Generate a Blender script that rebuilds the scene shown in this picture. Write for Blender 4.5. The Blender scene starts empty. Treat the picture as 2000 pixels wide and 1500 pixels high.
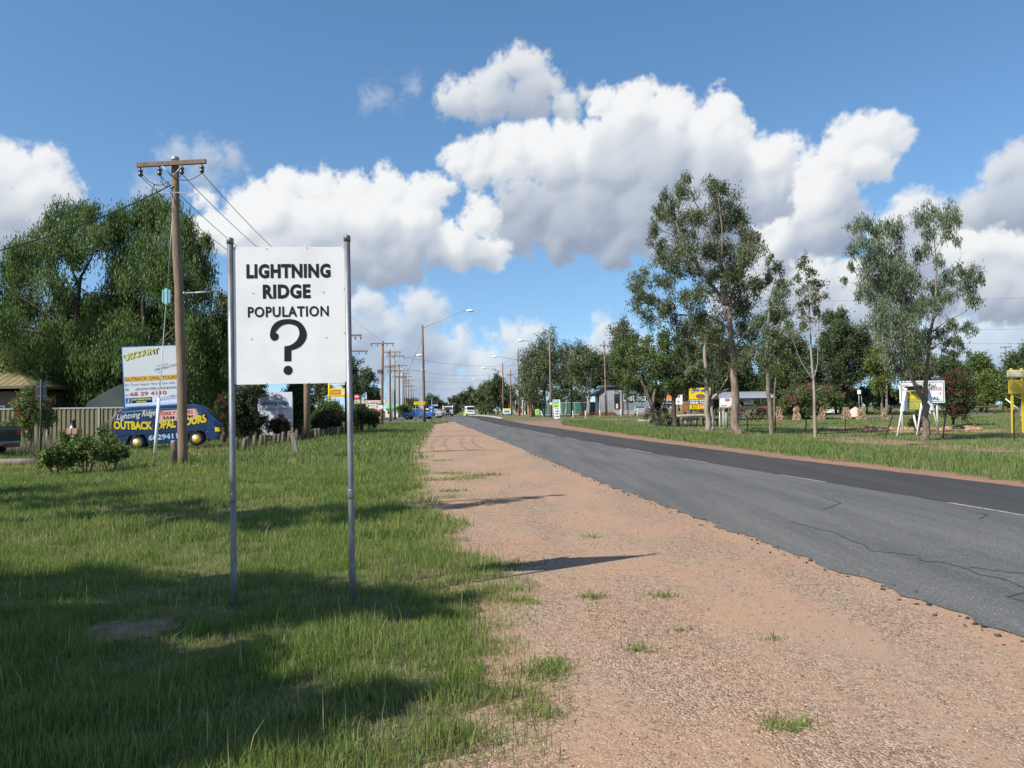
import bpy, bmesh, math, random
import numpy as np
from mathutils import Vector, Matrix

R = math.radians
RNG = np.random.default_rng(7)
random.seed(7)
SC = bpy.context.scene
COL = SC.collection

# ------------------------------------------------------------------ camera
FPX = 1570.0                       # focal length in pixels of the 2000 px wide photograph
CAM_H = 1.6
PITCH = math.atan(50.0 / FPX)
ROLL = R(0.72)
cam_data = bpy.data.cameras.new('camera')
cam_data.sensor_width = 36.0
cam_data.lens = 36.0 * FPX / 2000.0
cam_data.clip_start = 0.1
cam_data.clip_end = 6000
cam = bpy.data.objects.new('camera', cam_data)
COL.objects.link(cam)
CAM_M = Matrix.Translation((0, 0, CAM_H)) @ Matrix.Rotation(R(90) + PITCH, 4, 'X') @ Matrix.Rotation(-ROLL, 4, 'Z')
cam.matrix_world = CAM_M
SC.camera = cam

# ------------------------------------------------------------------ exposure
SC.view_settings.view_transform = 'Standard'
SC.view_settings.look = 'None'
SC.view_settings.gamma = 1.0
SC.view_settings.use_curve_mapping = False
SC.view_settings.exposure = 0.58
SC.cycles.max_bounces = 6
SC.cycles.transparent_max_bounces = 8
SC.cycles.caustics_reflective = False
SC.cycles.caustics_refractive = False

# ------------------------------------------------------------------ sun: behind the camera on the left
SUN_EL, SUN_DIR = R(41), Vector((-0.826, -0.563, 0)).normalized()
sun_vec = Vector((SUN_DIR.x * math.cos(SUN_EL), SUN_DIR.y * math.cos(SUN_EL), math.sin(SUN_EL)))
sd = bpy.data.lights.new('sun', 'SUN')
sd.energy = 4.6
sd.angle = R(0.53)
sd.color = (1.0, 0.955, 0.88)
sun = bpy.data.objects.new('sun', sd)
sun.rotation_euler = (-sun_vec).to_track_quat('-Z', 'Y').to_euler()
sun.location = (-30, -20, 40)
COL.objects.link(sun)


# ------------------------------------------------------------------ world: Nishita sky with cumulus clouds
def vnoise(x, y, seed):
    """tiling-free value noise on arrays"""
    xi = np.floor(x).astype(np.int64); yi = np.floor(y).astype(np.int64)
    fx = x - xi; fy = y - yi
    fx = fx * fx * fx * (fx * (fx * 6 - 15) + 10); fy = fy * fy * fy * (fy * (fy * 6 - 15) + 10)
    tab = np.random.default_rng(seed).random((256, 256))
    a = tab[yi & 255, xi & 255]; b = tab[yi & 255, (xi + 1) & 255]
    c = tab[(yi + 1) & 255, xi & 255]; d = tab[(yi + 1) & 255, (xi + 1) & 255]
    return (a + (b - a) * fx) * (1 - fy) + (c + (d - c) * fx) * fy


def fbm(x, y, seed, octaves=4, gain=0.5):
    s = 0; a = 1.0; t = 0
    for k in range(octaves):
        s = s + a * vnoise(x * 2 ** k, y * 2 ** k, seed + k); t += a; a *= gain
    return s / t


def sstep(a, b, x):
    t = np.clip((x - a) / (b - a), 0, 1)
    return t * t * (3 - 2 * t)


def blur(a, n, axis):
    if n < 1:
        return a
    pad = [(0, 0), (0, 0)]; pad[axis] = (n + 1, n)
    c = np.cumsum(np.pad(a, pad, mode='edge'), axis=axis)
    if axis == 0:
        return (c[2 * n + 1:] - c[:-2 * n - 1]) / (2 * n + 1)
    return (c[:, 2 * n + 1:] - c[:, :-2 * n - 1]) / (2 * n + 1)


def blur2(a, n):
    for _ in range(2):
        a = blur(blur(a, n, 0), n, 1)
    return a


def px_dir(px, py):
    v = CAM_M.to_3x3() @ Vector(((px - 1000) / FPX, (750 - py) / FPX, -1))
    return v.normalized()


def px_azel(px, py):
    v = px_dir(px, py)
    return math.degrees(math.atan2(v.x, v.y)), math.degrees(math.asin(v.z))


PXDEG = 0.0365      # degrees of sky in one pixel of the photograph


def cloud_layers(groups, W, H, az0, az1, el0, el1, to_azel):
    """composites cumulus groups over a patch of sky; returns alpha and brightness (row 0 at the horizon)"""
    AZ, EL = np.meshgrid(np.linspace(az0, az1, W), np.linspace(el0, el1, H))
    U = AZ / PXDEG; V = EL / PXDEG
    step = (el1 - el0) / H / PXDEG
    alpha = np.zeros((H, W)); bright = np.full((H, W), 0.85)
    for gi, (blobs, gain, top, soft, dens, flat) in enumerate(groups):
        cs = [(*to_azel(b[0], b[1]), b[2]) for b in blobs]
        lo_u = min(c[0] / PXDEG - c[2] * 1.8 for c in cs) - 30; hi_u = max(c[0] / PXDEG + c[2] * 1.8 for c in cs) + 30
        lo_v = min(c[1] / PXDEG - c[2] * 1.8 for c in cs) - 30; hi_v = max(c[1] / PXDEG + c[2] * 1.8 for c in cs) + 30
        i0 = max(0, int(np.searchsorted(U[0], lo_u))); i1 = min(W, int(np.searchsorted(U[0], hi_u)))
        j0 = max(0, int(np.searchsorted(V[:, 0], lo_v))); j1 = min(H, int(np.searchsorted(V[:, 0], hi_v)))
        if i1 - i0 < 4 or j1 - j0 < 4:
            continue
        u = U[j0:j1, i0:i1]; v = V[j0:j1, i0:i1]
        wu = u + 38 * (fbm(u / 60, v / 60, 11 + gi, 3) - .5) + 4 * (fbm(u / 13, v / 13, 311 + gi, 2) - .5)
        wv = v + 38 * (fbm(u / 60, v / 60, 51 + gi, 3) - .5) + 4 * (fbm(u / 13, v / 13, 351 + gi, 2) - .5)
        s = np.full(u.shape, -1e3); hgt = np.zeros(u.shape)
        for (a, e, r) in cs:
            cu, cv = a / PXDEG, e / PXDEG
            dv = wv - cv
            dv = np.where(dv < 0, dv * flat, dv)          # flatter bases
            d = np.sqrt((wu - cu) ** 2 + dv ** 2)
            s = np.maximum(s, r - d)
            hgt = np.maximum(hgt, np.sqrt(np.clip(r * r - d * d, 0, None)))
        bil = np.abs(fbm(u / 34, v / 34, 91 + gi, 4, .55) - .5) * 2
        bil2 = np.abs(fbm(u / 11, v / 11, 191 + gi, 3, .6) - .5) * 2
        det = fbm(u / 20, v / 20, 131 + gi, 5, .62) - .5
        s = s + 4 + (0.34 - bil) * 19 + (.36 - bil2) * 8 + det * (4 + 36 * soft)
        m = sstep(-2 - 9 * soft, 6 + 24 * soft, s) * dens
        h = blur2(hgt, 4) * .5 + np.clip(s, 0, 60) * .3 + (1 - bil) * 7 * np.clip(s / 25, 0, 1) + (1 - bil2) * 2.2 * np.clip(s / 14, 0, 1)
        h = blur2(h, 3)
        gy, gx = np.gradient(h, step)
        nz = 1 / np.sqrt(1 + gx * gx + gy * gy)
        lam = np.clip((-(gx) * -.42 + -(gy) * .62 + .66) * nz, 0, 1)
        above = np.cumsum((m > .3)[::-1], axis=0)[::-1] * step
        above = blur2(np.minimum(above, 400.).astype(float), 5)
        depth = np.exp(-np.clip(above - top, 0, None) / 88.)
        lowfreq = fbm(u / 120, v / 75, 231 + gi, 4)
        lam = np.clip(lam * 1.25, 0, 1)
        b = gain * (0.22 * lam + 0.78 * (0.30 + .70 * depth)) + (lowfreq - .5) * .34 * (1 - depth * .8)
        b = .62 * blur2(b, 2) + .38 * blur2(b, 8)
        A = alpha[j0:j1, i0:i1]; B = bright[j0:j1, i0:i1]
        na = m + A * (1 - m)
        B[:] = np.where(na > 1e-4, (b * m + B * A * (1 - m)) / np.maximum(na, 1e-4), B)
        A[:] = na
    return alpha, np.clip(bright, 0, 1)


def sky_image(name, alpha, bright):
    h, w = alpha.shape
    im = bpy.data.images.new(name, w, h, alpha=True, float_buffer=False)
    im.colorspace_settings.name = 'Non-Color'
    im.alpha_mode = 'CHANNEL_PACKED'
    px = np.ones((h, w, 4), np.float32)
    px[..., 0] = alpha; px[..., 1] = bright
    im.pixels.foreach_set(px.ravel())
    im.update(); im.pack()
    return im


def build_world():
    G = []
    # (blobs, brightness, depth of the white top, softness, density, base flattening)
    G.append(([(x, y, r) for x, y, r in [(820, 600, 34), (850, 622, 34), (800, 650, 44), (760, 640, 40), (720, 600, 40), (845, 690, 46), (780, 705, 50), (900, 672, 26), (905, 700, 34),
              (870, 725, 44), (940, 705, 34), (960, 740, 50), (1000, 662, 32), (1032, 660, 34), (1012, 695, 44), (1183, 645, 24), (1212, 655, 24), (900, 765, 55), (820, 765, 55), (740, 725, 48),
              (720, 665, 48), (1180, 690, 40), (1240, 700, 40), (660, 640, 50), (600, 640, 60)]], .93, 26, .9, .85, 1.5))
    G.append(([(1500, 575, 70), (1600, 560, 66), (1650, 610, 60), (1640, 655, 56), (1560, 640, 56), (1450, 560, 50), (1420, 600, 40), (1700, 560, 60), (1750, 600, 50), (1780, 425, 44), (1750, 450, 44), (1820, 430, 40), (1850, 480, 50),
              (1800, 520, 60), (1840, 590, 60), (1720, 650, 60)], .97, 30, .6, .95, 1.4))
    G.append(([(1930, 655, 44), (1985, 640, 46), (1880, 655, 40), (2040, 640, 60), (1860, 700, 60), (1960, 700, 60), (2060, 700, 60), (1780, 680, 60)], .92, 16, .9, .8, 1.6))
    G.append(([(1920, 500, 58), (1985, 480, 56), (1875, 492, 38), (2050, 480, 70), (1960, 560, 46), (1935, 590, 44), (2000, 590, 55), (2070, 570, 60)], 1.0, 60, .45, 1, 1.35))
    G.append(([(1962, 340, 40), (1998, 315, 42), (2050, 320, 60), (1925, 410, 44), (1975, 405, 46), (2030, 400, 60), (1905, 418, 30)], .82, 25, .7, .97, 1.5))
    G.append(([(1672, 265, 38), (1712, 258, 42), (1742, 276, 28), (1650, 315, 44), (1590, 345, 42), (1565, 385, 42), (1620, 395, 60), (1560, 435, 50), (1650, 420, 44), (1505, 445, 40),
              (1690, 325, 46), (1540, 470, 46), (1620, 460, 50), (1500, 500, 50)], 1.0, 90, .45, 1, 1.3))
    G.append(([(1180, 215, 32), (1248, 218, 50), (1318, 224, 50), (1395, 240, 54), (1432, 262, 40), (1105, 262, 32), (1045, 278, 34), (1000, 310, 50), (1100, 330, 74), (1200, 320, 86), (1300, 320, 86),
              (1410, 330, 84), (1495, 320, 56), (1530, 285, 28), (1010, 400, 46), (1050, 430, 56), (1150, 420, 80), (1260, 420, 80), (1380, 420, 80), (960, 430, 32), (1000, 470, 40), (1100, 480, 36),
              (1200, 486, 38), (1480, 390, 60), (1300, 486, 40), (1400, 500, 50)], 1.03, 58, .38, 1, 1.25))
    G.append(([(905, 322, 36), (950, 308, 40), (990, 330, 44), (935, 335, 30)], .98, 70, .5, 1, 1.2))
    G.append(([(895, 200, 42), (960, 162, 42), (1030, 138, 44), (1068, 165, 34), (880, 212, 26), (960, 205, 48), (1040, 195, 52), (1105, 208, 30), (1010, 222, 26), (1146, 184, 12)], .9, 30, .6, .97, 1.4))
    G.append(([(560, 372, 36), (622, 372, 42), (690, 388, 46), (760, 378, 46), (815, 392, 46), (858, 376, 26), (500, 402, 38), (460, 404, 30), (540, 432, 60), (640, 450, 74), (740, 450, 74), (820, 450, 60),
              (890, 470, 40), (936, 432, 30), (936, 398, 18), (480, 462, 60), (560, 500, 60), (680, 510, 60), (780, 505, 56), (880, 500, 46), (945, 500, 40), (440, 445, 40), (400, 385, 16), (640, 560, 40),
              (400, 455, 40), (740, 545, 34), (560, 580, 60)], 1.02, 76, .38, 1, 1.25))
    G.append(([(10, 335, 42), (45, 345, 42), (98, 326, 26), (112, 370, 32), (62, 390, 50), (20, 420, 60), (-50, 380, 70), (0, 470, 44), (70, 440, 44), (-120, 440, 90)], .96, 70, .5, 1, 1.3))
    G.append(([(740, 186, 22), (722, 200, 14), (800, 182, 9), (772, 206, 9)], .85, 30, 1.2, .38, 1))
    G.append(([(348, 308, 24), (400, 312, 24), (444, 316, 20), (300, 370, 26), (390, 345, 30)], .78, 12, 1.1, .6, 1.2))
    a1, b1 = cloud_layers(G, 2000, 900, -50, 50, -1, 44, px_azel)
    # the same kind of sky goes on all round, outside the picture
    rg = np.random.default_rng(3)
    G2 = []
    for k in range(46):
        az = rg.uniform(-180, 180); el = 3 + 30 * rg.random() ** 1.5
        if abs(az) < 58 and el < 46:
            continue
        n = rg.integers(8, 18); w = rg.uniform(4, 12)
        G2.append(([(az + w * rg.normal() * .8, el + abs(rg.normal()) * w * .25, rg.uniform(25, 75)) for _ in range(n)], rg.uniform(.88, 1.0), 60, .5, 1, 1.4))
    a2, b2 = cloud_layers(G2, 1800, 300, -180, 180, -1, 59, lambda a, e: (a, e))
    win = sstep(50, 58, np.abs(np.linspace(-180, 180, 1800)))[None, :]
    i1, i2 = sky_image('cloud_field', a1, b1), sky_image('cloud_field_around', a2 * win, b2)

    world = bpy.data.worlds.new('World'); SC.world = world
    world.use_nodes = True
    nt = world.node_tree; N = nt.nodes; L = nt.links
    N.clear()
    out = N.new('ShaderNodeOutputWorld'); bg = N.new('ShaderNodeBackground'); bg.inputs['Strength'].default_value = 0.1
    sky = N.new('ShaderNodeTexSky'); sky.sky_type = 'NISHITA'; sky.sun_disc = False
    sky.sun_elevation = SUN_EL; sky.sun_rotation = math.atan2(SUN_DIR.x, SUN_DIR.y)
    sky.altitude = 170; sky.air_density = 1.0; sky.dust_density = 0.35; sky.ozone_density = 1.2

    def math_(op, a, b=None):
        n = N.new('ShaderNodeMath'); n.operation = op
        for k, v in enumerate((a, b)):
            if v is None:
                continue
            if isinstance(v, (int, float)):
                n.inputs[k].default_value = v
            else:
                L.new(v, n.inputs[k])
        return n.outputs[0]
    tc = N.new('ShaderNodeTexCoord'); sep = N.new('ShaderNodeSeparateXYZ'); L.new(tc.outputs['Generated'], sep.inputs[0])
    nz = N.new('ShaderNodeTexNoise'); nz.inputs['Scale'].default_value = 90; nz.inputs['Detail'].default_value = 3
    L.new(tc.outputs['Generated'], nz.inputs['Vector'])
    az = math_('ARCTAN2', sep.outputs[0], sep.outputs[1])
    el = math_('ARCSINE', sep.outputs[2])
    jit = math_('MULTIPLY', math_('SUBTRACT', nz.outputs['Fac'], .5), R(.35))

    def patch(im, az0, az1, el0, el1):
        u = math_('DIVIDE', math_('SUBTRACT', math_('ADD', az, jit), R(az0)), R(az1 - az0))
        v = math_('DIVIDE', math_('SUBTRACT', math_('ADD', el, jit), R(el0)), R(el1 - el0))
        c = N.new('ShaderNodeCombineXYZ'); L.new(u, c.inputs[0]); L.new(v, c.inputs[1])
        t = N.new('ShaderNodeTexImage'); t.image = im; t.extension = 'CLIP'; t.interpolation = 'Cubic'
        L.new(c.outputs[0], t.inputs['Vector'])
        s = N.new('ShaderNodeSeparateColor'); L.new(t.outputs['Color'], s.inputs[0])
        return s.outputs[0], s.outputs[1]
    lift = N.new('ShaderNodeVectorMath'); lift.operation = 'MULTIPLY_ADD'
    lift.inputs[1].default_value = (1, 1, .92); lift.inputs[2].default_value = (0, 0, .11)
    L.new(tc.outputs['Generated'], lift.inputs[0]); L.new(lift.outputs[0], sky.inputs['Vector'])
    hs = N.new('ShaderNodeHueSaturation'); hs.inputs['Hue'].default_value = 0.497; hs.inputs['Saturation'].default_value = SKY_SAT; hs.inputs['Value'].default_value = SKY_VAL
    L.new(sky.outputs[0], hs.inputs['Color'])
    cur = hs.outputs[0]
    for im, args in ((i1, (-50, 50, -1, 44)), (i2, (-180, 180, -1, 59))):
        a, b = patch(im, *args)
        ramp = N.new('ShaderNodeValToRGB')
        e = ramp.color_ramp.elements
        e[0].position = 0.30; e[0].color = (.28, .335, .44, 1)
        e[1].position = 1.0; e[1].color = (.80, .81, .82, 1)
        for p, c in ((.55, (.42, .47, .56)), (.78, (.60, .64, .69)), (.93, (.76, .775, .79))):
            k = e.new(p); k.color = (*c, 1)
        L.new(b, ramp.inputs[0])
        sc = N.new('ShaderNodeVectorMath'); sc.operation = 'SCALE'; sc.inputs['Scale'].default_value = CLOUD_GAIN
        L.new(ramp.outputs[0], sc.inputs[0])
        mx = N.new('ShaderNodeMix'); mx.data_type = 'RGBA'
        L.new(a, mx.inputs['Factor']); L.new(cur, mx.inputs['A']); L.new(sc.outputs[0], mx.inputs['B'])
        cur = mx.outputs['Result']
    L.new(cur, bg.inputs['Color']); L.new(bg.outputs[0], out.inputs['Surface'])


SKY_SAT, SKY_VAL, CLOUD_GAIN = 1.18, 1.18, 7.6
build_world()


# ------------------------------------------------------------------ terrain height and picture-to-ground helpers
YS = np.array([-120, -60, -30] + [float(v) for v in range(-10, 340, 5)] + [400, 500, 700, 1000, 1600, 3000.])
HS = 0.5 * sstep(75, 135, YS) - 1.6 * sstep(150, 330, YS)


def hz(y):
    return float(np.interp(y, YS, HS))


def at(px, d):
    """ground point at forward distance d below picture column px"""
    v = px_dir(px, 800 - (px - 1000) * math.tan(ROLL))
    return Vector((v.x / v.y * d, d, hz(d)))


def ground(px, py):
    """ground point seen at a picture position"""
    v = px_dir(px, py)
    d = 50.0
    for _ in range(30):
        d = (CAM_H - hz(d)) / max(-v.z / v.y, 1e-4)
        d = min(d, 160)
    return Vector((v.x / v.y * d, d, hz(d)))


def above(px, py, d):
    """point seen at a picture position, at forward distance d"""
    v = px_dir(px, py)
    return Vector((0, 0, CAM_H)) + v * (d / v.y)


# ------------------------------------------------------------------ materials
MATS = {}


def mat(name, col, rough=0.75, metal=0.0, col2=None, scale=8.0, detail=4, bump=0.0, bscale=40.0, stretch=(1, 1, 1), trans=0.0, island=0.0, lo=.35, hi=.65, spec=0.35, coat=0.0, coords='Object', streak=None):
    if name in MATS:
        return MATS[name]
    m = bpy.data.materials.new(name); m.use_nodes = True
    nt = m.node_tree; N = nt.nodes; L = nt.links
    p = N['Principled BSDF']
    p.inputs['Base Color'].default_value = (*col, 1)
    p.inputs['Roughness'].default_value = rough
    p.inputs['Metallic'].default_value = metal
    p.inputs['Specular IOR Level'].default_value = spec
    if coat:
        p.inputs['Coat Weight'].default_value = coat; p.inputs['Coat Roughness'].default_value = .08
    src = None
    if col2 is not None or bump:
        tc = N.new('ShaderNodeTexCoord'); mp = N.new('ShaderNodeMapping'); mp.inputs['Scale'].default_value = stretch
        L.new(tc.outputs[coords], mp.inputs[0])
    if col2 is not None:
        nz = N.new('ShaderNodeTexNoise'); nz.inputs['Scale'].default_value = scale; nz.inputs['Detail'].default_value = detail
        L.new(mp.outputs[0], nz.inputs['Vector'])
        r = N.new('ShaderNodeValToRGB'); r.color_ramp.elements[0].position = lo; r.color_ramp.elements[1].position = hi
        r.color_ramp.elements[0].color = (*col, 1); r.color_ramp.elements[1].color = (*col2, 1)
        L.new(nz.outputs['Fac'], r.inputs[0]); src = r.outputs[0]
    if island:
        g = N.new('ShaderNodeNewGeometry'); hs = N.new('ShaderNodeHueSaturation')
        mr = N.new('ShaderNodeMapRange'); mr.inputs['To Min'].default_value = 1 - island; mr.inputs['To Max'].default_value = 1 + island
        L.new(g.outputs['Random Per Island'], mr.inputs[0]); L.new(mr.outputs[0], hs.inputs['Value'])
        mr2 = N.new('ShaderNodeMapRange'); mr2.inputs['To Min'].default_value = .5 - island * .05; mr2.inputs['To Max'].default_value = .5 + island * .045
        mlt = N.new('ShaderNodeMath'); mlt.operation = 'FRACT'; ml0 = N.new('ShaderNodeMath'); ml0.operation = 'MULTIPLY'; ml0.inputs[1].default_value = 17.3
        L.new(g.outputs['Random Per Island'], ml0.inputs[0]); L.new(ml0.outputs[0], mlt.inputs[0]); L.new(mlt.outputs[0], mr2.inputs[0]); L.new(mr2.outputs[0], hs.inputs['Hue'])
        if src is not None:
            L.new(src, hs.inputs['Color'])
        else:
            hs.inputs['Color'].default_value = (*col, 1)
        src = hs.outputs[0]
    if src is not None:
        L.new(src, p.inputs['Base Color'])
    if bump:
        b = N.new('ShaderNodeTexNoise'); b.inputs['Scale'].default_value = bscale; b.inputs['Detail'].default_value = 5
        L.new(mp.outputs[0], b.inputs['Vector'])
        bn = N.new('ShaderNodeBump'); bn.inputs['Strength'].default_value = bump; bn.inputs['Distance'].default_value = .02
        L.new(b.outputs['Fac'], bn.inputs['Height']); L.new(bn.outputs[0], p.inputs['Normal'])
    if trans:
        t = N.new('ShaderNodeBsdfTranslucent'); mx = N.new('ShaderNodeMixShader'); mx.inputs[0].default_value = trans
        if src is not None:
            L.new(src, t.inputs['Color'])
        else:
            t.inputs['Color'].default_value = (*col, 1)
        L.new(p.outputs[0], mx.inputs[1]); L.new(t.outputs[0], mx.inputs[2])
        L.new(mx.outputs[0], N['Material Output'].inputs['Surface'])
    MATS[name] = m
    return m


WHITE = mat('white_paint', (.78, .78, .76), .5, col2=(.70, .70, .68), scale=3)
BLACK = mat('black_paint', (.012, .012, .014), .5)
GALV = mat('galvanised_steel', (.26, .27, .28), .50, .6, col2=(.15, .16, .17), scale=14, bump=.15, bscale=60, stretch=(1, 1, .25), lo=.3, hi=.7)
WOODP = mat('weathered_pole_wood', (.17, .118, .082), .85, col2=(.27, .20, .145), scale=9, bump=.6, bscale=60, stretch=(6, 6, .35), spec=.15)
WOODG = mat('grey_timber', (.17, .15, .125), .9, col2=(.28, .25, .21), scale=8, bump=.6, bscale=40, stretch=(4, 4, .5), spec=.1)
WOODR = mat('reddish_pole_wood', (.16, .085, .055), .85, col2=(.26, .16, .11), scale=7, bump=.4, bscale=50, stretch=(6, 6, .3), spec=.15)
GREENP = mat('greenish_treated_pole', (.20, .23, .17), .85, col2=(.29, .31, .24), scale=7, stretch=(5, 5, .3), spec=.15)
PALEP = mat('pale_concrete_pole', (.42, .44, .44), .8, col2=(.52, .53, .52), scale=4)
CERAM = mat('insulator_ceramic', (.07, .05, .045), .25, spec=.6)
GLASSI = mat('glass_insulator', (.25, .48, .50), .15, spec=.8)
CABLE = mat('cable_black', (.03, .032, .036), .6)
STEEL = mat('dull_steel', (.30, .31, .32), .5, .6)
TYRE = mat('tyre_rubber', (.018, .018, .018), .85, col2=(.035, .032, .03), scale=20)
GLASSD = mat('dark_vehicle_glass', (.015, .018, .022), .08, spec=.9)
CHROME = mat('chrome', (.65, .65, .66), .18, 1.0)
YELLOW = mat('yellow_paint', (.78, .56, .02), .45)
LAMPG = mat('lamp_lens', (.72, .72, .68), .3)


# ------------------------------------------------------------------ objects, parts, tags
def link(o):
    COL.objects.link(o)
    return o


def tag(o, label=None, cat=None, group=None, kind=None):
    if label: o['label'] = label
    if cat: o['category'] = cat
    if group: o['group'] = group
    if kind: o['kind'] = kind
    return o


def thing(name, label, cat, loc=(0, 0, 0), rz=0.0, group=None, rot=None):
    o = link(bpy.data.objects.new(name, None))
    o.empty_display_size = .3
    o.location = loc; o.rotation_euler = rot if rot else (0, 0, rz)
    return tag(o, label, cat, group)


def copy_tree(o, loc=None, rz=None, label=None):
    c = link(o.copy())
    for ch in list(o.children):
        k = link(ch.copy()); k.parent = c
        for g in ch.children:
            q = link(g.copy()); q.parent = k
    if loc is not None: c.location = loc
    if rz is not None: c.rotation_euler = (0, 0, rz)
    if label: c['label'] = label
    return c


def fast_mesh(name, verts, faces, smooth=False):
    """verts Nx3 array, faces MxK array (all the same size)"""
    me = bpy.data.meshes.new(name)
    verts = np.ascontiguousarray(verts, np.float32); faces = np.ascontiguousarray(faces, np.int32)
    n, k = faces.shape
    me.vertices.add(len(verts)); me.vertices.foreach_set('co', verts.ravel())
    me.loops.add(n * k); me.loops.foreach_set('vertex_index', faces.ravel())
    me.polygons.add(n)
    me.polygons.foreach_set('loop_start', np.arange(0, n * k, k, dtype=np.int32))
    me.polygons.foreach_set('loop_total', np.full(n, k, np.int32))
    if smooth:
        me.polygons.foreach_set('use_smooth', np.ones(n, bool))
    me.update(calc_edges=True)
    return me


def place(name, me, m, parent=None, loc=None, rot=None):
    if isinstance(m, (list, tuple)):
        for x in m: me.materials.append(x)
    elif m is not None:
        me.materials.append(m)
    o = link(bpy.data.objects.new(name, me))
    if parent is not None: o.parent = parent
    if loc is not None: o.location = loc
    if rot is not None: o.rotation_euler = rot
    return o


class MB:
    """collects simple solids and links them as one mesh object"""
    def __init__(s):
        s.v = []; s.f = []; s.sm = []

    def add(s, vs, fs, smooth=False):
        b = len(s.v)
        s.v += [tuple(v) for v in vs]
        for f in fs:
            s.f.append(tuple(b + i for i in f)); s.sm.append(smooth)
        return s

    def box(s, c, size, rot=None, taper=1.0):
        x, y, z = (k / 2 for k in size)
        vs = [Vector((sx * x * (taper if sz > 0 else 1), sy * y * (taper if sz > 0 else 1), sz * z)) for sz in (-1, 1) for sy in (-1, 1) for sx in (-1, 1)]
        if rot is not None:
            q = Matrix.Rotation(rot[0], 3, 'X') if False else (Matrix.Rotation(rot[2], 3, 'Z') @ Matrix.Rotation(rot[1], 3, 'Y') @ Matrix.Rotation(rot[0], 3, 'X'))
            vs = [q @ v for v in vs]
        c = Vector(c)
        return s.add([v + c for v in vs], [(0, 2, 3, 1), (4, 5, 7, 6), (0, 1, 5, 4), (2, 6, 7, 3), (0, 4, 6, 2), (1, 3, 7, 5)])

    def tube(s, pts, radii, sides=8, caps=True, smooth=True, squash=None):
        pts = [Vector(p) for p in pts]
        if isinstance(radii, (int, float)): radii = [radii] * len(pts)
        vs = []; up = None
        for i, p in enumerate(pts):
            t = (pts[min(i + 1, len(pts) - 1)] - pts[max(i - 1, 0)]).normalized()
            if up is None:
                up = t.orthogonal().normalized()
            up = (up - t * up.dot(t)).normalized(); w = t.cross(up)
            for k in range(sides):
                a = 2 * math.pi * k / sides
                vs.append(p + (up * math.cos(a) + w * math.sin(a)) * radii[i])
        fs = []
        for i in range(len(pts) - 1):
            for k in range(sides):
                a = i * sides + k; b = i * sides + (k + 1) % sides
                fs.append((a, b, b + sides, a + sides))
        s.add(vs, fs, smooth)
        if caps:
            b = len(s.v) - len(vs)
            s.f.append(tuple(b + k for k in reversed(range(sides)))); s.sm.append(False)
            s.f.append(tuple(b + (len(pts) - 1) * sides + k for k in range(sides))); s.sm.append(False)
        return s

    def lathe(s, prof, c=(0, 0, 0), axis='Z', sides=16, smooth=True):
        """prof: (radius, height) pairs"""
        c = Vector(c); vs = []
        for r, h in prof:
            for k in range(sides):
                a = 2 * math.pi * k / sides
                x, y = r * math.cos(a), r * math.sin(a)
                vs.append(c + (Vector((x, y, h)) if axis == 'Z' else Vector((x, h, y)) if axis == 'Y' else Vector((h, x, y))))
        fs = []
        for i in range(len(prof) - 1):
            for k in range(sides):
                a = i * sides + k; b = i * sides + (k + 1) % sides
                fs.append((a, b, b + sides, a + sides))
        n = len(prof) - 1
        fs.append(tuple(reversed(range(sides)))); fs.append(tuple(n * sides + k for k in range(sides)))
        return s.add(vs, fs, smooth)

    def prism(s, poly, y0, y1):
        """outline in x,z extruded along y"""
        n = len(poly)
        vs = [(x, y0, z) for x, z in poly] + [(x, y1, z) for x, z in poly]
        fs = [(i, (i + 1) % n, n + (i + 1) % n, n + i) for i in range(n)]
        fs += [tuple(reversed(range(n))), tuple(n + i for i in range(n))]
        return s.add(vs, fs)

    def flat(s, poly, y):
        return s.add([(x, y, z) for x, z in poly], [tuple(range(len(poly)))])

    def build(s, name, m, parent=None, loc=None, rot=None, bevel=0.0, segs=2):
        me = bpy.data.meshes.new(name)
        me.from_pydata(s.v, [], s.f)
        me.polygons.foreach_set('use_smooth', s.sm)
        me.update()
        bm = bmesh.new(); bm.from_mesh(me)
        bmesh.ops.recalc_face_normals(bm, faces=bm.faces)
        if bevel:
            es = [e for e in bm.edges if len(e.link_faces) == 2 and e.calc_face_angle(0) > .5]
            bmesh.ops.bevel(bm, geom=es, offset=bevel, segments=segs, affect='EDGES', profile=.5, clamp_overlap=True)
        bm.to_mesh(me); bm.free()
        return place(name, me, m, parent, loc, rot)


TEXTS = {}


def text_shape(s, bold=0.0, shear=0.0, space=1.0):
    key = (s, bold, shear, space)
    if key not in TEXTS:
        c = bpy.data.curves.new('lettering', 'FONT')
        c.body = s; c.offset = bold; c.shear = shear; c.resolution_u = 3; c.space_character = space; c.fill_mode = 'FRONT'
        o = bpy.data.objects.new('lettering', c)
        me = o.to_mesh()
        v = np.empty(len(me.vertices) * 3, np.float32); me.vertices.foreach_get('co', v); v = v.reshape(-1, 3)[:, :2].copy()
        f = [tuple(p.vertices) for p in me.polygons]
        o.to_mesh_clear(); bpy.data.objects.remove(o); bpy.data.curves.remove(c)
        TEXTS[key] = (v, f)
    return TEXTS[key]


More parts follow.
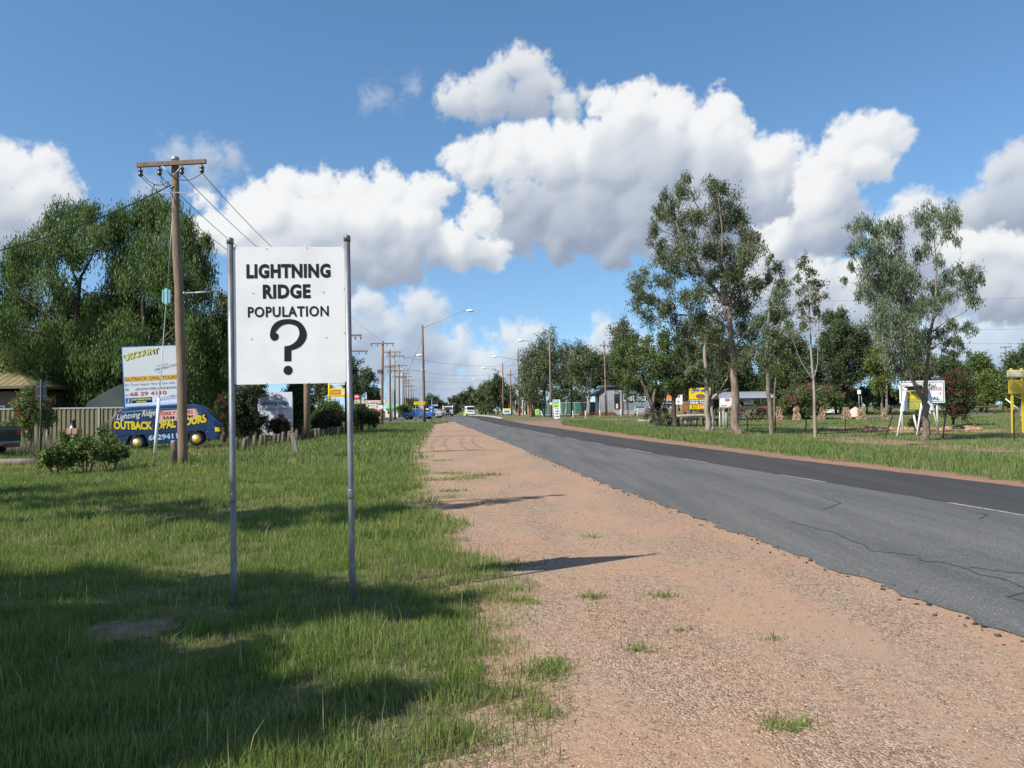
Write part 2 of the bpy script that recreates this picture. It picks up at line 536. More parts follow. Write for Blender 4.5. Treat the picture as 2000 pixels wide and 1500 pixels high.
def letters(parent, s, m, x0, z0, w, h, y, bold=0.0, shear=0.0, rise=0.0, warp=None, space=1.0, name='lettering'):
    """flat lettering in the x,z plane of a thing, facing -y: lower left corner x0,z0, size w,h, on the plane y"""
    v, f = text_shape(s, bold, shear, space)
    lo = v.min(0); hi = v.max(0)
    u = (v - lo) / np.maximum(hi - lo, 1e-6)
    if warp is not None:
        P = np.array([warp(a, b) for a, b in u])
        X = x0 + P[:, 0] * w; Z = z0 + P[:, 1] * h
    else:
        X = x0 + u[:, 0] * w; Z = z0 + u[:, 1] * h
    Z = Z + rise * (X - x0)
    me = bpy.data.meshes.new(name)
    me.from_pydata([(a, y, b) for a, b in zip(X.tolist(), Z.tolist())], [], f)
    me.update()
    return place(name, me, m, parent)


def patch(parent, poly, m, y, name='panel'):
    return MB().flat(poly, y).build(name, m, parent)


def rect(x0, z0, x1, z1):
    return [(x0, z0), (x1, z0), (x1, z1), (x0, z1)]


def oval(cx, cz, rx, rz, n=24, a0=0.0, a1=2 * math.pi):
    return [(cx + rx * math.cos(a0 + (a1 - a0) * k / n), cz + rz * math.sin(a0 + (a1 - a0) * k / n)) for k in range(n)]


# ------------------------------------------------------------------ the setting: ground, road, verges
def edge_grass(y):      # where the grass gives way to gravel on the left of the road
    return np.interp(y, [-20, 0, 3.6, 4.9, 6.8, 8.1, 10.4, 13.7, 19.6, 32, 51, 87, 100], [1.2, .35, .15, .28, .12, -.02, -.66, -1.3, -2.0, -3.35, -5.2, -8.4, -7.0])


def road_l(y):
    return np.interp(y, [-60, -10, 0, 5.4, 8.8, 17.7, 36.9, 67.9, 126, 260, 700], [10.5, 5.2, 4.1, 3.45, 3.0, 1.85, -.1, -3.4, -10.3, -25.8, -77])


def road_r(y):
    return np.interp(y, [-60, -10, 5, 15.3, 24.9, 43.7, 64.4, 126, 260, 700], [20, 12.9, 11.0, 9.7, 8.15, 5.9, 3.95, -3.4, -18.5, -69])


def shoulder_r(y):
    return road_r(y) + np.interp(y, [0, 15, 28, 56, 80, 97], [.8, .8, 1.15, 1.8, 3.0, 6.0])


def hzs(y):
    return np.interp(y, YS, HS)


def ribbon(name, fl, fr, ys, zoff, m, cols=1, kind='structure', jl=0.0, jr=0.0, seed=1):
    ys = np.asarray(ys, float)
    L = fl(ys) + jl * (fbm(ys * 3.1, ys * 0 + 3, seed, 3) - .5) * 2 + jl * .6 * (vnoise(ys * 11, ys * 0, seed + 9) - .5)
    Rr = fr(ys) + jr * (fbm(ys * 3.1, ys * 0 + 3, seed + 50, 3) - .5) * 2 + jr * .6 * (vnoise(ys * 11, ys * 0, seed + 59) - .5)
    t = np.linspace(0, 1, cols + 1)
    X = L[:, None] * (1 - t) + Rr[:, None] * t
    Y = np.repeat(ys[:, None], cols + 1, 1); Z = np.repeat((hzs(ys) + zoff)[:, None], cols + 1, 1)
    v = np.stack([X, Y, Z], -1).reshape(-1, 3)
    n = len(ys); c = cols + 1
    i = (np.arange(n - 1)[:, None] * c + np.arange(cols)[None, :]).ravel()
    f = np.stack([i, i + 1, i + 1 + c, i + c], 1)
    o = place(name, fast_mesh(name, v, f), m)
    return tag(o, kind=kind)


def yrange(a, b, near=.12):
    ys = [a]
    while ys[-1] < b:
        ys.append(ys[-1] + max(near, abs(ys[-1]) * .012))
    ys[-1] = b
    return np.unique(np.concatenate([ys, YS[(YS > a) & (YS < b)]]))


def ground_material():
    m = bpy.data.materials.new('grassy_ground'); m.use_nodes = True
    nt = m.node_tree; N = nt.nodes; L = nt.links; p = N['Principled BSDF']
    p.inputs['Roughness'].default_value = .95; p.inputs['Specular IOR Level'].default_value = .1
    tc = N.new('ShaderNodeTexCoord')

    def noise(sc, det=5, rough=.55):
        n = N.new('ShaderNodeTexNoise'); n.inputs['Scale'].default_value = sc; n.inputs['Detail'].default_value = det; n.inputs['Roughness'].default_value = rough
        L.new(tc.outputs['Object'], n.inputs['Vector']); return n.outputs['Fac']

    def ramp(f, stops):
        r = N.new('ShaderNodeValToRGB'); e = r.color_ramp.elements
        e[0].position, e[0].color = stops[0][0], (*stops[0][1], 1); e[1].position, e[1].color = stops[-1][0], (*stops[-1][1], 1)
        for q, c in stops[1:-1]:
            k = e.new(q); k.color = (*c, 1)
        L.new(f, r.inputs[0]); return r.outputs[0]

    def mix(f, a, b, mode='MIX'):
        x = N.new('ShaderNodeMix'); x.data_type = 'RGBA'; x.blend_type = mode
        if isinstance(f, float): x.inputs['Factor'].default_value = f
        else: L.new(f, x.inputs['Factor'])
        L.new(a, x.inputs['A']); L.new(b, x.inputs['B']); return x.outputs['Result']
    green = ramp(noise(2.2, 8, .7), [(.3, (.085, .105, .036)), (.5, (.140, .158, .060)), (.72, (.23, .215, .11))])
    soil = ramp(noise(14, 8, .7), [(.3, (.115, .075, .048)), (.55, (.20, .135, .088)), (.75, (.30, .22, .15))])
    big = ramp(noise(.22, 6, .6), [(.46, (0, 0, 0)), (.64, (1, 1, 1))])
    fine = ramp(noise(5.0, 6, .65), [(.47, (0, 0, 0)), (.62, (1, 1, 1))])
    fac = mix(.45, big, fine, 'MIX')
    grit = ramp(noise(48, 6, .75), [(.34, (.45, .45, .42)), (.52, (1, 1, 1)), (.68, (1.7, 1.6, 1.35))])
    L.new(mix(1.0, mix(fac, green, soil), grit, 'MULTIPLY'), p.inputs['Base Color'])
    bn = N.new('ShaderNodeBump'); bn.inputs['Strength'].default_value = .8; bn.inputs['Distance'].default_value = .05
    L.new(noise(9, 9, .75), bn.inputs['Height']); L.new(bn.outputs[0], p.inputs['Normal'])
    return m


def gravel_material(name, base, light, dark, fine_scale=1.0, grit=.8):
    m = bpy.data.materials.new(name); m.use_nodes = True
    nt = m.node_tree; N = nt.nodes; L = nt.links; p = N['Principled BSDF']
    p.inputs['Roughness'].default_value = .9; p.inputs['Specular IOR Level'].default_value = .15
    tc = N.new('ShaderNodeTexCoord')

    def tex(kind, sc, **kw):
        n = N.new(kind); n.inputs['Scale'].default_value = sc
        for k, v in kw.items():
            n.inputs[k].default_value = v
        L.new(tc.outputs['Object'], n.inputs['Vector']); return n
    vo = tex('ShaderNodeTexVoronoi', 75 * fine_scale); vo2 = tex('ShaderNodeTexVoronoi', 32 * fine_scale)
    sepc = N.new('ShaderNodeSeparateColor'); L.new(vo.outputs['Color'], sepc.inputs[0])
    sep2 = N.new('ShaderNodeSeparateColor'); L.new(vo2.outputs['Color'], sep2.inputs[0])
    r = N.new('ShaderNodeValToRGB'); e = r.color_ramp.elements
    e[0].position = .0; e[0].color = (*dark, 1); e[1].position = 1; e[1].color = (*light, 1)
    for q, c in ((.22, tuple(.5 * (a + b) for a, b in zip(dark, base))), (.45, base), (.75, tuple(.45 * a + .55 * b for a, b in zip(light, base)))):
        k = e.new(q); k.color = (*c, 1)
    L.new(sepc.outputs[0], r.inputs[0])
    r2 = N.new('ShaderNodeValToRGB'); e = r2.color_ramp.elements
    e[0].position = .1; e[0].color = (*dark, 1); e[1].position = .9; e[1].color = (*light, 1); k = e.new(.5); k.color = (*base, 1)
    L.new(sep2.outputs[1], r2.inputs[0])
    mxs = N.new('ShaderNodeMix'); mxs.data_type = 'RGBA'; mxs.inputs['Factor'].default_value = .30
    L.new(r.outputs[0], mxs.inputs['A']); L.new(r2.outputs[0], mxs.inputs['B'])
    # compacted dusty areas between loose stones, drawn out along the road
    mp = N.new('ShaderNodeMapping'); mp.inputs['Scale'].default_value = (1.0, .3, 1); mp.inputs['Rotation'].default_value = (0, 0, R(-6.5)); L.new(tc.outputs['Object'], mp.inputs[0])
    big = N.new('ShaderNodeTexNoise'); big.inputs['Scale'].default_value = .95; big.inputs['Detail'].default_value = 6; big.inputs['Roughness'].default_value = .62
    L.new(mp.outputs[0], big.inputs['Vector'])
    br = N.new('ShaderNodeValToRGB'); br.color_ramp.elements[0].position = .44; br.color_ramp.elements[1].position = .60
    L.new(big.outputs['Fac'], br.inputs[0])
    dusty = N.new('ShaderNodeMix'); dusty.data_type = 'RGBA'; dusty.inputs['B'].default_value = (base[0] * 1.08, base[1] * 1.03, base[2] * 1.0, 1)
    sc = N.new('ShaderNodeMath'); sc.operation = 'MULTIPLY'; sc.inputs[1].default_value = .86; L.new(br.outputs[0], sc.inputs[0])
    L.new(sc.outputs[0], dusty.inputs['Factor']); L.new(mxs.outputs['Result'], dusty.inputs['A'])
    tint = tex('ShaderNodeTexNoise', .6, Detail=5.0)
    tr = N.new('ShaderNodeValToRGB'); tr.color_ramp.elements[0].position = .3; tr.color_ramp.elements[1].position = .7
    tr.color_ramp.elements[0].color = (1.08, .96, .90, 1); tr.color_ramp.elements[1].color = (.94, .98, 1.0, 1); L.new(tint.outputs['Fac'], tr.inputs[0])
    mul = N.new('ShaderNodeMix'); mul.data_type = 'RGBA'; mul.blend_type = 'MULTIPLY'; mul.inputs['Factor'].default_value = 1
    L.new(dusty.outputs['Result'], mul.inputs['A']); L.new(tr.outputs[0], mul.inputs['B'])
    L.new(mul.outputs['Result'], p.inputs['Base Color'])
    inv = N.new('ShaderNodeMath'); inv.operation = 'SUBTRACT'; inv.inputs[0].default_value = 1.05; L.new(sc.outputs[0], inv.inputs[1])
    b = N.new('ShaderNodeBump'); b.inputs['Distance'].default_value = .012; b.invert = True
    st = N.new('ShaderNodeMath'); st.operation = 'MULTIPLY'; st.inputs[1].default_value = grit; L.new(inv.outputs[0], st.inputs[0]); L.new(st.outputs[0], b.inputs['Strength'])
    L.new(vo.outputs['Distance'], b.inputs['Height'])
    b2 = N.new('ShaderNodeBump'); b2.inputs['Strength'].default_value = .35; b2.inputs['Distance'].default_value = .03
    n2 = tex('ShaderNodeTexNoise', 7.0, Detail=8.0, Roughness=.7); L.new(n2.outputs['Fac'], b2.inputs['Height']); L.new(b.outputs[0], b2.inputs['Normal'])
    L.new(b2.outputs[0], p.inputs['Normal'])
    return m


def asphalt_material(name, base, light, rough=.85):
    m = bpy.data.materials.new(name); m.use_nodes = True
    nt = m.node_tree; N = nt.nodes; L = nt.links; p = N['Principled BSDF']
    p.inputs['Roughness'].default_value = rough; p.inputs['Specular IOR Level'].default_value = .25
    tc = N.new('ShaderNodeTexCoord')
    mp = N.new('ShaderNodeMapping'); mp.inputs['Scale'].default_value = (1.3, .10, 1); mp.inputs['Rotation'].default_value = (0, 0, R(-6.5)); L.new(tc.outputs['Object'], mp.inputs[0])
    wear = N.new('ShaderNodeTexNoise'); wear.inputs['Scale'].default_value = 1.2; wear.inputs['Detail'].default_value = 7; wear.inputs['Roughness'].default_value = .65; L.new(mp.outputs[0], wear.inputs['Vector'])
    vo = N.new('ShaderNodeTexVoronoi'); vo.inputs['Scale'].default_value = 90; L.new(tc.outputs['Object'], vo.inputs['Vector'])
    sp = N.new('ShaderNodeSeparateColor'); L.new(vo.outputs['Color'], sp.inputs[0])
    r = N.new('ShaderNodeValToRGB'); r.color_ramp.elements[0].position = .38; r.color_ramp.elements[1].position = .62
    r.color_ramp.elements[0].color = (*base, 1); r.color_ramp.elements[1].color = (*light, 1); L.new(wear.outputs['Fac'], r.inputs[0])
    g = N.new('ShaderNodeValToRGB'); e = g.color_ramp.elements; e[0].color = (.72, .72, .72, 1); e[1].color = (1.25, 1.25, 1.22, 1); e[1].position = .93; k = e.new(.96); k.color = (2.4, 2.35, 2.2, 1)
    L.new(sp.outputs[0], g.inputs[0])
    mx = N.new('ShaderNodeMix'); mx.data_type = 'RGBA'; mx.blend_type = 'MULTIPLY'; mx.inputs['Factor'].default_value = .8
    L.new(r.outputs[0], mx.inputs['A']); L.new(g.outputs[0], mx.inputs['B']); L.new(mx.outputs['Result'], p.inputs['Base Color'])
    b = N.new('ShaderNodeBump'); b.inputs['Strength'].default_value = .5; b.inputs['Distance'].default_value = .008; L.new(vo.outputs['Distance'], b.inputs['Height']); L.new(b.outputs[0], p.inputs['Normal'])
    return m


GROUND = ground_material()
GRAVEL = gravel_material('pinkish_gravel', (.335, .230, .158), (.50, .385, .27), (.15, .10, .07))
REDGRAVEL = gravel_material('red_gravel', (.27, .160, .105), (.42, .29, .20), (.11, .065, .046))
ASPH = asphalt_material('worn_asphalt', (.094, .092, .088), (.132, .128, .120))
ASPHD = asphalt_material('fresh_asphalt', (.044, .042, .040), (.060, .057, .054), .8)
EARTH = mat('bare_earth_brown', (.20, .125, .08), .95, col2=(.32, .22, .15), scale=7, detail=8, bump=.8, bscale=14, spec=.1)
REDEARTH = mat('orange_earth', (.38, .19, .09), .95, col2=(.46, .26, .14), scale=4, detail=8, bump=.8, bscale=9, spec=.1)

# the ground sheet, out to the horizon
xs = np.array([-3000, -600, -150, -60, -30, -15, 0, 15, 30, 60, 150, 600, 3000.])
GX, GY = np.meshgrid(xs, YS)
v = np.stack([GX, GY, np.repeat(HS[:, None], len(xs), 1)], -1).reshape(-1, 3)
i = (np.arange(len(YS) - 1)[:, None] * len(xs) + np.arange(len(xs) - 1)[None, :]).ravel()
tag(place('ground', fast_mesh('ground', v, np.stack([i, i + 1, i + 1 + len(xs), i + len(xs)], 1)), GROUND), kind='structure')

yn = yrange(-10, 100)
ribbon('gravel_shoulder', lambda y: edge_grass(y) - .55, lambda y: road_l(y) + .5, yn, .004, GRAVEL, 3, jl=.30, seed=4)
ribbon('red_gravel_shoulder', lambda y: road_r(y) - .4, shoulder_r, yrange(0, 97), .004, REDGRAVEL, 1, jr=.50, seed=14)
ribbon('side_track', lambda y: road_r(y) - .6, lambda y: y * 0 + 60, yrange(97.5, 103), .008, asphalt_material('track_surface', (.12, .112, .105), (.19, .175, .16)), 4, jr=0, seed=5)
ribbon('cross_street', lambda y: y * 0 - 120, lambda y: road_l(y) + .6, yrange(104, 113), .008, ASPH, 4, seed=6)
yr = yrange(-60, 700)
ribbon('road', road_l, road_r, yr, .012, ASPH, 2, jl=.12, jr=.10, seed=24)
centre = lambda y: road_l(y) + (road_r(y) - road_l(y)) * np.interp(y, [0, 11.7, 31, 60, 120, 400], [.56, .60, .58, .55, .5, .5])
ribbon('fresh_lane', lambda y: centre(y) + .06, lambda y: road_r(y) - .03, yr, .016, ASPHD, 1, jl=.05, jr=.08, seed=74)
LINEP = mat('worn_line_paint', (.40, .38, .33), .7, col2=(.17, .165, .155), scale=26, lo=.45, hi=.60)
for a, b in ((3.2, 6.2), (9.9, 13.0), (16.7, 18.6), (23, 24.9), (28.2, 31.6), (35.5, 38), (41.5, 44.5)):
    ribbon('centre_dash', lambda y: centre(y) - .02, lambda y: centre(y) + .06, yrange(a, b), .020, LINEP, 1, jl=.006, jr=.006, seed=int(a))
ribbon('centre_line', lambda y: centre(y) - .045, lambda y: centre(y) + .045, yrange(48, 135), .020, LINEP, 1, seed=3)

# crack sealant poured on the near lane
SEAL = mat('crack_sealant', (.068, .067, .068), .6)
mb = MB()
for line in ([(170, 640), (250, 665), (390, 705), (480, 715), (560, 760), (640, 790), (720, 820), (730, 850)],
             [(740, 855), (1000, 880), (1090, 890), (1120, 930), (1300, 945), (1450, 985), (1560, 1035), (1700, 1060), (1800, 1095), (1875, 1130), (2050, 1190)],
             [(1480, 975), (1650, 1000), (1875, 1025), (2000, 1040)], [(400, 460), (500, 490), (540, 505), (480, 525), (390, 555)],
             [(1520, 570), (1610, 590), (1540, 620)], [(1900, 1160), (1750, 1195), (1900, 1240)]):
    pts = []
    for k in range(len(line) - 1):
        for t in np.linspace(0, 1, 6, endpoint=False):
            X = line[k][0] * (1 - t) + line[k + 1][0] * t; Y = line[k][1] * (1 - t) + line[k + 1][1] * t
            pts.append(ground(1500 + X * .2667, 850 + (Y + random.uniform(-4, 4)) * .2667))
    vs = []
    for k, q in enumerate(pts):
        t = pts[min(k + 1, len(pts) - 1)] - pts[max(k - 1, 0)]; t.z = 0; t.normalize(); n = Vector((-t.y, t.x, 0)) * random.uniform(.007, .020)
        vs += [(q.x + n.x, q.y + n.y, .0165), (q.x - n.x, q.y - n.y, .0165)]
    mb.add(vs, [(2 * k, 2 * k + 1, 2 * k + 3, 2 * k + 2) for k in range(len(pts) - 1)])
tag(mb.build('crack_sealant', SEAL), kind='structure')


def earth_patch(name, cx, cy, rx, ry, m, zoff=.004, h=0.0, seed=1, n=40):
    vs = [(cx, cy, hz(cy) + zoff + h)]; rings = (.35, .6, .8, 1)
    for q in rings:
        for k in range(n):
            a = 2 * math.pi * k / n
            r = q * (1 + .5 * (float(fbm(np.array([2 + 1.6 * math.cos(a)]), np.array([2 + 1.6 * math.sin(a)]), seed, 3)[0]) - .5) * (1.2 if q > .5 else .4))
            y = cy + ry * r * math.sin(a)
            vs.append((cx + rx * r * math.cos(a), y, hz(y) + zoff + h * (1 - q * q) ** 1.2 + (h * .25 * random.uniform(-1, 1) if q < 1 else 0)))
    fs = [(0, 1 + k, 1 + (k + 1) % n) for k in range(n)]
    for r_ in range(len(rings) - 1):
        for k in range(n):
            a = 1 + r_ * n + k; b = 1 + r_ * n + (k + 1) % n
            fs.append((a, a + n, b + n, b))
    me = bpy.data.meshes.new(name); me.from_pydata(vs, [], fs); me.update()
    me.polygons.foreach_set('use_smooth', [True] * len(me.polygons))
    return tag(place(name, me, m), kind='structure')


def patch_at(name, px0, px1, py0, py1, m, h=0.0, seed=1, zoff=.004):
    a = ground((px0 + px1) / 2, py1); b = ground((px0 + px1) / 2, py0); c = ground((px0 + px1) / 2, (py0 + py1) / 2)
    w = (px1 - px0) / FPX * c.y / 2
    return earth_patch(name, c.x, (a.y + b.y) / 2, w, (b.y - a.y) / 2, m, zoff, h, seed)


patch_at('bare_earth', 345, 450, 868, 893, REDEARTH, 0, 3)
patch_at('bare_earth', 165, 345, 1203, 1255, EARTH, 0, 5, .006)
patch_at('dirt_path', -260, 95, 908, 940, REDEARTH, 0, 9)
patch_at('bare_earth', 1380, 1470, 838, 856, EARTH, 0, 12)
patch_at('bare_earth', 1610, 1770, 852, 872, EARTH, 0, 13)
patch_at('bare_earth', 1820, 1990, 866, 884, EARTH, 0, 15)
patch_at('gravel_forecourt', 1130, 1330, 805, 812.5, REDEARTH, 0, 17)
patch_at('garden_soil', 1680, 1920, 832, 847, REDEARTH, .05, 18)


# ------------------------------------------------------------------ grass
def tuft_noise(x, y):
    return fbm(x * .9, y * .9, 401, 4) * .55 + fbm(x * 3.5, y * 3.5, 431, 2) * .45


BARE = [(-2.84, 6.02, .48, .36), (-.75, 6.55, .55, .10)]


def blades(name, X, Y, H, Wd, m, three=True, seed=1, lean=.45):
    rg = np.random.default_rng(seed); n = len(X)
    a = rg.uniform(0, 2 * np.pi, n); b = rg.uniform(0, 2 * np.pi, n)
    ln = H * lean * np.abs(rg.normal(0, .8, n)).clip(0, 1.6)
    Z = hzs(Y)
    bx, by = np.cos(a) * Wd / 2, np.sin(a) * Wd / 2
    lx, ly = np.cos(b) * ln, np.sin(b) * ln
    if three:
        v = np.empty((n, 5, 3), np.float32)
        v[:, 0] = np.stack([X - bx, Y - by, Z - .01], 1); v[:, 1] = np.stack([X + bx, Y + by, Z - .01], 1)
        v[:, 2] = np.stack([X + bx * .8 + lx * .32, Y + by * .8 + ly * .32, Z + H * .55], 1); v[:, 3] = np.stack([X - bx * .8 + lx * .32, Y - by * .8 + ly * .32, Z + H * .55], 1)
        v[:, 4] = np.stack([X + lx, Y + ly, Z + H * (1 - .18 * (ln / H))], 1)
        f = (np.arange(n)[:, None, None] * 5 + np.array([[0, 1, 2], [0, 2, 3], [3, 2, 4]])[None]).reshape(-1, 3)
    else:
        v = np.empty((n, 3, 3), np.float32)
        v[:, 0] = np.stack([X - bx, Y - by, Z - .01], 1); v[:, 1] = np.stack([X + bx, Y + by, Z - .01], 1)
        v[:, 2] = np.stack([X + lx, Y + ly, Z + H], 1)
        f = np.arange(n * 3).reshape(-1, 3)
    return place(name, fast_mesh(name, v.reshape(-1, 3), f), m)


def grass_material(name, cols, scale):
    m = mat(name, cols[0], .6, col2=cols[1], scale=scale, detail=3, trans=.42, island=.4, lo=.35, hi=.68, spec=.25)
    return m


GRASS = grass_material('green_grass', ((.140, .225, .040), (.235, .280, .080)), .9)
GRASSD = grass_material('dry_grass', ((.27, .245, .12), (.34, .31, .165)), 2.0)
GRASSF = grass_material('far_grass', ((.142, .212, .052), (.215, .248, .092)), .5)


def sow(n, d0, d1, xl, xr, seed, p=1.5):
    """scatter points so that nearer ground is denser; xl/xr are functions of distance"""
    rg = np.random.default_rng(seed)
    u = rg.random(n)
    q = 2 - p + 1e-6
    d = (d0 ** q + u * (d1 ** q - d0 ** q)) ** (1 / q)
    a, b = xl(d), xr(d)
    return a + (b - a) * rg.random(n), d, rg


def keep_left(X, Y, rg, edge_soft=.55):
    e = edge_grass(Y) + .32 * (fbm(Y * 1.3, X * .3, 77, 3) - .5) * 2.4
    k = rg.random(len(X)) < np.clip((e - X) / edge_soft, 0, 1) ** .8
    for cx, cy, rx, ry in BARE:
        dd = ((X - cx) / rx) ** 2 + ((Y - cy) / ry) ** 2
        k &= rg.random(len(X)) < np.clip((dd - .12) * .9, .04, 1)
    t = tuft_noise(X, Y)
    k &= rg.random(len(X)) < np.clip((t - .33) * 5.0, .38, 1)
    return k, t


def grass_all():
    fr = lambda d: -.68 * d - .6
    X, Y, rg = sow(290000, 2.9, 10, fr, lambda d: edge_grass(d) + .45, 1, 1.35)
    k, t = keep_left(X, Y, rg); X, Y, t = X[k], Y[k], t[k]
    dry = rg.random(len(X)) < np.clip(.12 + (.50 - t) * 1.4 + .16 * (X > edge_grass(Y) - 1.6), .07, .6)
    H = (.028 + .085 * rg.random(len(X)) ** 1.7) * np.clip(.55 + (t - .3) * 2.0, .5, 1.5); Wd = rg.uniform(.0028, .0058, len(X))
    tag(blades('grass', X[~dry], Y[~dry], H[~dry], Wd[~dry], GRASS, True, 2), 'green verge grass between the camera and the two-post sign', 'grass', kind='stuff')
    tag(blades('dry_grass', X[dry], Y[dry], H[dry] * .9, Wd[dry], GRASSD, True, 3, .8), 'straw-coloured blades among the green verge grass', 'grass', kind='stuff')
    # long seed stems
    X, Y, rg = sow(1300, 2.9, 24, fr, lambda d: edge_grass(d), 5, 1.3)
    tag(blades('grass_stems', X, Y, rg.uniform(.13, .30, len(X)), np.full(len(X), .0042) * (1 + Y * .05), GRASSD, True, 6, .5), 'long thin seed stems standing over the verge grass', 'grass', kind='stuff')
    X, Y, rg = sow(230000, 10, 24, fr, lambda d: edge_grass(d) + .5, 8, 1.4)
    k, t = keep_left(X, Y, rg, .8); X, Y, t = X[k], Y[k], t[k]
    H = (.04 + .11 * rg.random(len(X)) ** 1.5) * np.clip(.55 + (t - .3) * 2.0, .5, 1.5); Wd = .006 + .0006 * Y
    dry = rg.random(len(X)) < np.clip(.14 + (.48 - t) * 1.2, .06, .5)
    tag(blades('grass', X[~dry], Y[~dry], H[~dry], Wd[~dry], GRASS, False, 9), 'green verge grass behind the two-post sign', 'grass', kind='stuff')
    tag(blades('dry_grass', X[dry], Y[dry], H[dry], Wd[dry], GRASSD, False, 10, .8), 'straw-coloured blades in the grass behind the two-post sign', 'grass', kind='stuff')
    X, Y, rg = sow(150000, 24, 96, lambda d: np.maximum(-.69 * d - 1, -30 + 0 * d), lambda d: edge_grass(d) + .6, 12, 1.2)
    k, t = keep_left(X, Y, rg, 1.2); X, Y, t = X[k], Y[k], t[k]
    H = (.08 + .16 * rg.random(len(X)) ** 1.5) * np.clip(.5 + (t - .3) * 2.2, .4, 1.5); Wd = .014 + .0008 * Y
    tag(blades('grass', X, Y, H, Wd, GRASSF, False, 13), 'far green grass strip running along the left side of the road', 'grass', kind='stuff')
    # right of the road: lush strip by the shoulder, thinner paddock behind
    X, Y, rg = sow(120000, 13, 97, lambda d: shoulder_r(d) - .25, lambda d: shoulder_r(d) + 5.5, 15, 1.1)
    e = X - shoulder_r(Y); t = tuft_noise(X, Y)
    k = (rg.random(len(X)) < np.clip((e + .25 - .5 * (t - .5)) / .7, 0, 1)) & (rg.random(len(X)) < np.clip((5.5 - e) / 2.5, 0, 1)) & (rg.random(len(X)) < np.clip((t - .25) * 4, .15, 1)) & (X < .70 * Y + 2)
    X, Y, t = X[k], Y[k], t[k]
    H = (.07 + .17 * rg.random(len(X)) ** 1.5) * np.clip(.55 + (t - .3) * 2, .5, 1.5); Wd = .010 + .0007 * Y
    tag(blades('grass', X, Y, H, Wd, GRASSF, False, 16), 'lush green grass strip along the right side of the road', 'grass', kind='stuff')
    X, Y, rg = sow(110000, 20, 130, lambda d: shoulder_r(d) + 3, lambda d: .70 * d + 2, 18, 1.0)
    t = tuft_noise(X * .5, Y * .5); k = (rg.random(len(X)) < np.clip((t - .40) * 5, .12, 1)) & ~((Y > 96.5) & (Y < 104))
    X, Y, t = X[k], Y[k], t[k]
    H = (.05 + .14 * rg.random(len(X)) ** 1.8) * np.clip(.55 + (t - .3) * 2, .5, 1.5); Wd = .012 + .0008 * Y
    tag(blades('grass', X, Y, H, Wd, GRASSF, False, 19), 'thin grass of the paddock under the gum trees', 'grass', kind='stuff')
    # dead straw lying along the ragged edge of the grass
    X, Y, rg = sow(9000, 3.0, 24, lambda d: edge_grass(d) - 1.5, lambda d: edge_grass(d) + .75, 25, 1.4)
    k = rg.random(len(X)) < np.clip((fbm(X * 1.7, Y * 1.2, 611, 3) - .42) * 6, 0, 1); X, Y = X[k], Y[k]
    tag(blades('dead_straw', X, Y, rg.uniform(.012, .03, len(X)), .0030 + .0004 * Y, GRASSD, True, 26, 5.0), 'dead straw lying along the ragged edge between grass and gravel', 'straw', kind='stuff')
    # tufts spreading on to the gravel
    px = [(1160, 1168, 18), (1296, 1167, 13), (1535, 1420, 25), (1155, 1051, 7), (1245, 1272, 14), (880, 925, 40), (905, 935, 40), (935, 930, 26), (960, 928, 22), (870, 938, 40), (1000, 1155, 20), (985, 1105, 40),
          (950, 1112, 40), (1015, 1175, 14), (1040, 1180, 10), (1070, 1300, 26), (1050, 1320, 40), (1060, 1400, 30), (1080, 1310, 12), (880, 960, 30), (860, 900, 20), (875, 972, 26), (940, 985, 10), (1510, 1250, 6), (1330, 1235, 6)]
    xs_, ys_ = [], []
    for x, y, n in px:
        g = ground(x, y); r = .03 + .0014 * n
        r *= np.clip(g.y / 8, .8, 2.2)
        m_ = int(n * 5)
        xs_.append(g.x + RNG.normal(0, r * 1.5, m_)); ys_.append(g.y + RNG.normal(0, r, m_))
    X = np.concatenate(xs_); Y = np.concatenate(ys_)
    tag(blades('grass_tufts', X, Y, RNG.uniform(.02, .09, len(X)), .0040 + .0005 * Y, GRASS, True, 21, 1.3), 'small green grass tufts spreading on to the gravel shoulder', 'grass', kind='stuff')


grass_all()


# ------------------------------------------------------------------ loose stones on the shoulder
def stones(name, X, Y, S, m, seed):
    rg = np.random.default_rng(seed); n = len(X)
    base = np.array([(1, 0, 0), (-1, 0, 0), (0, 1, 0), (0, -1, 0), (0, 0, 1), (0, 0, -1), (.62, .62, .5), (-.6, .65, .45)], float)
    F = np.array([(6, 4, 0), (6, 2, 4), (6, 0, 2), (7, 2, 1), (7, 4, 2), (7, 1, 4), (1, 3, 4), (3, 0, 4), (2, 0, 5), (1, 2, 5), (3, 1, 5), (0, 3, 5)])
    v = base[None] * rg.uniform(.65, 1.25, (n, 8, 1)) * S[:, None, None] * np.stack([rg.uniform(.8, 1.3, n), rg.uniform(.7, 1.1, n), rg.uniform(.45, .8, n)], 1)[:, None, :]
    a = rg.uniform(0, 6.28, n); c, s = np.cos(a)[:, None], np.sin(a)[:, None]
    x = v[..., 0] * c - v[..., 1] * s; y = v[..., 0] * s + v[..., 1] * c
    v = np.stack([x + X[:, None], y + Y[:, None], v[..., 2] + (S * .25)[:, None] + hzs(Y)[:, None] + .004], -1)
    f = (np.arange(n)[:, None, None] * 8 + F[None]).reshape(-1, 3)
    return place(name, fast_mesh(name, v.reshape(-1, 3), f), m)


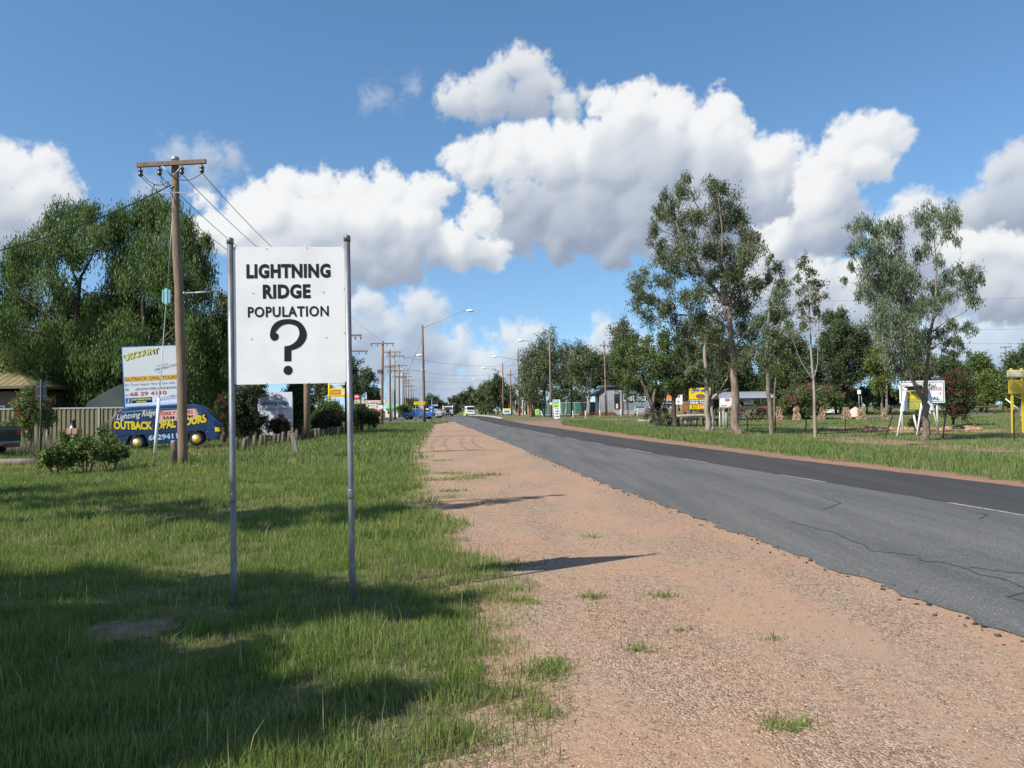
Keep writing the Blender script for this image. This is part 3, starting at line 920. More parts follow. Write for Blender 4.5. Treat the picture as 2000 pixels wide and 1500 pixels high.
STONE = mat('loose_stones', (.33, .225, .15), .85, island=.6, spec=.2)
X, Y, rg = sow(20000, 3.0, 22, lambda d: edge_grass(d) - .1, lambda d: road_l(d) + .12, 31, 1.5)
pn = fbm(X * 1.1, Y * .33, 501, 4)
kk = (rg.random(len(X)) < np.clip((pn - .44) * 7, .03, 1)) & (X < .7 * Y + .5)
X, Y = X[kk], Y[kk]
tag(stones('gravel_stones', X, Y, .0024 + .0070 * rg.random(len(X)) ** 3 + .0002 * Y, STONE, 33), 'loose pale and brown stones scattered over the gravel shoulder', 'gravel', kind='stuff')
ye = RNG.uniform(4, 30, 260); xe = road_l(ye) + RNG.normal(-.04, .10, 260)
tag(stones('asphalt_crumbs', xe, ye, RNG.uniform(.008, .026, 260), mat('asphalt_crumb', (.05, .05, .05), .9, island=.5), 35), 'dark crumbs broken off the edge of the asphalt', 'gravel', kind='stuff')


# ------------------------------------------------------------------ the two-post town sign
def town_sign():
    p1, p2 = ground(457.5, 1183), ground(689, 1174)
    mid = (p1 + p2) / 2; dv = p2 - p1; rz = math.atan2(dv.y, dv.x); half = dv.length / 2
    t = thing('town_sign', 'large white sheet sign on two galvanised posts with black lettering and a big question mark', 'sign', mid, rot=(0, -.0095, rz))
    H = 3.12
    for s, tp in ((-1, above(445, 463, p1.y).z), (1, above(681, 460, p2.y).z)):
        x = s * half; r = .0255
        MB().lathe([(r + .003, -.15), (r + .003, .30), (r + .001, .31), (r, .32), (r, 1.02), (r, tp - .05)], (x, 0, 0), sides=20).build('post', GALV, t)
        MB().lathe([(r + .0010, .86), (r + .0032, .87), (r + .0032, .93), (r + .0010, .94)], (x, 0, 0), sides=20).build('coupling', GALV, t)
        MB().lathe([(r + .004, tp - .055), (r + .004, tp - .02), (r + .002, tp - .008), (.012, tp), (.002, tp + .001)], (x, 0, 0), sides=20).build('post_cap', GALV, t)
    z1 = above(563, 482.5, mid.y).z; z0 = above(570, 749.5, mid.y).z
    xl, xr = -half + .024, half - .024; W = xr - xl; Hh = z1 - z0
    # a slightly buckled sheet
    nx, nz = 40, 46
    gx, gz = np.meshgrid(np.linspace(xl, xr, nx), np.linspace(z0, z1, nz))
    dent = (fbm(gx * 3 + 9, gz * 3, 61, 3) - .5) * .002
    dent -= .0010 * np.exp(-(((gx - .10) / .22) ** 2 + ((gz - z0 - Hh * .30) / .02) ** 2)) + .0010 * np.exp(-(((gx + .02) / .05) ** 2 + ((gz - z0 - Hh * .57) / .02) ** 2))
    edge = np.minimum(np.minimum(gx - xl, xr - gx) / .05, 1).clip(0, 1)
    yy = -.006 + dent * edge
    v = np.stack([gx, yy, gz], -1).reshape(-1, 3); v2 = v + [0, .0025, 0]
    i = (np.arange(nz - 1)[:, None] * nx + np.arange(nx - 1)[None]).ravel()
    f = np.stack([i, i + 1, i + 1 + nx, i + nx], 1)
    sheet = mat('sign_sheet_white', (.80, .80, .79), .42, col2=(.70, .69, .66), scale=3.0, detail=8, lo=.46, hi=.80, spec=.4)
    place('sheet', fast_mesh('sheet', np.concatenate([v, v2]), np.concatenate([f, f[:, ::-1] + nx * nz]), True), sheet, t)
    cx = lambda c, r: xl + (c - 146 - .0145 * (r - 185)) / 980 * W
    cz = lambda c, r: z1 - (r - 184 + .0075 * (c - 146)) / 1178 * Hh
    ink = mat('sign_black_ink', (.010, .010, .012), .45)
    Y = -.0085

    def word(s, c0, c1, r0, r1, bold, space=1.0):
        x0, x1 = cx(c0, r1), cx(c1, r1)
        return letters(t, s, ink, x0, cz(c0, r1) , x1 - x0, cz(c0, r0) - cz(c0, r1), Y, bold=bold, rise=.006, space=space)
    word('LIGHTNING', 264, 1004, 332, 456, .050, 1.10)
    word('RIDGE', 407, 827, 506, 630, .046, 1.09)
    word('POPULATION', 277, 988, 698, 790, .026, 1.10)
    out = [(508, 990), (482, 978), (470, 950), (472, 915), (484, 875), (512, 838), (560, 812), (620, 803), (680, 808), (730, 828), (768, 868), (790, 918), (790, 960), (772, 1003), (735, 1040), (695, 1060), (657, 1073), (657, 1166),
           (595, 1166), (595, 1038), (640, 1030), (685, 1005), (714, 970), (727, 930), (720, 890), (697, 863), (660, 849), (620, 846), (580, 856), (550, 876), (527, 903), (517, 917), (535, 928), (545, 950), (538, 976)]
    pts = []
    for k in range(len(out)):        # smooth the curve of the mark, keep the square stem
        a, b, c, d = out[k - 1], out[k], out[(k + 1) % len(out)], out[(k + 2) % len(out)]
        pts.append(b)
        if 15 <= k <= 19: continue
        for s in (.33, .66):
            pts.append(tuple(.5 * ((2 * b[q]) + (c[q] - a[q]) * s + (2 * a[q] - 5 * b[q] + 4 * c[q] - d[q]) * s * s + (3 * b[q] - a[q] - 3 * c[q] + d[q]) * s ** 3) for q in (0, 1)))
    MB().flat([(cx(*q), cz(*q)) for q in pts], Y).build('question_mark', ink, t)
    MB().flat([(cx(628 + 40 * math.cos(a), 1243 + 40 * math.sin(a)), cz(628 + 40 * math.cos(a), 1243 + 40 * math.sin(a))) for a in np.linspace(0, 2 * math.pi, 30, endpoint=False)], Y).build('question_mark', ink, t)
    RV = mat('rivet_dull', (.16, .15, .14), .6); rv = None
    for c, r in ((155, 200), (438, 198), (790, 188), (1118, 184), (322, 580), (938, 570), (308, 972), (965, 963), (158, 540), (160, 945), (1125, 540), (1130, 925), (168, 1358), (445, 1355), (815, 1352), (1133, 1345)):
        if rv is None: rv = o = MB().lathe([(.0035, 0), (.0045, .001), (.003, .004), (.0005, .005)], sides=8, axis='Y').build('rivet', RV, t)
        else: o = link(rv.copy()); o.parent = t
        o.location = (cx(c, r), Y - .003, cz(c, r))


town_sign()


# ------------------------------------------------------------------ poles
def insulator(mb, x, z, y=0.0, s=1.0, up=False):
    k = 1 if up else -1
    mb.lathe([(.012 * s, 0), (.012 * s, k * .05 * s), (.05 * s, k * .06 * s), (.055 * s, k * .10 * s), (.03 * s, k * .12 * s), (.05 * s, k * .14 * s), (.045 * s, k * .19 * s), (.015 * s, k * .21 * s)], (x, y, z), sides=10)


def pole_thing(label, base, h, r=.16, m=None, arms=(), lamp=None, lean=0.0, group=None, rz=0.0, thick=1.0, name='power_pole', cat='power pole', box=False, sides=10, label_plate=False):
    m = m or WOODP
    t = thing(name, label, cat, base, rz, group)
    top = lean * h
    MB().tube([(0, 0, -.3), (top * .3, 0, h * .3), (top * .65, 0, h * .65), (top, 0, h)], [r * 1.1, r, r * .88, r * .74], sides).build('pole', m, t)
    for z, ln, off in arms:
        x = lean * z
        MB().box((x + off, -.02 - r * .8, z), (ln, .10 * thick, .13 * thick)).build('crossarm', WOODP, t)
        for k in (-.45, -.2, .2, .45):
            mb = MB(); insulator(mb, x + off + ln * k, z - .06 * thick, -.02 - r * .8, 1.15 * thick); mb.build('insulator', CERAM, t)
    if lamp:
        z, dx, dz, dy = lamp
        x = lean * z
        MB().tube([(x, 0, z), (x + dx * .55, dy * .55, z + dz * .62), (x + dx * .9, dy * .9, z + dz), (x + dx, dy, z + dz)], .035 * thick, 6).build('lamp_arm', STEEL, t)
        MB().tube([(x + dx * .97, dy, z + dz), (x + dx * .97 + math.copysign(.25, dx), dy, z + dz + .03), (x + dx * .97 + math.copysign(.75, dx), dy, z + dz + .02), (x + dx * .97 + math.copysign(.95, dx), dy, z + dz)], [.07, .15, .17, .05], 8).build('lamp_head', LAMPG, t)
    if box:
        MB().box((lean * h * .64 - r * 1.8, -.05, h * .64), (.5, .3, .42)).build('transformer_box', mat('box_grey', (.10, .10, .11), .5), t)
    if label_plate:
        MB().box((0, -r * 1.06, 2.0), (.32, .02, .36)).build('number_plate', WHITE, t)
    return t


def wire(a, b, sag, label, r=.011, group='overhead cables strung between the poles', n=14, name='overhead_cable'):
    a = Vector(a); b = Vector(b)
    pts = []
    for k in range(n + 1):
        s = k / n; p = a.lerp(b, s); p.z -= sag * 4 * s * (1 - s); pts.append(p - a)
    o = MB().tube(pts, r, 4, caps=False).build(name, CABLE, None, a)
    return tag(o, label, 'cable', group)


def near_pole():
    D = 26.0
    base = at(357, D)
    t = thing('power_pole', 'tall weathered wooden power pole in front of the painted van', 'power pole', base)
    P = [(357, 930), (357, 880), (354.5, 720), (351, 640), (349.5, 560), (346, 500), (344, 440), (342.5, 380), (342, 311)]
    rr = [.160, .155, .146, .142, .136, .146, .128, .120, .116]
    loc = lambda x, y, dd=D: above(x, y, dd) - base
    MB().tube([loc(*q) for q in P], rr, 16).build('pole', WOODP, t)
    MB().lathe([(.125, 0), (.13, .03), (.125, .10), (.09, .13), (.01, .135)], loc(342, 314), sides=16).build('pole_cap', STEEL, t)
    a, b = loc(273, 326.5), loc(407, 319)
    c = (a + b) / 2; ang = math.atan2(b.z - a.z, b.x - a.x)
    MB().box((c.x, -.20, c.z), ((b - a).length, .11, .14), (0, -ang, 0)).build('crossarm', WOODP, t, bevel=.008)
    for s in (-1, 1):
        q = loc(342, 349); e = loc(342 + 20 * s, 327)
        MB().tube([(q.x, -.19, q.z), (e.x, -.23, e.z)], .022, 6).build('brace', STEEL, t)
    tops = []
    for x in (280, 317, 360, 399):
        y = 326.5 - (x - 273) * 7.5 / 134
        p = loc(x, y + 4); mb = MB(); insulator(mb, p.x, p.z, -.2, 1.5); mb.build('insulator', CERAM, t)
        tops.append(base + Vector((p.x, -.2, p.z - .30)))
    q = loc(335, 361)
    MB().lathe([(.02, 0), (.06, .03), (.06, .12), (.02, .16)], q - Vector((.02, .05, .1)), 'X', 10).build('cable_clamp', CERAM, t)
    for x0, x1, dip in ((281, 334, 24), (318, 335, 30), (361, 347, 6), (400, 348, 14)):
        p0 = loc(x0, 341); p1 = loc(x1, 358 if x0 < 350 else 352)
        pts = [p0.lerp(p1, s) + Vector((0, -.2, -dip / FPX * D * 4 * s * (1 - s) * .6)) for s in np.linspace(0, 1, 9)]
        MB().tube(pts, .012, 5, caps=False).build('jumper_wire', CABLE, t)
    p = loc(359, 573); e = loc(419, 573)
    MB().tube([p, (e.x, -.35, e.z)], .03, 8).lathe([(.07, -.03), (.07, .03)], p + Vector((.02, 0, 0)), 'X', 8).build('stay_arm', STEEL, t)
    MB().box(loc(341, 378) + Vector((0, -.1, 0)), (.95, .03, .03)).build('step_bolt', STEEL, t)
    # guy wire with its glass insulator and white guard
    g = thing('guy_wire', 'steel guy wire with white guard tube and glass insulator by the near pole', 'guy wire', ground(300.5, 912))
    gb = g.location; G = lambda x, y, dd: above(x, y, dd) - gb
    d0 = gb.y
    line = lambda s: Vector((0, 0, .0)).lerp(G(341, 372, D - .16), s)
    MB().tube([line(0), line(.57)], .014, 5).build('lower_wire', STEEL, g)
    MB().tube([line(.63), line(1)], .014, 5).build('upper_wire', STEEL, g)
    o = line(.60); mb = MB().box(o, (.10, .12, .50)); mb.box(o + Vector((.10, 0, 0)), (.05, .10, .42)); mb.box(o - Vector((.10, 0, 0)), (.05, .10, .42)); mb.build('strain_insulator', GLASSI, g, bevel=.015)
    MB().tube([line(.045), line(.235)], .048, 10).build('guard_tube', WHITE, g)
    MB().tube([line(-.01), line(.045)], .03, 8).build('anchor_rod', mat('anchor_rust', (.12, .07, .05), .8), g)
    return tops, base + q


near_tops, near_clamp = near_pole()
p2 = at(600, 45); p2h = 9.3
pole_thing('wooden power pole standing between the timber bollards and the leaning stake', p2, p2h, .17, WOODP, [(8.9, 2.2, 0)], lean=-.006, group='power poles along the left verge')
pole2_arm = [p2 + Vector((-.006 * 8.9 + 2.2 * k, -.2, 8.6)) for k in (-.45, -.2, .2, .45)]
for a, b, w in zip(near_tops, pole2_arm, ('outer left', 'inner left', 'inner right', 'outer right')):
    wire(a, b, .35, 'black cable from the %s insulator of the near pole to the second pole' % w, .011)
wire(near_clamp, above(-420, 560, 17), .55, 'thick black cable running from the near wooden pole out over the house at left', .020)
p3 = at(678, 57)
pole_thing('very dark power pole half hidden behind the right post of the town sign', p3, 8.6, .16, mat('dark_pole', (.03, .028, .028), .8), [(7.0, 1.5, .35)], group='power poles along the left verge', box=False)
p4 = at(684.5, 72)
pole_thing('grey power pole whose crossarm shows right of the town sign', p4, 7.2, .16, WOODP, [(7.0, 2.6, .3)], group='power poles along the left verge')
LEFTROW = [
    (745.5, 88, 9.2, WOODR, [(8.95, 2.6, -.05)], None, True, 'reddish power pole with a transformer box on the left verge, nearest past the town sign', .02),
    (762.5, 104, 9.3, WOODP, [(9.0, 2.4, .25), (7.2, 1.3, 0)], None, False, 'greyish brown power pole just right of the reddish one with the transformer', -.004),
    (771.5, 114, 9.3, GREENP, [(9.05, 2.5, .2), (7.0, 2.0, 0)], (8.2, 3.2, .9, 0), False, 'greenish power pole with a long lamp arm on the left verge', -.003),
    (780, 134, 9.0, WOODP, [(8.7, 2.6, .1), (6.9, 2.2, 0)], (7.4, 3.8, .5, 0), False, 'brown power pole with a lamp arm, next behind the greenish pole', 0),
    (785, 150, 9.0, PALEP, [(8.7, 2.4, .1), (7.4, 2.0, 0)], None, False, 'pale power pole with two crossarms in the far left row', 0),
    (789, 165, 9.2, WOODR, [(8.9, 2.4, .1), (7.4, 2.2, 0)], None, False, 'dark reddish pole close behind the pale pole of the far left row', 0),
    (793, 182, 9.4, WOODP, [(9.0, 2.4, .1), (7.6, 2.2, 0)], None, False, 'brown pole fourth from the far end of the left row', 0),
    (798, 205, 9.6, WOODP, [(9.2, 2.4, 0), (7.8, 2.0, 0)], None, False, 'brown pole third from the far end of the left row', 0),
    (803, 232, 9.4, WOODR, [(9.0, 2.4, 0)], None, False, 'small reddish pole second from the far end of the left row', 0),
    (807, 262, 9.4, WOODP, [(9.0, 2.4, 0)], None, False, 'last tiny pole at the far end of the left row', 0),
]
left_tops = []
for px, d, h, m, arms, lamp, bx, lab, lean in LEFTROW:
    b = at(px, d)
    pole_thing(lab, b, h, .15, m, arms, lamp, lean, 'power poles along the left verge', thick=1.0, box=bx, sides=8, label_plate=bx)
    left_tops.append([b + Vector((arms[0][2] + arms[0][1] * k + lean * h, -.2, arms[0][0] - .25)) for k in (-.45, .45)])
prev = [pole2_arm[0], pole2_arm[3]]
for n, tp in enumerate(left_tops[:7]):
    for q, w in ((0, 'left'), (1, 'right')):
        wire(prev[q], tp[q], .3 + .2 * (n == 0), 'thin %s cable of span %s along the left row of poles' % (w, ('one', 'two', 'three', 'four', 'five', 'six', 'seven')[n]), .006, n=8)
    prev = tp
pole_thing('thin pale blue-grey steel pole between the brown and greenish power poles', at(766.5, 108), 5.6, .07, mat('pale_blue_steel', (.34, .42, .46), .5, .3), name='steel_pole', cat='pole')
lamp_b = at(829, 99)
pole_thing('tall brown street lamp pole with a long arm over the road', lamp_b, 12.0, .17, WOODR, lamp=(11.6, 5.6, 2.05, -.2), lean=-.014, name='street_lamp', cat='street lamp', label_plate=False)
wire(lamp_b + Vector((-.15, 0, 10.4)), at(793, 134) + Vector((0, 0, 6.9)), .1, 'stay cable slanting down from the tall street lamp pole to the left row', .02)


# ------------------------------------------------------------------ painted tour van and the board on its roof
def tour_van():
    D = 36.0
    yaw, tilt = R(17), R(3.0)
    R0 = at(269, 35.3) + Vector((-math.sin(yaw) * .80, math.cos(yaw) * .80, 0))
    t = thing('tour_van', 'dark blue painted tour van with yellow lettering and yellow wheel hubs', 'van', R0 + Vector((0, 0, .02)), rot=(0, -tilt, yaw))
    t.scale = (.92, .92, .92)
    BLUE = mat('van_blue', (.016, .062, .165), .38, col2=(.024, .040, .105), scale=1.6, detail=5, coat=.35)
    prof = [(-1.00, .30), (-1.05, .50), (-1.02, .92), (-.96, 1.22), (-.84, 1.62), (-.72, 1.90), (-.58, 2.01), (-.2, 2.06), (1.2, 2.06), (2.6, 2.02), (2.98, 1.96), (3.14, 1.80), (3.52, 1.34), (3.80, 1.02), (3.84, .95), (3.76, .88), (3.70, .60), (3.62, .36),
            (3.48, .28), (3.06, .28)]
    # wheel arches
    for xc in (2.64,): prof += [(xc + .45 * math.cos(a), .33 + .47 * math.sin(a)) for a in np.linspace(.05, math.pi - .05, 11)]
    prof += [(2.15, .24), (.48, .24)]
    prof += [(0 + .45 * math.cos(a), .33 + .47 * math.sin(a)) for a in np.linspace(.05, math.pi - .05, 11)]
    prof += [(-.52, .28)]
    w = .84
    MB().prism(prof, -w, w).build('body', BLUE, t, bevel=.05, segs=3)
    ROOFP = mat('van_roof_cloud_paint', (.10, .19, .36), .4, col2=(.62, .68, .74), scale=3.2, lo=.5, hi=.66)
    MB().prism([(-.50, 1.90), (2.80, 1.86), (2.9, 1.97), (2.62, 2.028), (1.2, 2.068), (-.2, 2.068), (-.58, 2.018)], -w + .05, w - .05).build('roof_skin', ROOFP, t)
    y = -w - .004
    # windows are painted over: only seams and gutters show
    MB().tube([(-.62, y + .02, 1.86), (1.2, y + .02, 1.90), (2.95, y + .02, 1.83)], .022, 6).build('roof_gutter', mat('van_gutter', (.20, .30, .46), .4), t)
    for x in (.78, 1.92, 3.02):
        MB().box((x, y + .006, 1.05), (.014, .012, 1.45)).build('door_seam', BLACK, t)
    MB().box((1.3, y, .78), (4.4, .02, .03)).build('trim_strip', mat('van_trim', (.04, .075, .19), .3), t)
    MB().prism([(3.20, 1.80), (3.55, 1.38), (3.82, 1.06), (3.84, 1.10), (3.57, 1.42), (3.23, 1.83)], -w + .24, w - .24).build('windscreen', GLASSD, t)
    MB().prism([(-.99, 1.22), (-.87, 1.62), (-.76, 1.86), (-.80, 1.86), (-.92, 1.62), (-1.03, 1.22)], -w + .14, w - .14).build('rear_window', GLASSD, t)
    MB().box((3.79, 0, .72), (.12, 1.55, .20)).build('front_bumper', mat('bumper_olive', (.22, .20, .03), .5), t, bevel=.02)
    for s in (-1, 1):
        MB().box((3.62, s * (w - .04), .74), (.22, .14, .22)).build('indicator_lamp', mat('indicator_yellow', (.80, .66, .02), .35), t, bevel=.02)
    MB().box((-1.06, 0, .50), (.10, 1.5, .16)).build('rear_bumper', STEEL, t, bevel=.02)
    MB().tube([(-.74, y + .1, 1.98), (-1.02, y + .06, 1.62), (-1.12, y + .03, 1.05)], .018, 6).build('rear_ladder', STEEL, t)
    MB().box((.55, 0, .40), (3.6, 1.3, .25)).build('underside', BLACK, t)
    for x in (.95, 2.08):
        MB().box((x, y - .008, 1.02), (.16, .03, .035)).build('door_handle', BLACK, t, bevel=.008)
    MB().tube([(3.05, y + .02, 1.42), (3.12, y - .16, 1.46)], .014, 5).box((3.13, y - .20, 1.46), (.06, .16, .24)).build('side_mirror', BLACK, t)
    HUB = mat('hub_yellow', (.84, .66, .02), .4); RIM = mat('rim_worn', (.46, .42, .38), .4, .5)
    for xc in (0, 2.64):
        for s in (-1, 1):
            o = MB().lathe([(.20, -.10), (.32, -.105), (.345, -.07), (.35, 0), (.345, .07), (.32, .105), (.20, .10)], (xc, s * (w - .13), .35), 'Y', 28).build('wheel', TYRE, t)
            MB().lathe([(.215, -.012), (.215, .0), (.20, .012), (.15, .005)], (xc, s * (w - .02), .35), 'Y', 24).build('rim', RIM, o)
            MB().lathe([(.125, -.01), (.125, .006 * s), (.11, .018 * s), (.06, .020 * s), (.05, .028 * s), (.01, .029 * s)], (xc, s * (w - .005), .35), 'Y', 20).build('hub_cap', HUB, o)
    yl = y - .006
    INKY = mat('van_lettering_yellow', (.86, .70, .03), .45); INKO = mat('van_lettering_outline', (.10, .015, .02), .5)
    INKW = mat('van_lettering_white', (.80, .80, .80), .45); INKB = mat('van_lettering_pale_blue', (.42, .66, .80), .45); INKR = mat('van_lettering_red', (.52, .03, .05), .45)
    wave = lambda a, b: (a, b * (1 - .08 * math.sin(a * 6)) - .28 * math.sin(math.pi * min(a * 1.15, 1)) + .06 * a)
    for s, x0, ww in (('OUTBACK', -.98, 1.68), ('OPAL', .86, .88), ('TOURS', 1.88, 1.26)):
        def wv(a, b, x0=x0, ww=ww):
            g = (x0 + a * ww + 1) / 4.2
            return a, b - .40 * math.sin(math.pi * min(max(g, 0), 1)) ** 1.2 + .15 * (g - .5)
        letters(t, s, INKO, x0 - .035, 1.075, ww + .07, .44, yl + .003, bold=.075, warp=wv)
        letters(t, s, INKY, x0, 1.10, ww, .40, yl, bold=.045, warp=wv)
    letters(t, 'Lightning', INKW, -.84, 1.42, 1.05, .36, yl, bold=.012, shear=.35, rise=.06)
    letters(t, 'Ridge', INKW, .26, 1.50, .62, .38, yl, bold=.012, shear=.35, rise=.05)
    rg = np.random.default_rng(2); star = []
    n = 13
    L = []; Rr = []
    for k in range(n):
        z = 1.30 + .52 * k / (n - 1)
        L.append((.92 + (.14 if k % 2 else 0) + .12 * k / n, z)); Rr.append((2.88 - (.16 if k % 2 else 0) - .22 * abs(k / (n - 1) - .35), z))
    MB().flat(L[::-1] + Rr, yl + .002).build('starburst_panel', mat('starburst_salmon', (.78, .36, .25), .5, col2=(.84, .62, .52), scale=2.2), t)
    letters(t, 'DAILY TOURS', INKR, 1.14, 1.60, 1.40, .17, yl, bold=.03, rise=-.005)
    letters(t, '9AM & 2PM', BLACK, 1.17, 1.37, 1.36, .17, yl, bold=.012, rise=-.005)
    letters(t, '68294110', INKB, .50, .42, 1.56, .27, yl, bold=.035, rise=.012)
    sp = MB()
    for k in range(46):
        x = rg.uniform(-.9, 3.3); z = rg.uniform(.62, 1.75); r = rg.uniform(.008, .024)
        if x > 3.0 and z > 1.3: continue
        sp.flat(oval(x, z, r * .6, r * 1.5, 6), yl + .004)
    sp.build('painted_stars', mat('star_paint', (.34, .50, .60), .5, col2=(.10, .28, .22), scale=6), t)
    # board standing on the roof
    b = thing('roof_board', 'white hand-painted tour billboard standing on the roof of the blue van', 'billboard', t.location + Vector((0, 0, 0)), rot=(0, -tilt, yaw))
    b.scale = t.scale
    bx0, bz0, bw, bh = -.62, 2.075, 2.80, 2.98
    MB().box((bx0 + bw / 2, .0, bz0 + bh / 2), (bw, .05, bh)).build('board', mat('board_navy_edge', (.02, .03, .16), .5), b)
    yb = -.029
    U = lambda X, Yy: bx0 + (X - 150 - (Yy - 200) * .055) / 1240 * bw * .99
    V = lambda X, Yy: bz0 + bh - (Yy - 205 + (X - 130) * .075) / 1160 * bh * .985
    patch(b, rect(bx0 + .05, bz0 + .03, bx0 + bw - .04, bz0 + bh - .04), mat('board_sky_blue', (.42, .66, .80), .5), yb)
    patch(b, rect(bx0 + .09, bz0 + .10, bx0 + bw - .07, bz0 + bh - .08), mat('board_white', (.78, .79, .78), .5), yb - .002)
    patch(b, [(bx0 + .09, V(180, 890)), (bx0 + bw - .07, V(180, 890)), (bx0 + bw - .07, V(180, 785)), (bx0 + .09, V(180, 785))], mat('board_yellow_band', (.80, .56, .14), .5), yb - .004)
    yt = yb - .008
    arc = lambda a, c: (a + (c - .5) * .10 * (1 - a) * -1.2, c * (1 + .0 * a) + .95 * math.sin(a * 1.45) - .15)
    x0 = U(210, 480); z0 = V(210, 480)
    letters(b, 'DISCOUNT', mat('board_navy_shadow', (.03, .02, .09), .5), x0 + .02, z0 + .03, 1.60, .30, yt + .003, bold=.06, warp=arc)
    letters(b, 'DISCOUNT', mat('board_pale_yellow', (.82, .76, .16), .5), x0, z0 + .05, 1.56, .29, yt, bold=.03, warp=arc)
    IB = mat('board_ink_blue', (.10, .20, .34), .5); IR = mat('board_ink_red', (.50, .10, .09), .5); IG = mat('board_ink_grey', (.25, .34, .44), .5); IO = mat('board_ink_orange', (.45, .14, .03), .5)

    def line(s, X0, X1, Y0, Y1, m, bold=0.0, shear=0.0, rise=0.0):
        letters(b, s, m, U(X0, Y1), V(X0, Y1), U(X1, Y1) - U(X0, Y1), V(X0, Y0) - V(X0, Y1), yt, bold=bold, shear=shear, rise=rise)
    line('with every', 855, 1105, 545, 580, IB, 0, .3, .22)
    line('OPAL FIELD TOUR', 825, 1290, 610, 660, IB, .005, .3, .22)
    line('with...', 890, 990, 665, 695, IB, 0, .3, .2)
    line('OUTBACK OPAL TOURS', 220, 1290, 800, 868, IO, .02)
    line('3hr Tours depart 9am & 2pm daily', 222, 1250, 915, 978, IG, .002)
    line('FOR', 235, 305, 1010, 1058, BLACK, .005, .3)
    line('DISCOUNT OFFER & TOUR BOOKINGS', 440, 1330, 998, 1040, BLACK, .005, .3)
    line('RING', 240, 318, 1115, 1155, IG, 0)
    line('68 29 4110', 335, 1070, 1078, 1155, IR, .028)
    line('UHF 3', 1125, 1290, 1110, 1150, IB, .005)
    line('OR AT YOUR', 905, 1110, 1165, 1190, IB, 0, .3, .1)
    line('ACCOMMODATION OUTLET', 820, 1290, 1215, 1245, IB, 0, .3, .1)
    patch(b, [(U(375, 1290), V(375, 1290)), (U(780, 1290), V(375, 1290)), (U(780, 1290), V(375, 1185)), (U(375, 1290), V(375, 1185))], mat('board_navy_panel', (.015, .015, .05), .5), yt + .003)
    patch(b, [(U(250, 1298), V(250, 1298)), (U(368, 1298), V(250, 1298)), (U(368, 1298), V(250, 1190)), (U(250, 1298), V(250, 1190))], mat('board_info_blue', (.06, .16, .34), .5), yt + .003)
    line('i', 285, 330, 1205, 1285, mat('board_cream', (.80, .70, .42), .5), .03, .3)
    line('INFORMATION', 385, 755, 1200, 1235, MATS['board_pale_yellow'], .03)
    line('CENTRE', 455, 660, 1246, 1280, MATS['board_pale_yellow'], .03)
    for x in (.1, 1.9):
        MB().tube([(x, .05, 2.05), (x, .05, 4.2)], .03, 6).tube([(x, .06, 3.6), (x + .1, .6, 2.02)], .025, 6).build('strut', STEEL, b)


tour_van()


# ------------------------------------------------------------------ house, fence and garden on the left
def corrugated(w, h, depth=.045):
    x = w / 2
    prof = [(-x, 0), (-x + w * .06, 0), (-x + w * .16, -depth), (-x + w * .50, -depth), (-x + w * .60, 0), (x, 0)]
    v = [(a, b, 0) for a, b in prof] + [(a, b, h) for a, b in prof]
    n = len(prof)
    me = bpy.data.meshes.new('panel'); me.from_pydata(v, [], [(k, k + 1, n + k + 1, n + k) for k in range(n - 1)]); me.update()
    return me


def sheet_fence(name, label, x0, x1, y, h, pitch, m, railm, post_every, group=None, y1=None):
    base = Vector((x0, y, hz(y))); dv = Vector((x1 - x0, (y1 if y1 is not None else y) - y, 0)); ln = dv.length
    t = thing(name, label, 'fence', base, math.atan2(dv.y, dv.x), group)
    me = corrugated(pitch, h - .10); me.materials.append(m)
    for k in range(int(ln / pitch)):
        place('panel', me, None, t, (pitch * (k + .5), 0, .04))
    MB().box((ln / 2, -.01, h - .03), (ln, .07, .07)).build('top_rail', railm, t)
    MB().box((ln / 2, -.01, .06), (ln, .07, .07)).build('bottom_rail', railm, t)
    for k in range(int(ln / post_every) + 1):
        MB().box((k * post_every, -.03, h / 2), (.07, .09, h)).build('fence_post', railm, t)
    return t


FENCEM = mat('khaki_sheet_metal', (.205, .175, .10), .6, col2=(.175, .15, .088), scale=2)
sheet_fence('sheet_fence', 'khaki corrugated sheet metal fence with grey top rail behind the stone letterbox', at(-330, 40).x, at(248, 40).x, 40.5, 1.98, .235, FENCEM, mat('fence_rail_grey', (.36, .36, .34), .5, .3), 2.62)


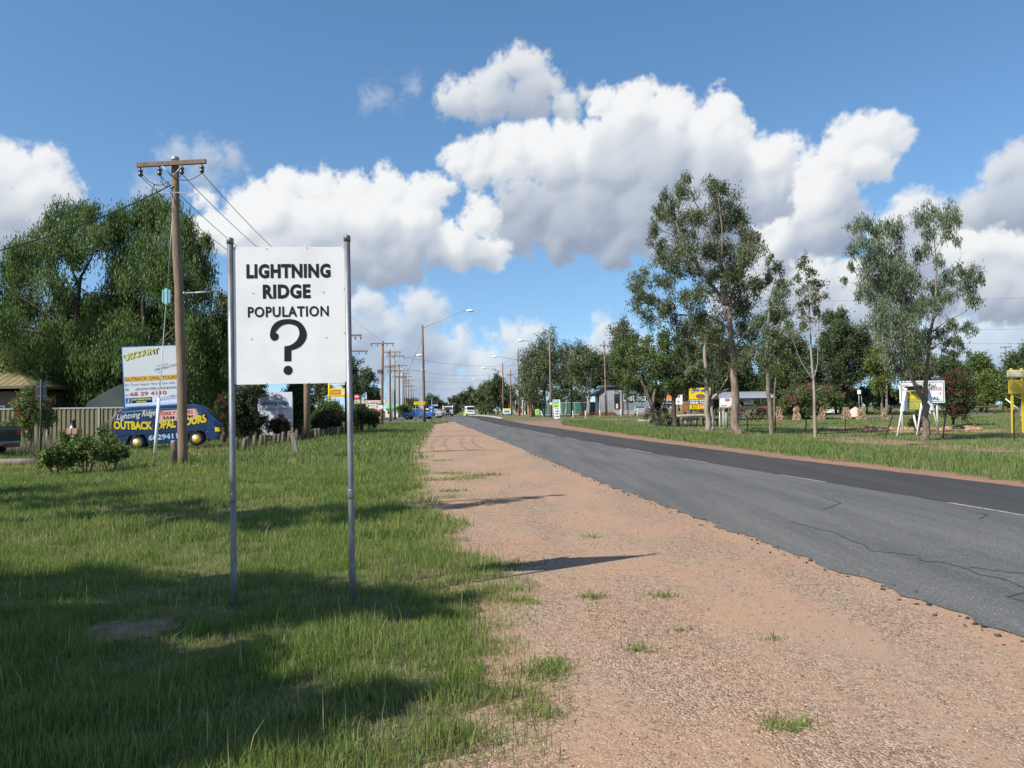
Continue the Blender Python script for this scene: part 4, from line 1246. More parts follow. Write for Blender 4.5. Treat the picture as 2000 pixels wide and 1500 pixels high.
def left_house():
    b = at(70, 46)
    t = thing('house', 'low house with an olive metal hip roof behind the khaki fence, far left', 'house', b)
    wall = mat('house_wall_brown', (.17, .13, .09), .85); roof = mat('house_roof_olive', (.22, .185, .085), .6, col2=(.185, .155, .07), scale=1.4)
    w, dp, h = 11.0, 8.0, 3.0
    MB().box((-w / 2 - .5, dp / 2, h / 2), (w, dp, h)).build('wall', wall, t)
    e = 3.28
    mb = MB()
    x0, x1, y0, y1 = -w - 1.1, .15, -.7, dp + .7
    rz_, rx0, rx1, ry = 5.25, -w + 2.8, -4.3, dp / 2
    mb.add([(x0, y0, e), (x1, y0, e), (x1, y1, e), (x0, y1, e), (rx0, ry, rz_), (rx1, ry, rz_)], [(0, 1, 5, 4), (1, 2, 5), (2, 3, 4, 5), (3, 0, 4), (3, 2, 1, 0)])
    r = mb.build('roof', roof, t)
    for k in range(int((x1 - x0) / .42)):
        xx = x0 + .3 + k * .42
        s = min(1, (xx - x0) / (rx0 - x0), (x1 - xx) / (x1 - rx1))
        if s > .08:
            MB().tube([(xx, y0, e + .01), (xx, y0 + (ry - y0) * s, e + (rz_ - e) * s + .01)], .012, 4).build('roof_rib', roof, r)
    MB().box(((x0 + x1) / 2, y0 - .06, e - .06), (x1 - x0 + .2, .12, .16)).build('gutter', mat('gutter_dark', (.13, .12, .07), .5), t)
    MB().box((x1 + .06, dp / 2, e - .06), (.12, dp + 1.5, .16)).build('gutter', MATS['gutter_dark'], t)
    for x in (-2.6, -6.5):
        f = MB().box((x, -.02, 1.55), (1.7, .08, 1.3)).build('window', WHITE, t)
        for q in (-.4, .4):
            MB().box((x + q, -.07, 1.55), (.74, .02, 1.16)).build('pane', GLASSD, f)
    MB().box((-.3, .02, 1.45), (.10, .10, 2.9)).build('verandah_post', wall, t)


left_house()


def tarp():
    b = at(205, 43)
    t = thing('tarp_shelter', 'dark green tarpaulin shelter behind the khaki fence, left of the billboard', 'shelter', b)
    m = mat('tarp_green', (.009, .020, .018), .8, col2=(.015, .028, .025), scale=1.2)
    n = 14; prof = [(-1.15, 1.4), (-1.10, 1.95), (-.95, 2.30), (-.2, 2.72), (.5, 3.05), (.78, 3.16), (1.4, 3.0), (2.3, 2.5), (2.9, 2.1), (2.95, 1.4)]
    vs = []
    for k in range(n + 1):
        y = 3.2 * k / n
        for x, z in prof:
            vs.append((x + random.uniform(-.03, .03), y, z + .05 * math.sin(k * 1.3 + x) + random.uniform(-.02, .02)))
    m_ = len(prof)
    fs = [(k * m_ + j, k * m_ + j + 1, (k + 1) * m_ + j + 1, (k + 1) * m_ + j) for k in range(n) for j in range(m_ - 1)]
    fs.append(tuple(range(m_)))
    MB().add(vs, fs, True).build('tarpaulin', m, t)
    for x in (-1.05, 2.85):
        for y in (.05, 3.1):
            MB().tube([(x, y, 0), (x, y, 1.9)], .03, 6).build('leg', STEEL, t)


tarp()


def stone_stack(label, base, h, w, m, name='stone_pillar', cat='pillar', seed=1, rows=7, parts=False, taper=.55, group=None):
    rg = random.Random(seed)
    t = thing(name, label, cat, base, 0, group) if parts else None
    mb = MB(); proto = None
    for r in range(rows):
        z = h * (r + .5) / rows; ww = w * (1 - (1 - taper) * r / rows)
        cnt = max(2, int(round(ww / (h / rows) * 1.25)))
        for side in range(2):
            for k in range(cnt):
                x = -ww / 2 + ww * (k + .5) / cnt + rg.uniform(-.02, .02) * (1 if parts else 3.5); y = (-.25 if side == 0 else .22) * ww + rg.uniform(-.03, .03)
                sz = (ww / cnt * rg.uniform(.88, 1.12), ww * .52, h / rows * rg.uniform(.86, 1.1)); rot = (rg.uniform(-.1, .1), rg.uniform(-.12, .12) * (1 if parts else 2.2), rg.uniform(-.25, .25) * (1 if parts else 2))
                if parts:
                    o = MB().box((0, 0, 0), sz).build('stone', m, t, (x, y, z), rot, bevel=.02, segs=1)
                else:
                    mb.box((x, y, z), sz, rot, taper=rg.uniform(.75, 1))
    if not parts:
        t = mb.build(name, m, None, base); tag(t, label, cat, group)
    return t


SANDST = mat('brown_sandstone', (.24, .15, .09), .9, col2=(.36, .25, .16), scale=5, island=.25, bump=.4)
lb = at(146, 29)
stone_stack('small brown stone letterbox pillar among the green shrubs before the khaki fence', lb, 1.12, .40, SANDST, 'stone_letterbox', 'letterbox', 3, 5, True, .98)
orn = thing('garden_ornament', 'small black and white ornament standing on the stone letterbox pillar', 'ornament', lb + Vector((-.06, 0, 1.05)))
MB().lathe([(.02, 0), (.10, .03), (.12, .12), (.09, .22), (.05, .28)], sides=10).build('body', BLACK, orn)
MB().lathe([(.02, .02), (.06, .05), (.065, .12), (.03, .17)], (.0, -.08, 0), sides=8).build('breast', WHITE, orn)
MB().lathe([(.01, .26), (.06, .29), (.065, .34), (.03, .39)], (.02, -.01, 0), sides=8).build('head', BLACK, orn)


def kerb_log(label, a, b, r):
    a = Vector(a); b = Vector(b); t = []
    pts = [(a.lerp(b, s) - a) + Vector((0, random.uniform(-.02, .02), random.uniform(-.01, .01) + r * .85)) for s in np.linspace(0, 1, 9)]
    o = MB().tube(pts, [r * random.uniform(.93, 1.05) for _ in pts], 10).build('kerb_log', WOODG, None, a)
    return tag(o, label, 'log')


kerb_log('long grey log lying along the dirt path by the sign post', at(-260, 25.4), at(77, 26.0), .125)
sp = at(80, 30)
t = thing('road_sign', 'grey road sign seen from behind on a thin dark post by the log', 'sign', sp, R(28))
MB().tube([(0, 0, -.1), (0, 0, 2.95)], .035, 8).build('post', mat('post_dark', (.035, .037, .04), .6), t)
MB().box((0, .05, 2.5), (.34, .02, .68)).build('plate', mat('plate_back_grey', (.13, .15, .17), .5, .4), t, bevel=.008)
MB().box((0, .03, 2.68), (.28, .025, .05)).build('bracket', STEEL, t); MB().box((0, .03, 2.32), (.28, .025, .05)).build('bracket', STEEL, t)
mp_ = at(340.5, 26.2)
t = thing('marker_post', 'short fat galvanised marker post beside the base of the near power pole', 'post', mp_)
MB().lathe([(.11, -.1), (.11, .70), (.105, .73), (.02, .74)], sides=18).build('post', GALV, t)
MB().box((.035, -.108, .52), (.06, .015, .20)).build('reflector', mat('reflector_brown', (.20, .08, .03), .4), t)


# ------------------------------------------------------------------ vehicles
def car(name, label, cat, base, rz, L, W, H, prof, colm, wheels, wr, glass, lamps=(), extra=None, tail=None):
    """prof: side outline (fractions of L and H), front towards +x; glass: list of side window outlines"""
    t = thing(name, label, cat, base, rz)
    P = [(x * L - L / 2, z * H) for x, z in prof]
    MB().prism(P, -W / 2, W / 2).build('body', colm, t, bevel=.05 * min(1, H / 1.5), segs=2)
    for g in glass:
        G = [(x * L - L / 2, z * H) for x, z in g]
        for s in (-1, 1):
            MB().prism(G, s * (W / 2 - .01), s * (W / 2 + .012)).build('window', GLASSD, t)
    for xw in wheels:
        for s in (-1, 1):
            o = MB().lathe([(.1, -.09), (wr * .92, -.10), (wr, -.06), (wr, .06), (wr * .92, .10), (.1, .09)], (xw * L - L / 2, s * (W / 2 - .08), wr), 'Y', 18).build('wheel', TYRE, t)
            MB().lathe([(wr * .6, -.01), (wr * .6, .01), (wr * .2, .03 * s)], (xw * L - L / 2, s * (W / 2 + .02), wr), 'Y', 14).build('rim', STEEL, o)
    for (nm, x, y, z, sx, sy, sz, m) in lamps:
        MB().box((x * L - L / 2, y * W, z * H), (sx, sy, sz)).build(nm, m, t, bevel=.01)
    return t


REDLAMP = mat('tail_lamp_red', (.40, .02, .02), .3); CLEARL = mat('head_lamp_clear', (.65, .66, .66), .15)
UTEP = [(.0, .30), (.0, .58), (.02, .62), (.40, .62), (.43, .96), (.47, 1.0), (.60, 1.0), (.645, .96), (.73, .64), (.96, .58), (1, .48), (1, .26), (.97, .22), (.02, .22)]
UTEG = [[(.445, .66), (.455, .92), (.53, .92), (.53, .66)], [(.545, .66), (.545, .92), (.625, .92), (.69, .66)]]
SEDP = [(.0, .34), (.01, .62), (.16, .68), (.28, .97), (.34, 1.0), (.58, 1.0), (.70, .66), (.95, .58), (1, .46), (1, .24), (.96, .18), (.03, .2)]
SEDG = [[(.22, .70), (.305, .93), (.43, .93), (.43, .70)], [(.45, .70), (.45, .93), (.57, .93), (.655, .70)]]
bl = mat('car_blue', (.015, .10, .34), .3, coat=.6); sv = mat('car_silver', (.42, .43, .45), .3, .5, coat=.6); wt = mat('car_white', (.72, .72, .70), .35, coat=.4); dk = mat('car_dark', (.02, .02, .024), .35, coat=.4)
LMP = lambda H: [('tail_lamp', .004, .38, .50, .05, .22, .22, REDLAMP), ('tail_lamp', .004, -.38, .50, .05, .22, .22, REDLAMP), ('head_lamp', .99, .34, .48, .06, .34, .16, CLEARL), ('head_lamp', .99, -.34, .48, .06, .34, .16, CLEARL),
                 ('bumper', .99, 0, .27, .14, 1.5, .18, STEEL), ('bumper', .005, 0, .28, .12, 1.5, .16, STEEL)]
b = at(817, 116); b.z += .01
car('utility_car', 'blue utility car crossing the side street beyond the yellow arrow sign', 'car', b, R(180 - 12), 4.6, 1.75, 1.55, UTEP, bl, (.2, .8), .34, UTEG, LMP(1.5))
b = at(840, 124); b.z += .01
car('sedan_car', 'silver sedan waiting just right of the blue utility car', 'car', b, R(165), 4.4, 1.7, 1.42, SEDP, sv, (.19, .8), .31, SEDG, LMP(1.4))
b = at(1250, 122); b.z += .012
car('sedan_car', 'silver sedan parked rear-on outside the grey mural building', 'car', b, R(82), 4.5, 1.72, 1.45, SEDP, sv, (.19, .8), .32, SEDG, LMP(1.4) + [('rear_screen', .22, 0, .83, .03, 1.3, .36, GLASSD)])
b = at(-8, 31)
car('utility_car', 'dark utility vehicle parked at the left edge behind the crepe myrtle', 'car', b + Vector((-1.9, 0, 0)), R(180), 4.7, 1.8, 1.95, [(x, z) for x, z in UTEP], dk, (.2, .8), .36, UTEG, LMP(1.9) + [('tow_bar', -.03, 0, .24, .34, .6, .14, mat('tow_bar_rust', (.16, .07, .04), .8))])
# four-wheel drive with a trailer, seen from behind
b = at(874, 148)
WAGP = [(.0, .30), (.0, .60), (.03, .95), (.06, 1.0), (.56, 1.0), (.66, .64), (.95, .60), (1, .50), (1, .28), (.96, .22), (.02, .24)]
t = car('four_wheel_drive', 'white and silver four-wheel drive with a spare wheel driving away up the road', 'car', b, R(96.6), 4.7, 1.85, 1.85, WAGP, wt, (.2, .82), .40, [[(.06, .64), (.08, .92), (.30, .92), (.30, .64)], [(.32, .64), (.32, .92), (.53, .92), (.61, .64)]],
        LMP(1.85) + [('rear_screen', -.002, 0, .80, .03, 1.45, .50, GLASSD)])
MB().lathe([(.12, -.1), (.34, -.1), (.36, 0), (.34, .1), (.12, .1)], (-2.48, .15, 1.05), 'X', 18).build('spare_wheel', TYRE, t)
for s in (-1, 1):
    MB().tube([(-2.2, s * .86, 1.5), (-2.25, s * .9, 2.05), (-1.2, s * .85, 2.05)], .05, 6).build('roof_bar', wt, t)
b = at(863, 144)
t = thing('box_trailer', 'low pale trailer standing left of the four-wheel drive', 'trailer', b, R(96.6))
MB().box((0, 0, .72), (2.2, 1.4, .5)).build('tray', mat('trailer_pale', (.42, .38, .33), .6), t, bevel=.03)
MB().box((-.1, 0, 1.12), (1.5, 1.1, .5)).build('load', mat('load_brown', (.22, .17, .13), .8), t, bevel=.05)
MB().tube([(1.1, 0, .55), (2.1, 0, .5)], .05, 6).build('drawbar', STEEL, t)
for s in (-1, 1):
    MB().lathe([(.1, -.08), (.30, -.08), (.32, 0), (.30, .08), (.1, .08)], (-.1, s * .78, .32), 'Y', 16).build('wheel', TYRE, t)
# the white truck coming towards the camera
b = at(918.5, 192)
t = thing('delivery_truck', 'white truck coming down the road towards the camera', 'truck', b, R(-83.4))
MB().box((-.3, 0, 1.35), (3.0, 2.0, 1.5)).build('cab', wt, t, bevel=.10)
MB().box((-3.6, 0, 1.5), (3.6, 2.1, 1.6)).build('cargo_body', wt, t, bevel=.04)
MB().box((1.16, 0, 1.72), (.10, 1.78, .72)).build('windscreen', GLASSD, t, bevel=.05)
MB().box((1.2, 0, .55), (.14, 2.0, .32)).build('bumper', wt, t, bevel=.03)
MB().box((1.21, 0, 1.05), (.03, 1.1, .18)).build('grille', BLACK, t)
for s in (-1, 1):
    MB().box((1.22, s * .8, 1.02), (.05, .28, .2)).build('head_lamp', CLEARL, t)
    MB().box((.85, s * 1.15, 1.7), (.06, .16, .36)).build('mirror', BLACK, t)
    for x in (.4, -4.2):
        MB().lathe([(.1, -.12), (.40, -.12), (.42, 0), (.40, .12), (.1, .12)], (x, s * .88, .42), 'Y', 16).build('wheel', TYRE, t)
MB().tube([(.2, .8, 2.0), (.2, .8, 3.0)], .02, 5).build('aerial', BLACK, t)


# ------------------------------------------------------------------ roadside signs
def sign(name, label, px0, px1, py0, py1, d, facem, posts=(.1, .9), postm=None, rz=0.0, th=.04, r=.035, cat='sign', posth=0.0, back=None):
    """upright sign whose face spans the given picture box at distance d; returns thing, width, height, bottom height"""
    a = above(px0, py1, d); b = above(px1, py0, d)
    cxm = (px0 + px1) / 2; base = at(cxm, d)
    W = (b.x - a.x) / max(math.cos(rz), .3); H = b.z - a.z; z0 = a.z - base.z
    t = thing(name, label, cat, base, rz)
    MB().box((0, 0, z0 + H / 2), (W, th, H)).build('panel', facem, t)
    for q in posts:
        x = -W / 2 + W * q
        MB().tube([(x, th / 2 + r, -.1), (x, th / 2 + r, z0 + H * .92 + posth)], r, 8).build('post', postm or STEEL, t)
    return t, W, H, z0


def fr(t, W, H, z0, y=-.026):
    """returns helpers that place panels and lettering by fractions of a sign face"""
    X = lambda u: -W / 2 + W * u
    Z = lambda v: z0 + H * (1 - v)
    P = lambda u0, u1, v0, v1, m, k=1: patch(t, rect(X(u0), Z(v1), X(u1), Z(v0)), m, y - .003 * k)
    T = lambda s, u0, u1, v0, v1, m, bold=.0, k=3, **kw: letters(t, s, m, X(u0), Z(v1), W * (u1 - u0), H * (v1 - v0), y - .003 * k, bold=bold, **kw)
    return X, Z, P, T


NAVY = mat('ink_navy', (.02, .03, .10), .5); RED = mat('ink_red', (.52, .04, .04), .5); GREENI = mat('ink_green', (.02, .20, .13), .5); BLUEI = mat('ink_blue', (.03, .13, .42), .5)
CREAM = mat('cream_paint', (.74, .66, .44), .55); ORANGE = mat('orange_paint', (.72, .26, .05), .5); SIGNY = mat('sign_yellow', (.82, .56, .01), .45); LIME = mat('sign_lime', (.42, .66, .07), .5); PALEB = mat('sign_pale_blue', (.22, .48, .70), .5)
WHITES = mat('sign_white', (.80, .80, .80), .5); REDP = mat('sign_red', (.60, .04, .05), .5); BROWNW = mat('brown_wood', (.26, .11, .04), .75, col2=(.36, .17, .07), scale=3, stretch=(4, 4, .6))

# resort sign behind the dark shrubs
t, W, H, z0 = sign('resort_sign', 'tall pale resort sign half hidden by dark shrubs and red blossom', 503, 571, 765.5, 850, 46, mat('resort_panel', (.60, .63, .70), .5), (.06, .97), WHITES, th=.10, r=.06)
X, Z, P, T = fr(t, W, H, z0, -.052)
T('lightning ridge', .10, .90, .20, .33, NAVY, .012)
T('outback resort', .12, .90, .34, .43, mat('ink_slate', (.26, .30, .38), .5))
P(.50, .90, .455, .462, MATS['ink_slate'])
for a0, a1, rx in ((.2, 3.6, .16), (2.2, 5.6, .16), (4.4, 7.6, .13)):
    pts = [(X(.60) + rx * .9 * math.cos(a) + .05 * a0 - .12, -.062, Z(.11) + rx * .9 * math.sin(a)) for a in np.linspace(a0, a1, 14)]
    MB().tube(pts, .014, 4).build('logo_swirl', RED, t)

# timber bollard row: one bollard, then copies of it
BOLW = mat('bollard_timber', (.20, .165, .115), .9, col2=(.11, .088, .065), scale=6, bump=.5, stretch=(3, 3, .6), spec=.1)
row = [ground(452, 884), ground(505, 875), ground(552, 867.5), ground(600, 860), ground(645, 852), ground(697, 842.5)]
cum = [0]
for a, b in zip(row, row[1:]): cum.append(cum[-1] + (b - a).length)
n = 34; proto = None
for k in range(n):
    s = cum[-1] * (k + .5) / n; j = max(i for i in range(len(row) - 1) if cum[i] <= s)
    p = row[j].lerp(row[j + 1], (s - cum[j]) / (cum[j + 1] - cum[j])); p += Vector((random.uniform(-.08, .08), random.uniform(-.12, .12), 0)); p.z = hz(p.y)
    if proto is None:
        proto = MB().tube([(0, 0, -.15), (.01, 0, .25), (0, 0, .54), (0, 0, .585)], [.105, .10, .095, .07], 9).build('timber_bollard', BOLW, None, p)
        tag(proto, 'short round timber bollard in the row along the left verge', 'bollard', 'timber bollards in a row along the left verge')
    else:
        o = link(proto.copy()); o.location = p; o.rotation_euler = (random.uniform(-.06, .06), random.uniform(-.07, .07), random.uniform(0, 6)); o.scale = (random.uniform(.85, 1.1),) * 2 + (random.uniform(.88, 1.1),)
st = ground(579, 889)
tp = above(571.5, 848, st.y) - st
o = MB().box((tp.x / 2, 0, tp.z / 2), (.17, .10, math.hypot(tp.x, tp.z) + .1), (0, math.atan2(tp.x, tp.z), 0)).build('timber_stake', WOODG, None, st, bevel=.012)
tag(o, 'flat grey timber stake leaning left in the grass before the bollards', 'stake')

# bottle-shop sign on a yellow post, other signs of the left side
t, W, H, z0 = sign('bottle_shop_sign', 'bright yellow shop sign on a yellow post, seen under the town sign', 643.5, 680, 758, 775.5, 80, SIGNY, (), None)
X, Z, P, T = fr(t, W, H, z0)
MB().tube([(X(0), .05, .0), (X(0), .05, z0 + 4.4)], .12, 10).build('post', SIGNY, t)
P(.11, .60, .22, .70, mat('sign_dark_red', (.40, .03, .02), .5)); T('XXXX', .15, .57, .32, .62, mat('sign_gold', (.80, .58, .25), .5), .04)
T('GO', .66, .97, .24, .70, WHITES, .03)
T('THAT ORIGINAL FAMILY', .05, .94, .84, .95, BLACK, .0)
MB().box((X(.5) + .1, .0, z0 + H + .52), (W * .95, .06, .36)).build('upper_panel', WHITES, t)
letters(t, 'DRIVE-IN', NAVY, X(.12), z0 + H + .41, W * .8, .2, -.036)
t, W, H, z0 = sign('house_sale_sign', 'small tilted pale blue sign by the second pole, below the town sign', 603, 613.5, 758, 771, 62, PALEB, (.15,), WHITES, rz=R(20))
X, Z, P, T = fr(t, W, H, z0); P(.12, .88, .1, .32, WHITES); P(.3, .7, .45, .75, NAVY)
t, W, H, z0 = sign('fuel_sign', 'red and white square sign above a yellow one, right of the town sign post', 692.5, 701.5, 771, 779.5, 82, REDP, (.5,), STEEL)
X, Z, P, T = fr(t, W, H, z0); P(.05, .95, .40, .58, WHITES); T('SALE', .15, .85, .10, .34, WHITES, .02)
t, W, H, z0 = sign('takeaway_sign', 'pale green sign with a yellow square, under the red and white one', 692.5, 703.5, 780.5, 791, 80, mat('sign_pale_green', (.36, .52, .50), .5), (.5,), STEEL)
X, Z, P, T = fr(t, W, H, z0); P(.08, .62, .1, .62, SIGNY); T('e', .25, .45, .22, .5, BLACK, .03); T('OPEN', .1, .9, .72, .9, WHITES, .01)
t, W, H, z0 = sign('caravan_park_sign', 'long white roadside sign with orange edge behind the reddish pole', 706.5, 755, 781.5, 788.5, 98, ORANGE, (.15, .85), STEEL)
X, Z, P, T = fr(t, W, H, z0); P(.01, .955, .12, .88, WHITES); T('OPAL Caravan Park', .04, .90, .22, .78, BLACK, .02)
t, W, H, z0 = sign('motel_sign', 'white board with a green emblem and orange frame below the caravan park sign', 715, 737, 788.8, 798, 99, ORANGE, (.12, .88), STEEL)
X, Z, P, T = fr(t, W, H, z0); P(.05, .90, .06, .90, WHITES)
MB().flat(oval(X(.24), Z(.45), .12, .17, 12), -.035).build('emblem', GREENI, t); T('Motel', .42, .80, .18, .42, BLACK, .01); T('Units & Cabins', .38, .86, .52, .74, BLACK, 0)
t, W, H, z0 = sign('notice_board', 'low dark red notice board under the white board with the green emblem', 720, 736, 798.5, 806, 100, mat('notice_red', (.36, .03, .05), .5), (.1, .9), STEEL)
X, Z, P, T = fr(t, W, H, z0); T('VACANCY', .1, .9, .3, .7, WHITES, .02)
fb = at(716, 110)
t = thing('flag_pole', 'thin flag pole with a small blue and white flag on the left', 'flag', fb)
MB().tube([(0, 0, 0), (0, 0, 4.1)], .035, 6).build('pole', STEEL, t)
fl = MB(); vs = []
for k in range(8):
    x = -.03 - k * .10; vs += [(x, .06 * math.sin(k * 1.2), 4.0 - .02 * k * k), (x, .06 * math.sin(k * 1.2 + .4), 3.0 - .01 * k * k)]
fl.add(vs, [(2 * k, 2 * k + 1, 2 * k + 3, 2 * k + 2) for k in range(7)], True).build('flag', mat('flag_blue', (.05, .12, .36), .7, col2=(.6, .62, .66), scale=2.5), t)
wp = at(740.5, 82)
t = thing('guide_post', 'thin white guide post leaning by the reddish power pole', 'post', wp, rot=(0, R(4), 0))
MB().tube([(0, 0, -.1), (0, 0, 1.0)], .055, 8).build('post', WHITE, t); MB().box((0, -.055, .85), (.07, .02, .12)).build('reflector', REDLAMP, t)
# yellow direction sign with a pointed right end
t, W, H, z0 = sign('direction_sign', 'yellow finger board direction sign with a black arrow tip on two posts', 808.5, 830.5, 784.2, 790.6, 98, SIGNY, (.16, .84), GALV, r=.045)
X, Z, P, T = fr(t, W, H, z0)
T('Lightning Ridge', .06, .80, .14, .44, mat('ink_ochre', (.28, .17, .01), .5), .01); T('Opal Fields', .12, .72, .54, .86, MATS['ink_ochre'], .01)
MB().flat([(X(.87), Z(.1)), (X(.97), Z(.5)), (X(.87), Z(.9)), (X(.82), Z(.9)), (X(.90), Z(.5)), (X(.82), Z(.1))], -.034).build('arrow', BLACK, t)
t, W, H, z0 = sign('service_sign', 'blue service sign with white symbols on a post beside the street lamp', 836.8, 847.5, 792.3, 806, 100, BLUEI, (.55,), GALV, r=.05)
X, Z, P, T = fr(t, W, H, z0)
P(.44, .56, .10, .42, WHITES); P(.30, .70, .20, .32, WHITES); P(.45, .58, .58, .92, WHITES); P(.38, .65, .70, .76, WHITES)
b = at(843.5, 103)
t = thing('street_name_sign', 'small white street name sign above the blue service sign', 'sign', b)
MB().tube([(0, 0, 0), (0, 0, 2.9)], .035, 6).build('post', STEEL, t)
MB().box((.42, -.04, 2.05), (.72, .02, .16)).build('blade', WHITES, t); letters(t, 'MORILLA ST', BLACK, .1, 2.0, .62, .10, -.054, bold=.02)
t, W, H, z0 = sign('school_crossing_sign', 'round fluorescent green warning sign left of the white truck', 905.5, 910, 806, 812, 185, mat('fluoro_green', (.55, .80, .05), .5), (.5,), STEEL)

# ------------------------------------------------------------------ signs of the right side
t, W, H, z0 = sign('mine_tour_sign', 'big bright yellow mine tour sign behind the twin-trunk gum', 1346.5, 1388, 757.2, 799.2, 98, SIGNY, (.06, .62), mat('post_brown_steel', (.12, .09, .07), .7), r=.055)
X, Z, P, T = fr(t, W, H, z0)
T('OPAL', .10, .52, .10, .27, BLUEI, .05, rise=.30); T('MINE', .56, .96, .06, .20, BLUEI, .05, rise=-.05)
MB().flat(oval(X(.53), Z(.40), W * .215, H * .115, 28), -.035).build('emblem', mat('emblem_brown', (.16, .07, .06), .6, col2=(.30, .15, .10), scale=6), t)
P(.0, 1.0, .54, .775, BLACK); T('GRAND MONARCH', .04, .98, .562, .64, WHITES, .05); T('MINE TOUR', .04, .95, .665, .75, WHITES, .06)
P(.47, 1.0, .82, .96, REDP, 2); T('2-5 km', .50, .90, .84, .945, WHITES, .05, k=4); T('OPEN', .20, .40, .81, .86, BLACK, .01); T('DAILY', .20, .40, .91, .96, BLACK, .01)
for v in (.83, .93): P(.125, .175, v - .03, v + .03, BLACK)
t, W, H, z0 = sign('shop_sign', 'white and orange hand-painted sign on timber legs behind the dark trunk', 1299.5, 1333, 771, 790.5, 88, WHITES, (.28, .70, .98), mat('post_timber_tan', (.36, .22, .12), .8), r=.05)
X, Z, P, T = fr(t, W, H, z0)
P(.10, .38, .0, .50, ORANGE); P(.60, .86, .0, .30, mat('sign_burnt_orange', (.55, .20, .07), .5)); P(.48, .60, .0, .40, PALEB); P(.0, .45, .88, 1.0, BLACK); T('GEMS', .05, .44, .55, .84, BLACK, .05)
MB().flat([(X(.72), Z(.55)), (X(.84), Z(.68)), (X(.72), Z(.82))], -.035).build('arrow', RED, t)
MB().tube([(W * .3, .05, .0), (W * .02, .3, z0)], .05, 6).tube([(W * .52, .3, 0), (W * .36, .05, z0)], .05, 6).build('brace', MATS['post_timber_tan'], t)
b = at(1337.5, 97)
t = thing('timber_gate', 'brown timber gate leaf with grey posts beside the yellow mine tour sign', 'gate', b)
for k in range(4):
    MB().box((-.28 + k * .19, 0, 1.55), (.17, .04, 1.3)).build('board', BROWNW, t)
for z in (1.2, 1.9): MB().box((0, -.035, z), (.8, .03, .08)).build('rail', WOODG, t)
for x in (-.45, .52): MB().box((x, .02, 1.15), (.13, .13, 2.5)).build('gate_post', WOODG, t)
# white banners under and beside the shelter
t, W, H, z0 = sign('banner_sign', 'white banner with a red oval emblem at the left end of the metal shelter', 1406.5, 1432.5, 777.5, 795, 93, WHITES, (.0,), STEEL, r=.05)
X, Z, P, T = fr(t, W, H, z0); MB().flat(oval(X(.55), Z(.2), W * .21, H * .17, 24), -.032).build('emblem', RED, t); T('OPALS', .40, .70, .14, .27, CREAM, .02, k=4); P(.08, .5, .80, .86, BLACK)
t, W, H, z0 = sign('price_board', 'small white price board with red and black lettering under the metal shelter', 1453, 1472, 777.5, 790, 94, WHITES, (.05, .95), STEEL)
X, Z, P, T = fr(t, W, H, z0); T('OPALS', .45, .85, .08, .24, BLACK, .01); T('SALE', .06, .26, .30, .55, RED, .05); T('HERE', .38, .66, .42, .56, BLACK, .01); T('OPEN 7 DAYS', .25, .92, .70, .82, BLACK, 0)


def shelter():
    b = at(1470, 96)
    t = thing('metal_shelter', 'open shelter with a grey corrugated iron gable roof over the old wagon', 'shelter', b)
    xl, xr = at(1409, 92).x - b.x, at(1523, 92).x - b.x
    ze, zr = above(1450, 777.5, 93).z - b.z, above(1450, 765, 95.5).z - b.z
    m = mat('grey_corrugated_iron', (.40, .42, .44), .45, .4, col2=(.33, .35, .36), scale=2)
    y0, yr, y1 = -3.0, 0, 3.0
    r = MB().add([(xl, y0, ze), (xr, y0, ze), (xr - .1, yr, zr), (xl + .8, yr, zr), (xl, y1, ze), (xr, y1, ze)], [(0, 1, 2, 3), (3, 2, 5, 4)]).add([(xl, y0, ze - .05), (xr, y0, ze - .05), (xr - .1, yr, zr - .05), (xl + .8, yr, zr - .05), (xl, y1, ze - .05), (xr, y1, ze - .05)], [(0, 1, 2, 3), (3, 2, 5, 4)]).build('roof', m, t)
    k = 0; x = xl + .15
    while x < xr - .05:
        f = (x - xl) / (xr - xl); xt = xl + .8 + f * (xr - .1 - xl - .8)
        MB().tube([(x, y0, ze + .02), (xt, yr, zr + .02)], .03, 4).build('roof_rib', m, r); x += .30
    for x in (xl + .15, xr - .2):
        for y in (y0 + .15, y1 - .15):
            MB().tube([(x, y, 0), (x, y, ze)], .09, 8).build('post', WOODG, t)
    MB().box(((xl + xr) / 2, y0 + .15, ze - .08), (xr - xl - .2, .08, .14)).build('beam', STEEL, t)
    for s in (1, -1): MB().tube([(xl + .15, y0 + .15, ze - .02), (xl + .5, 0, zr - .1)], .04, 5).build('rafter', STEEL, t)


shelter()


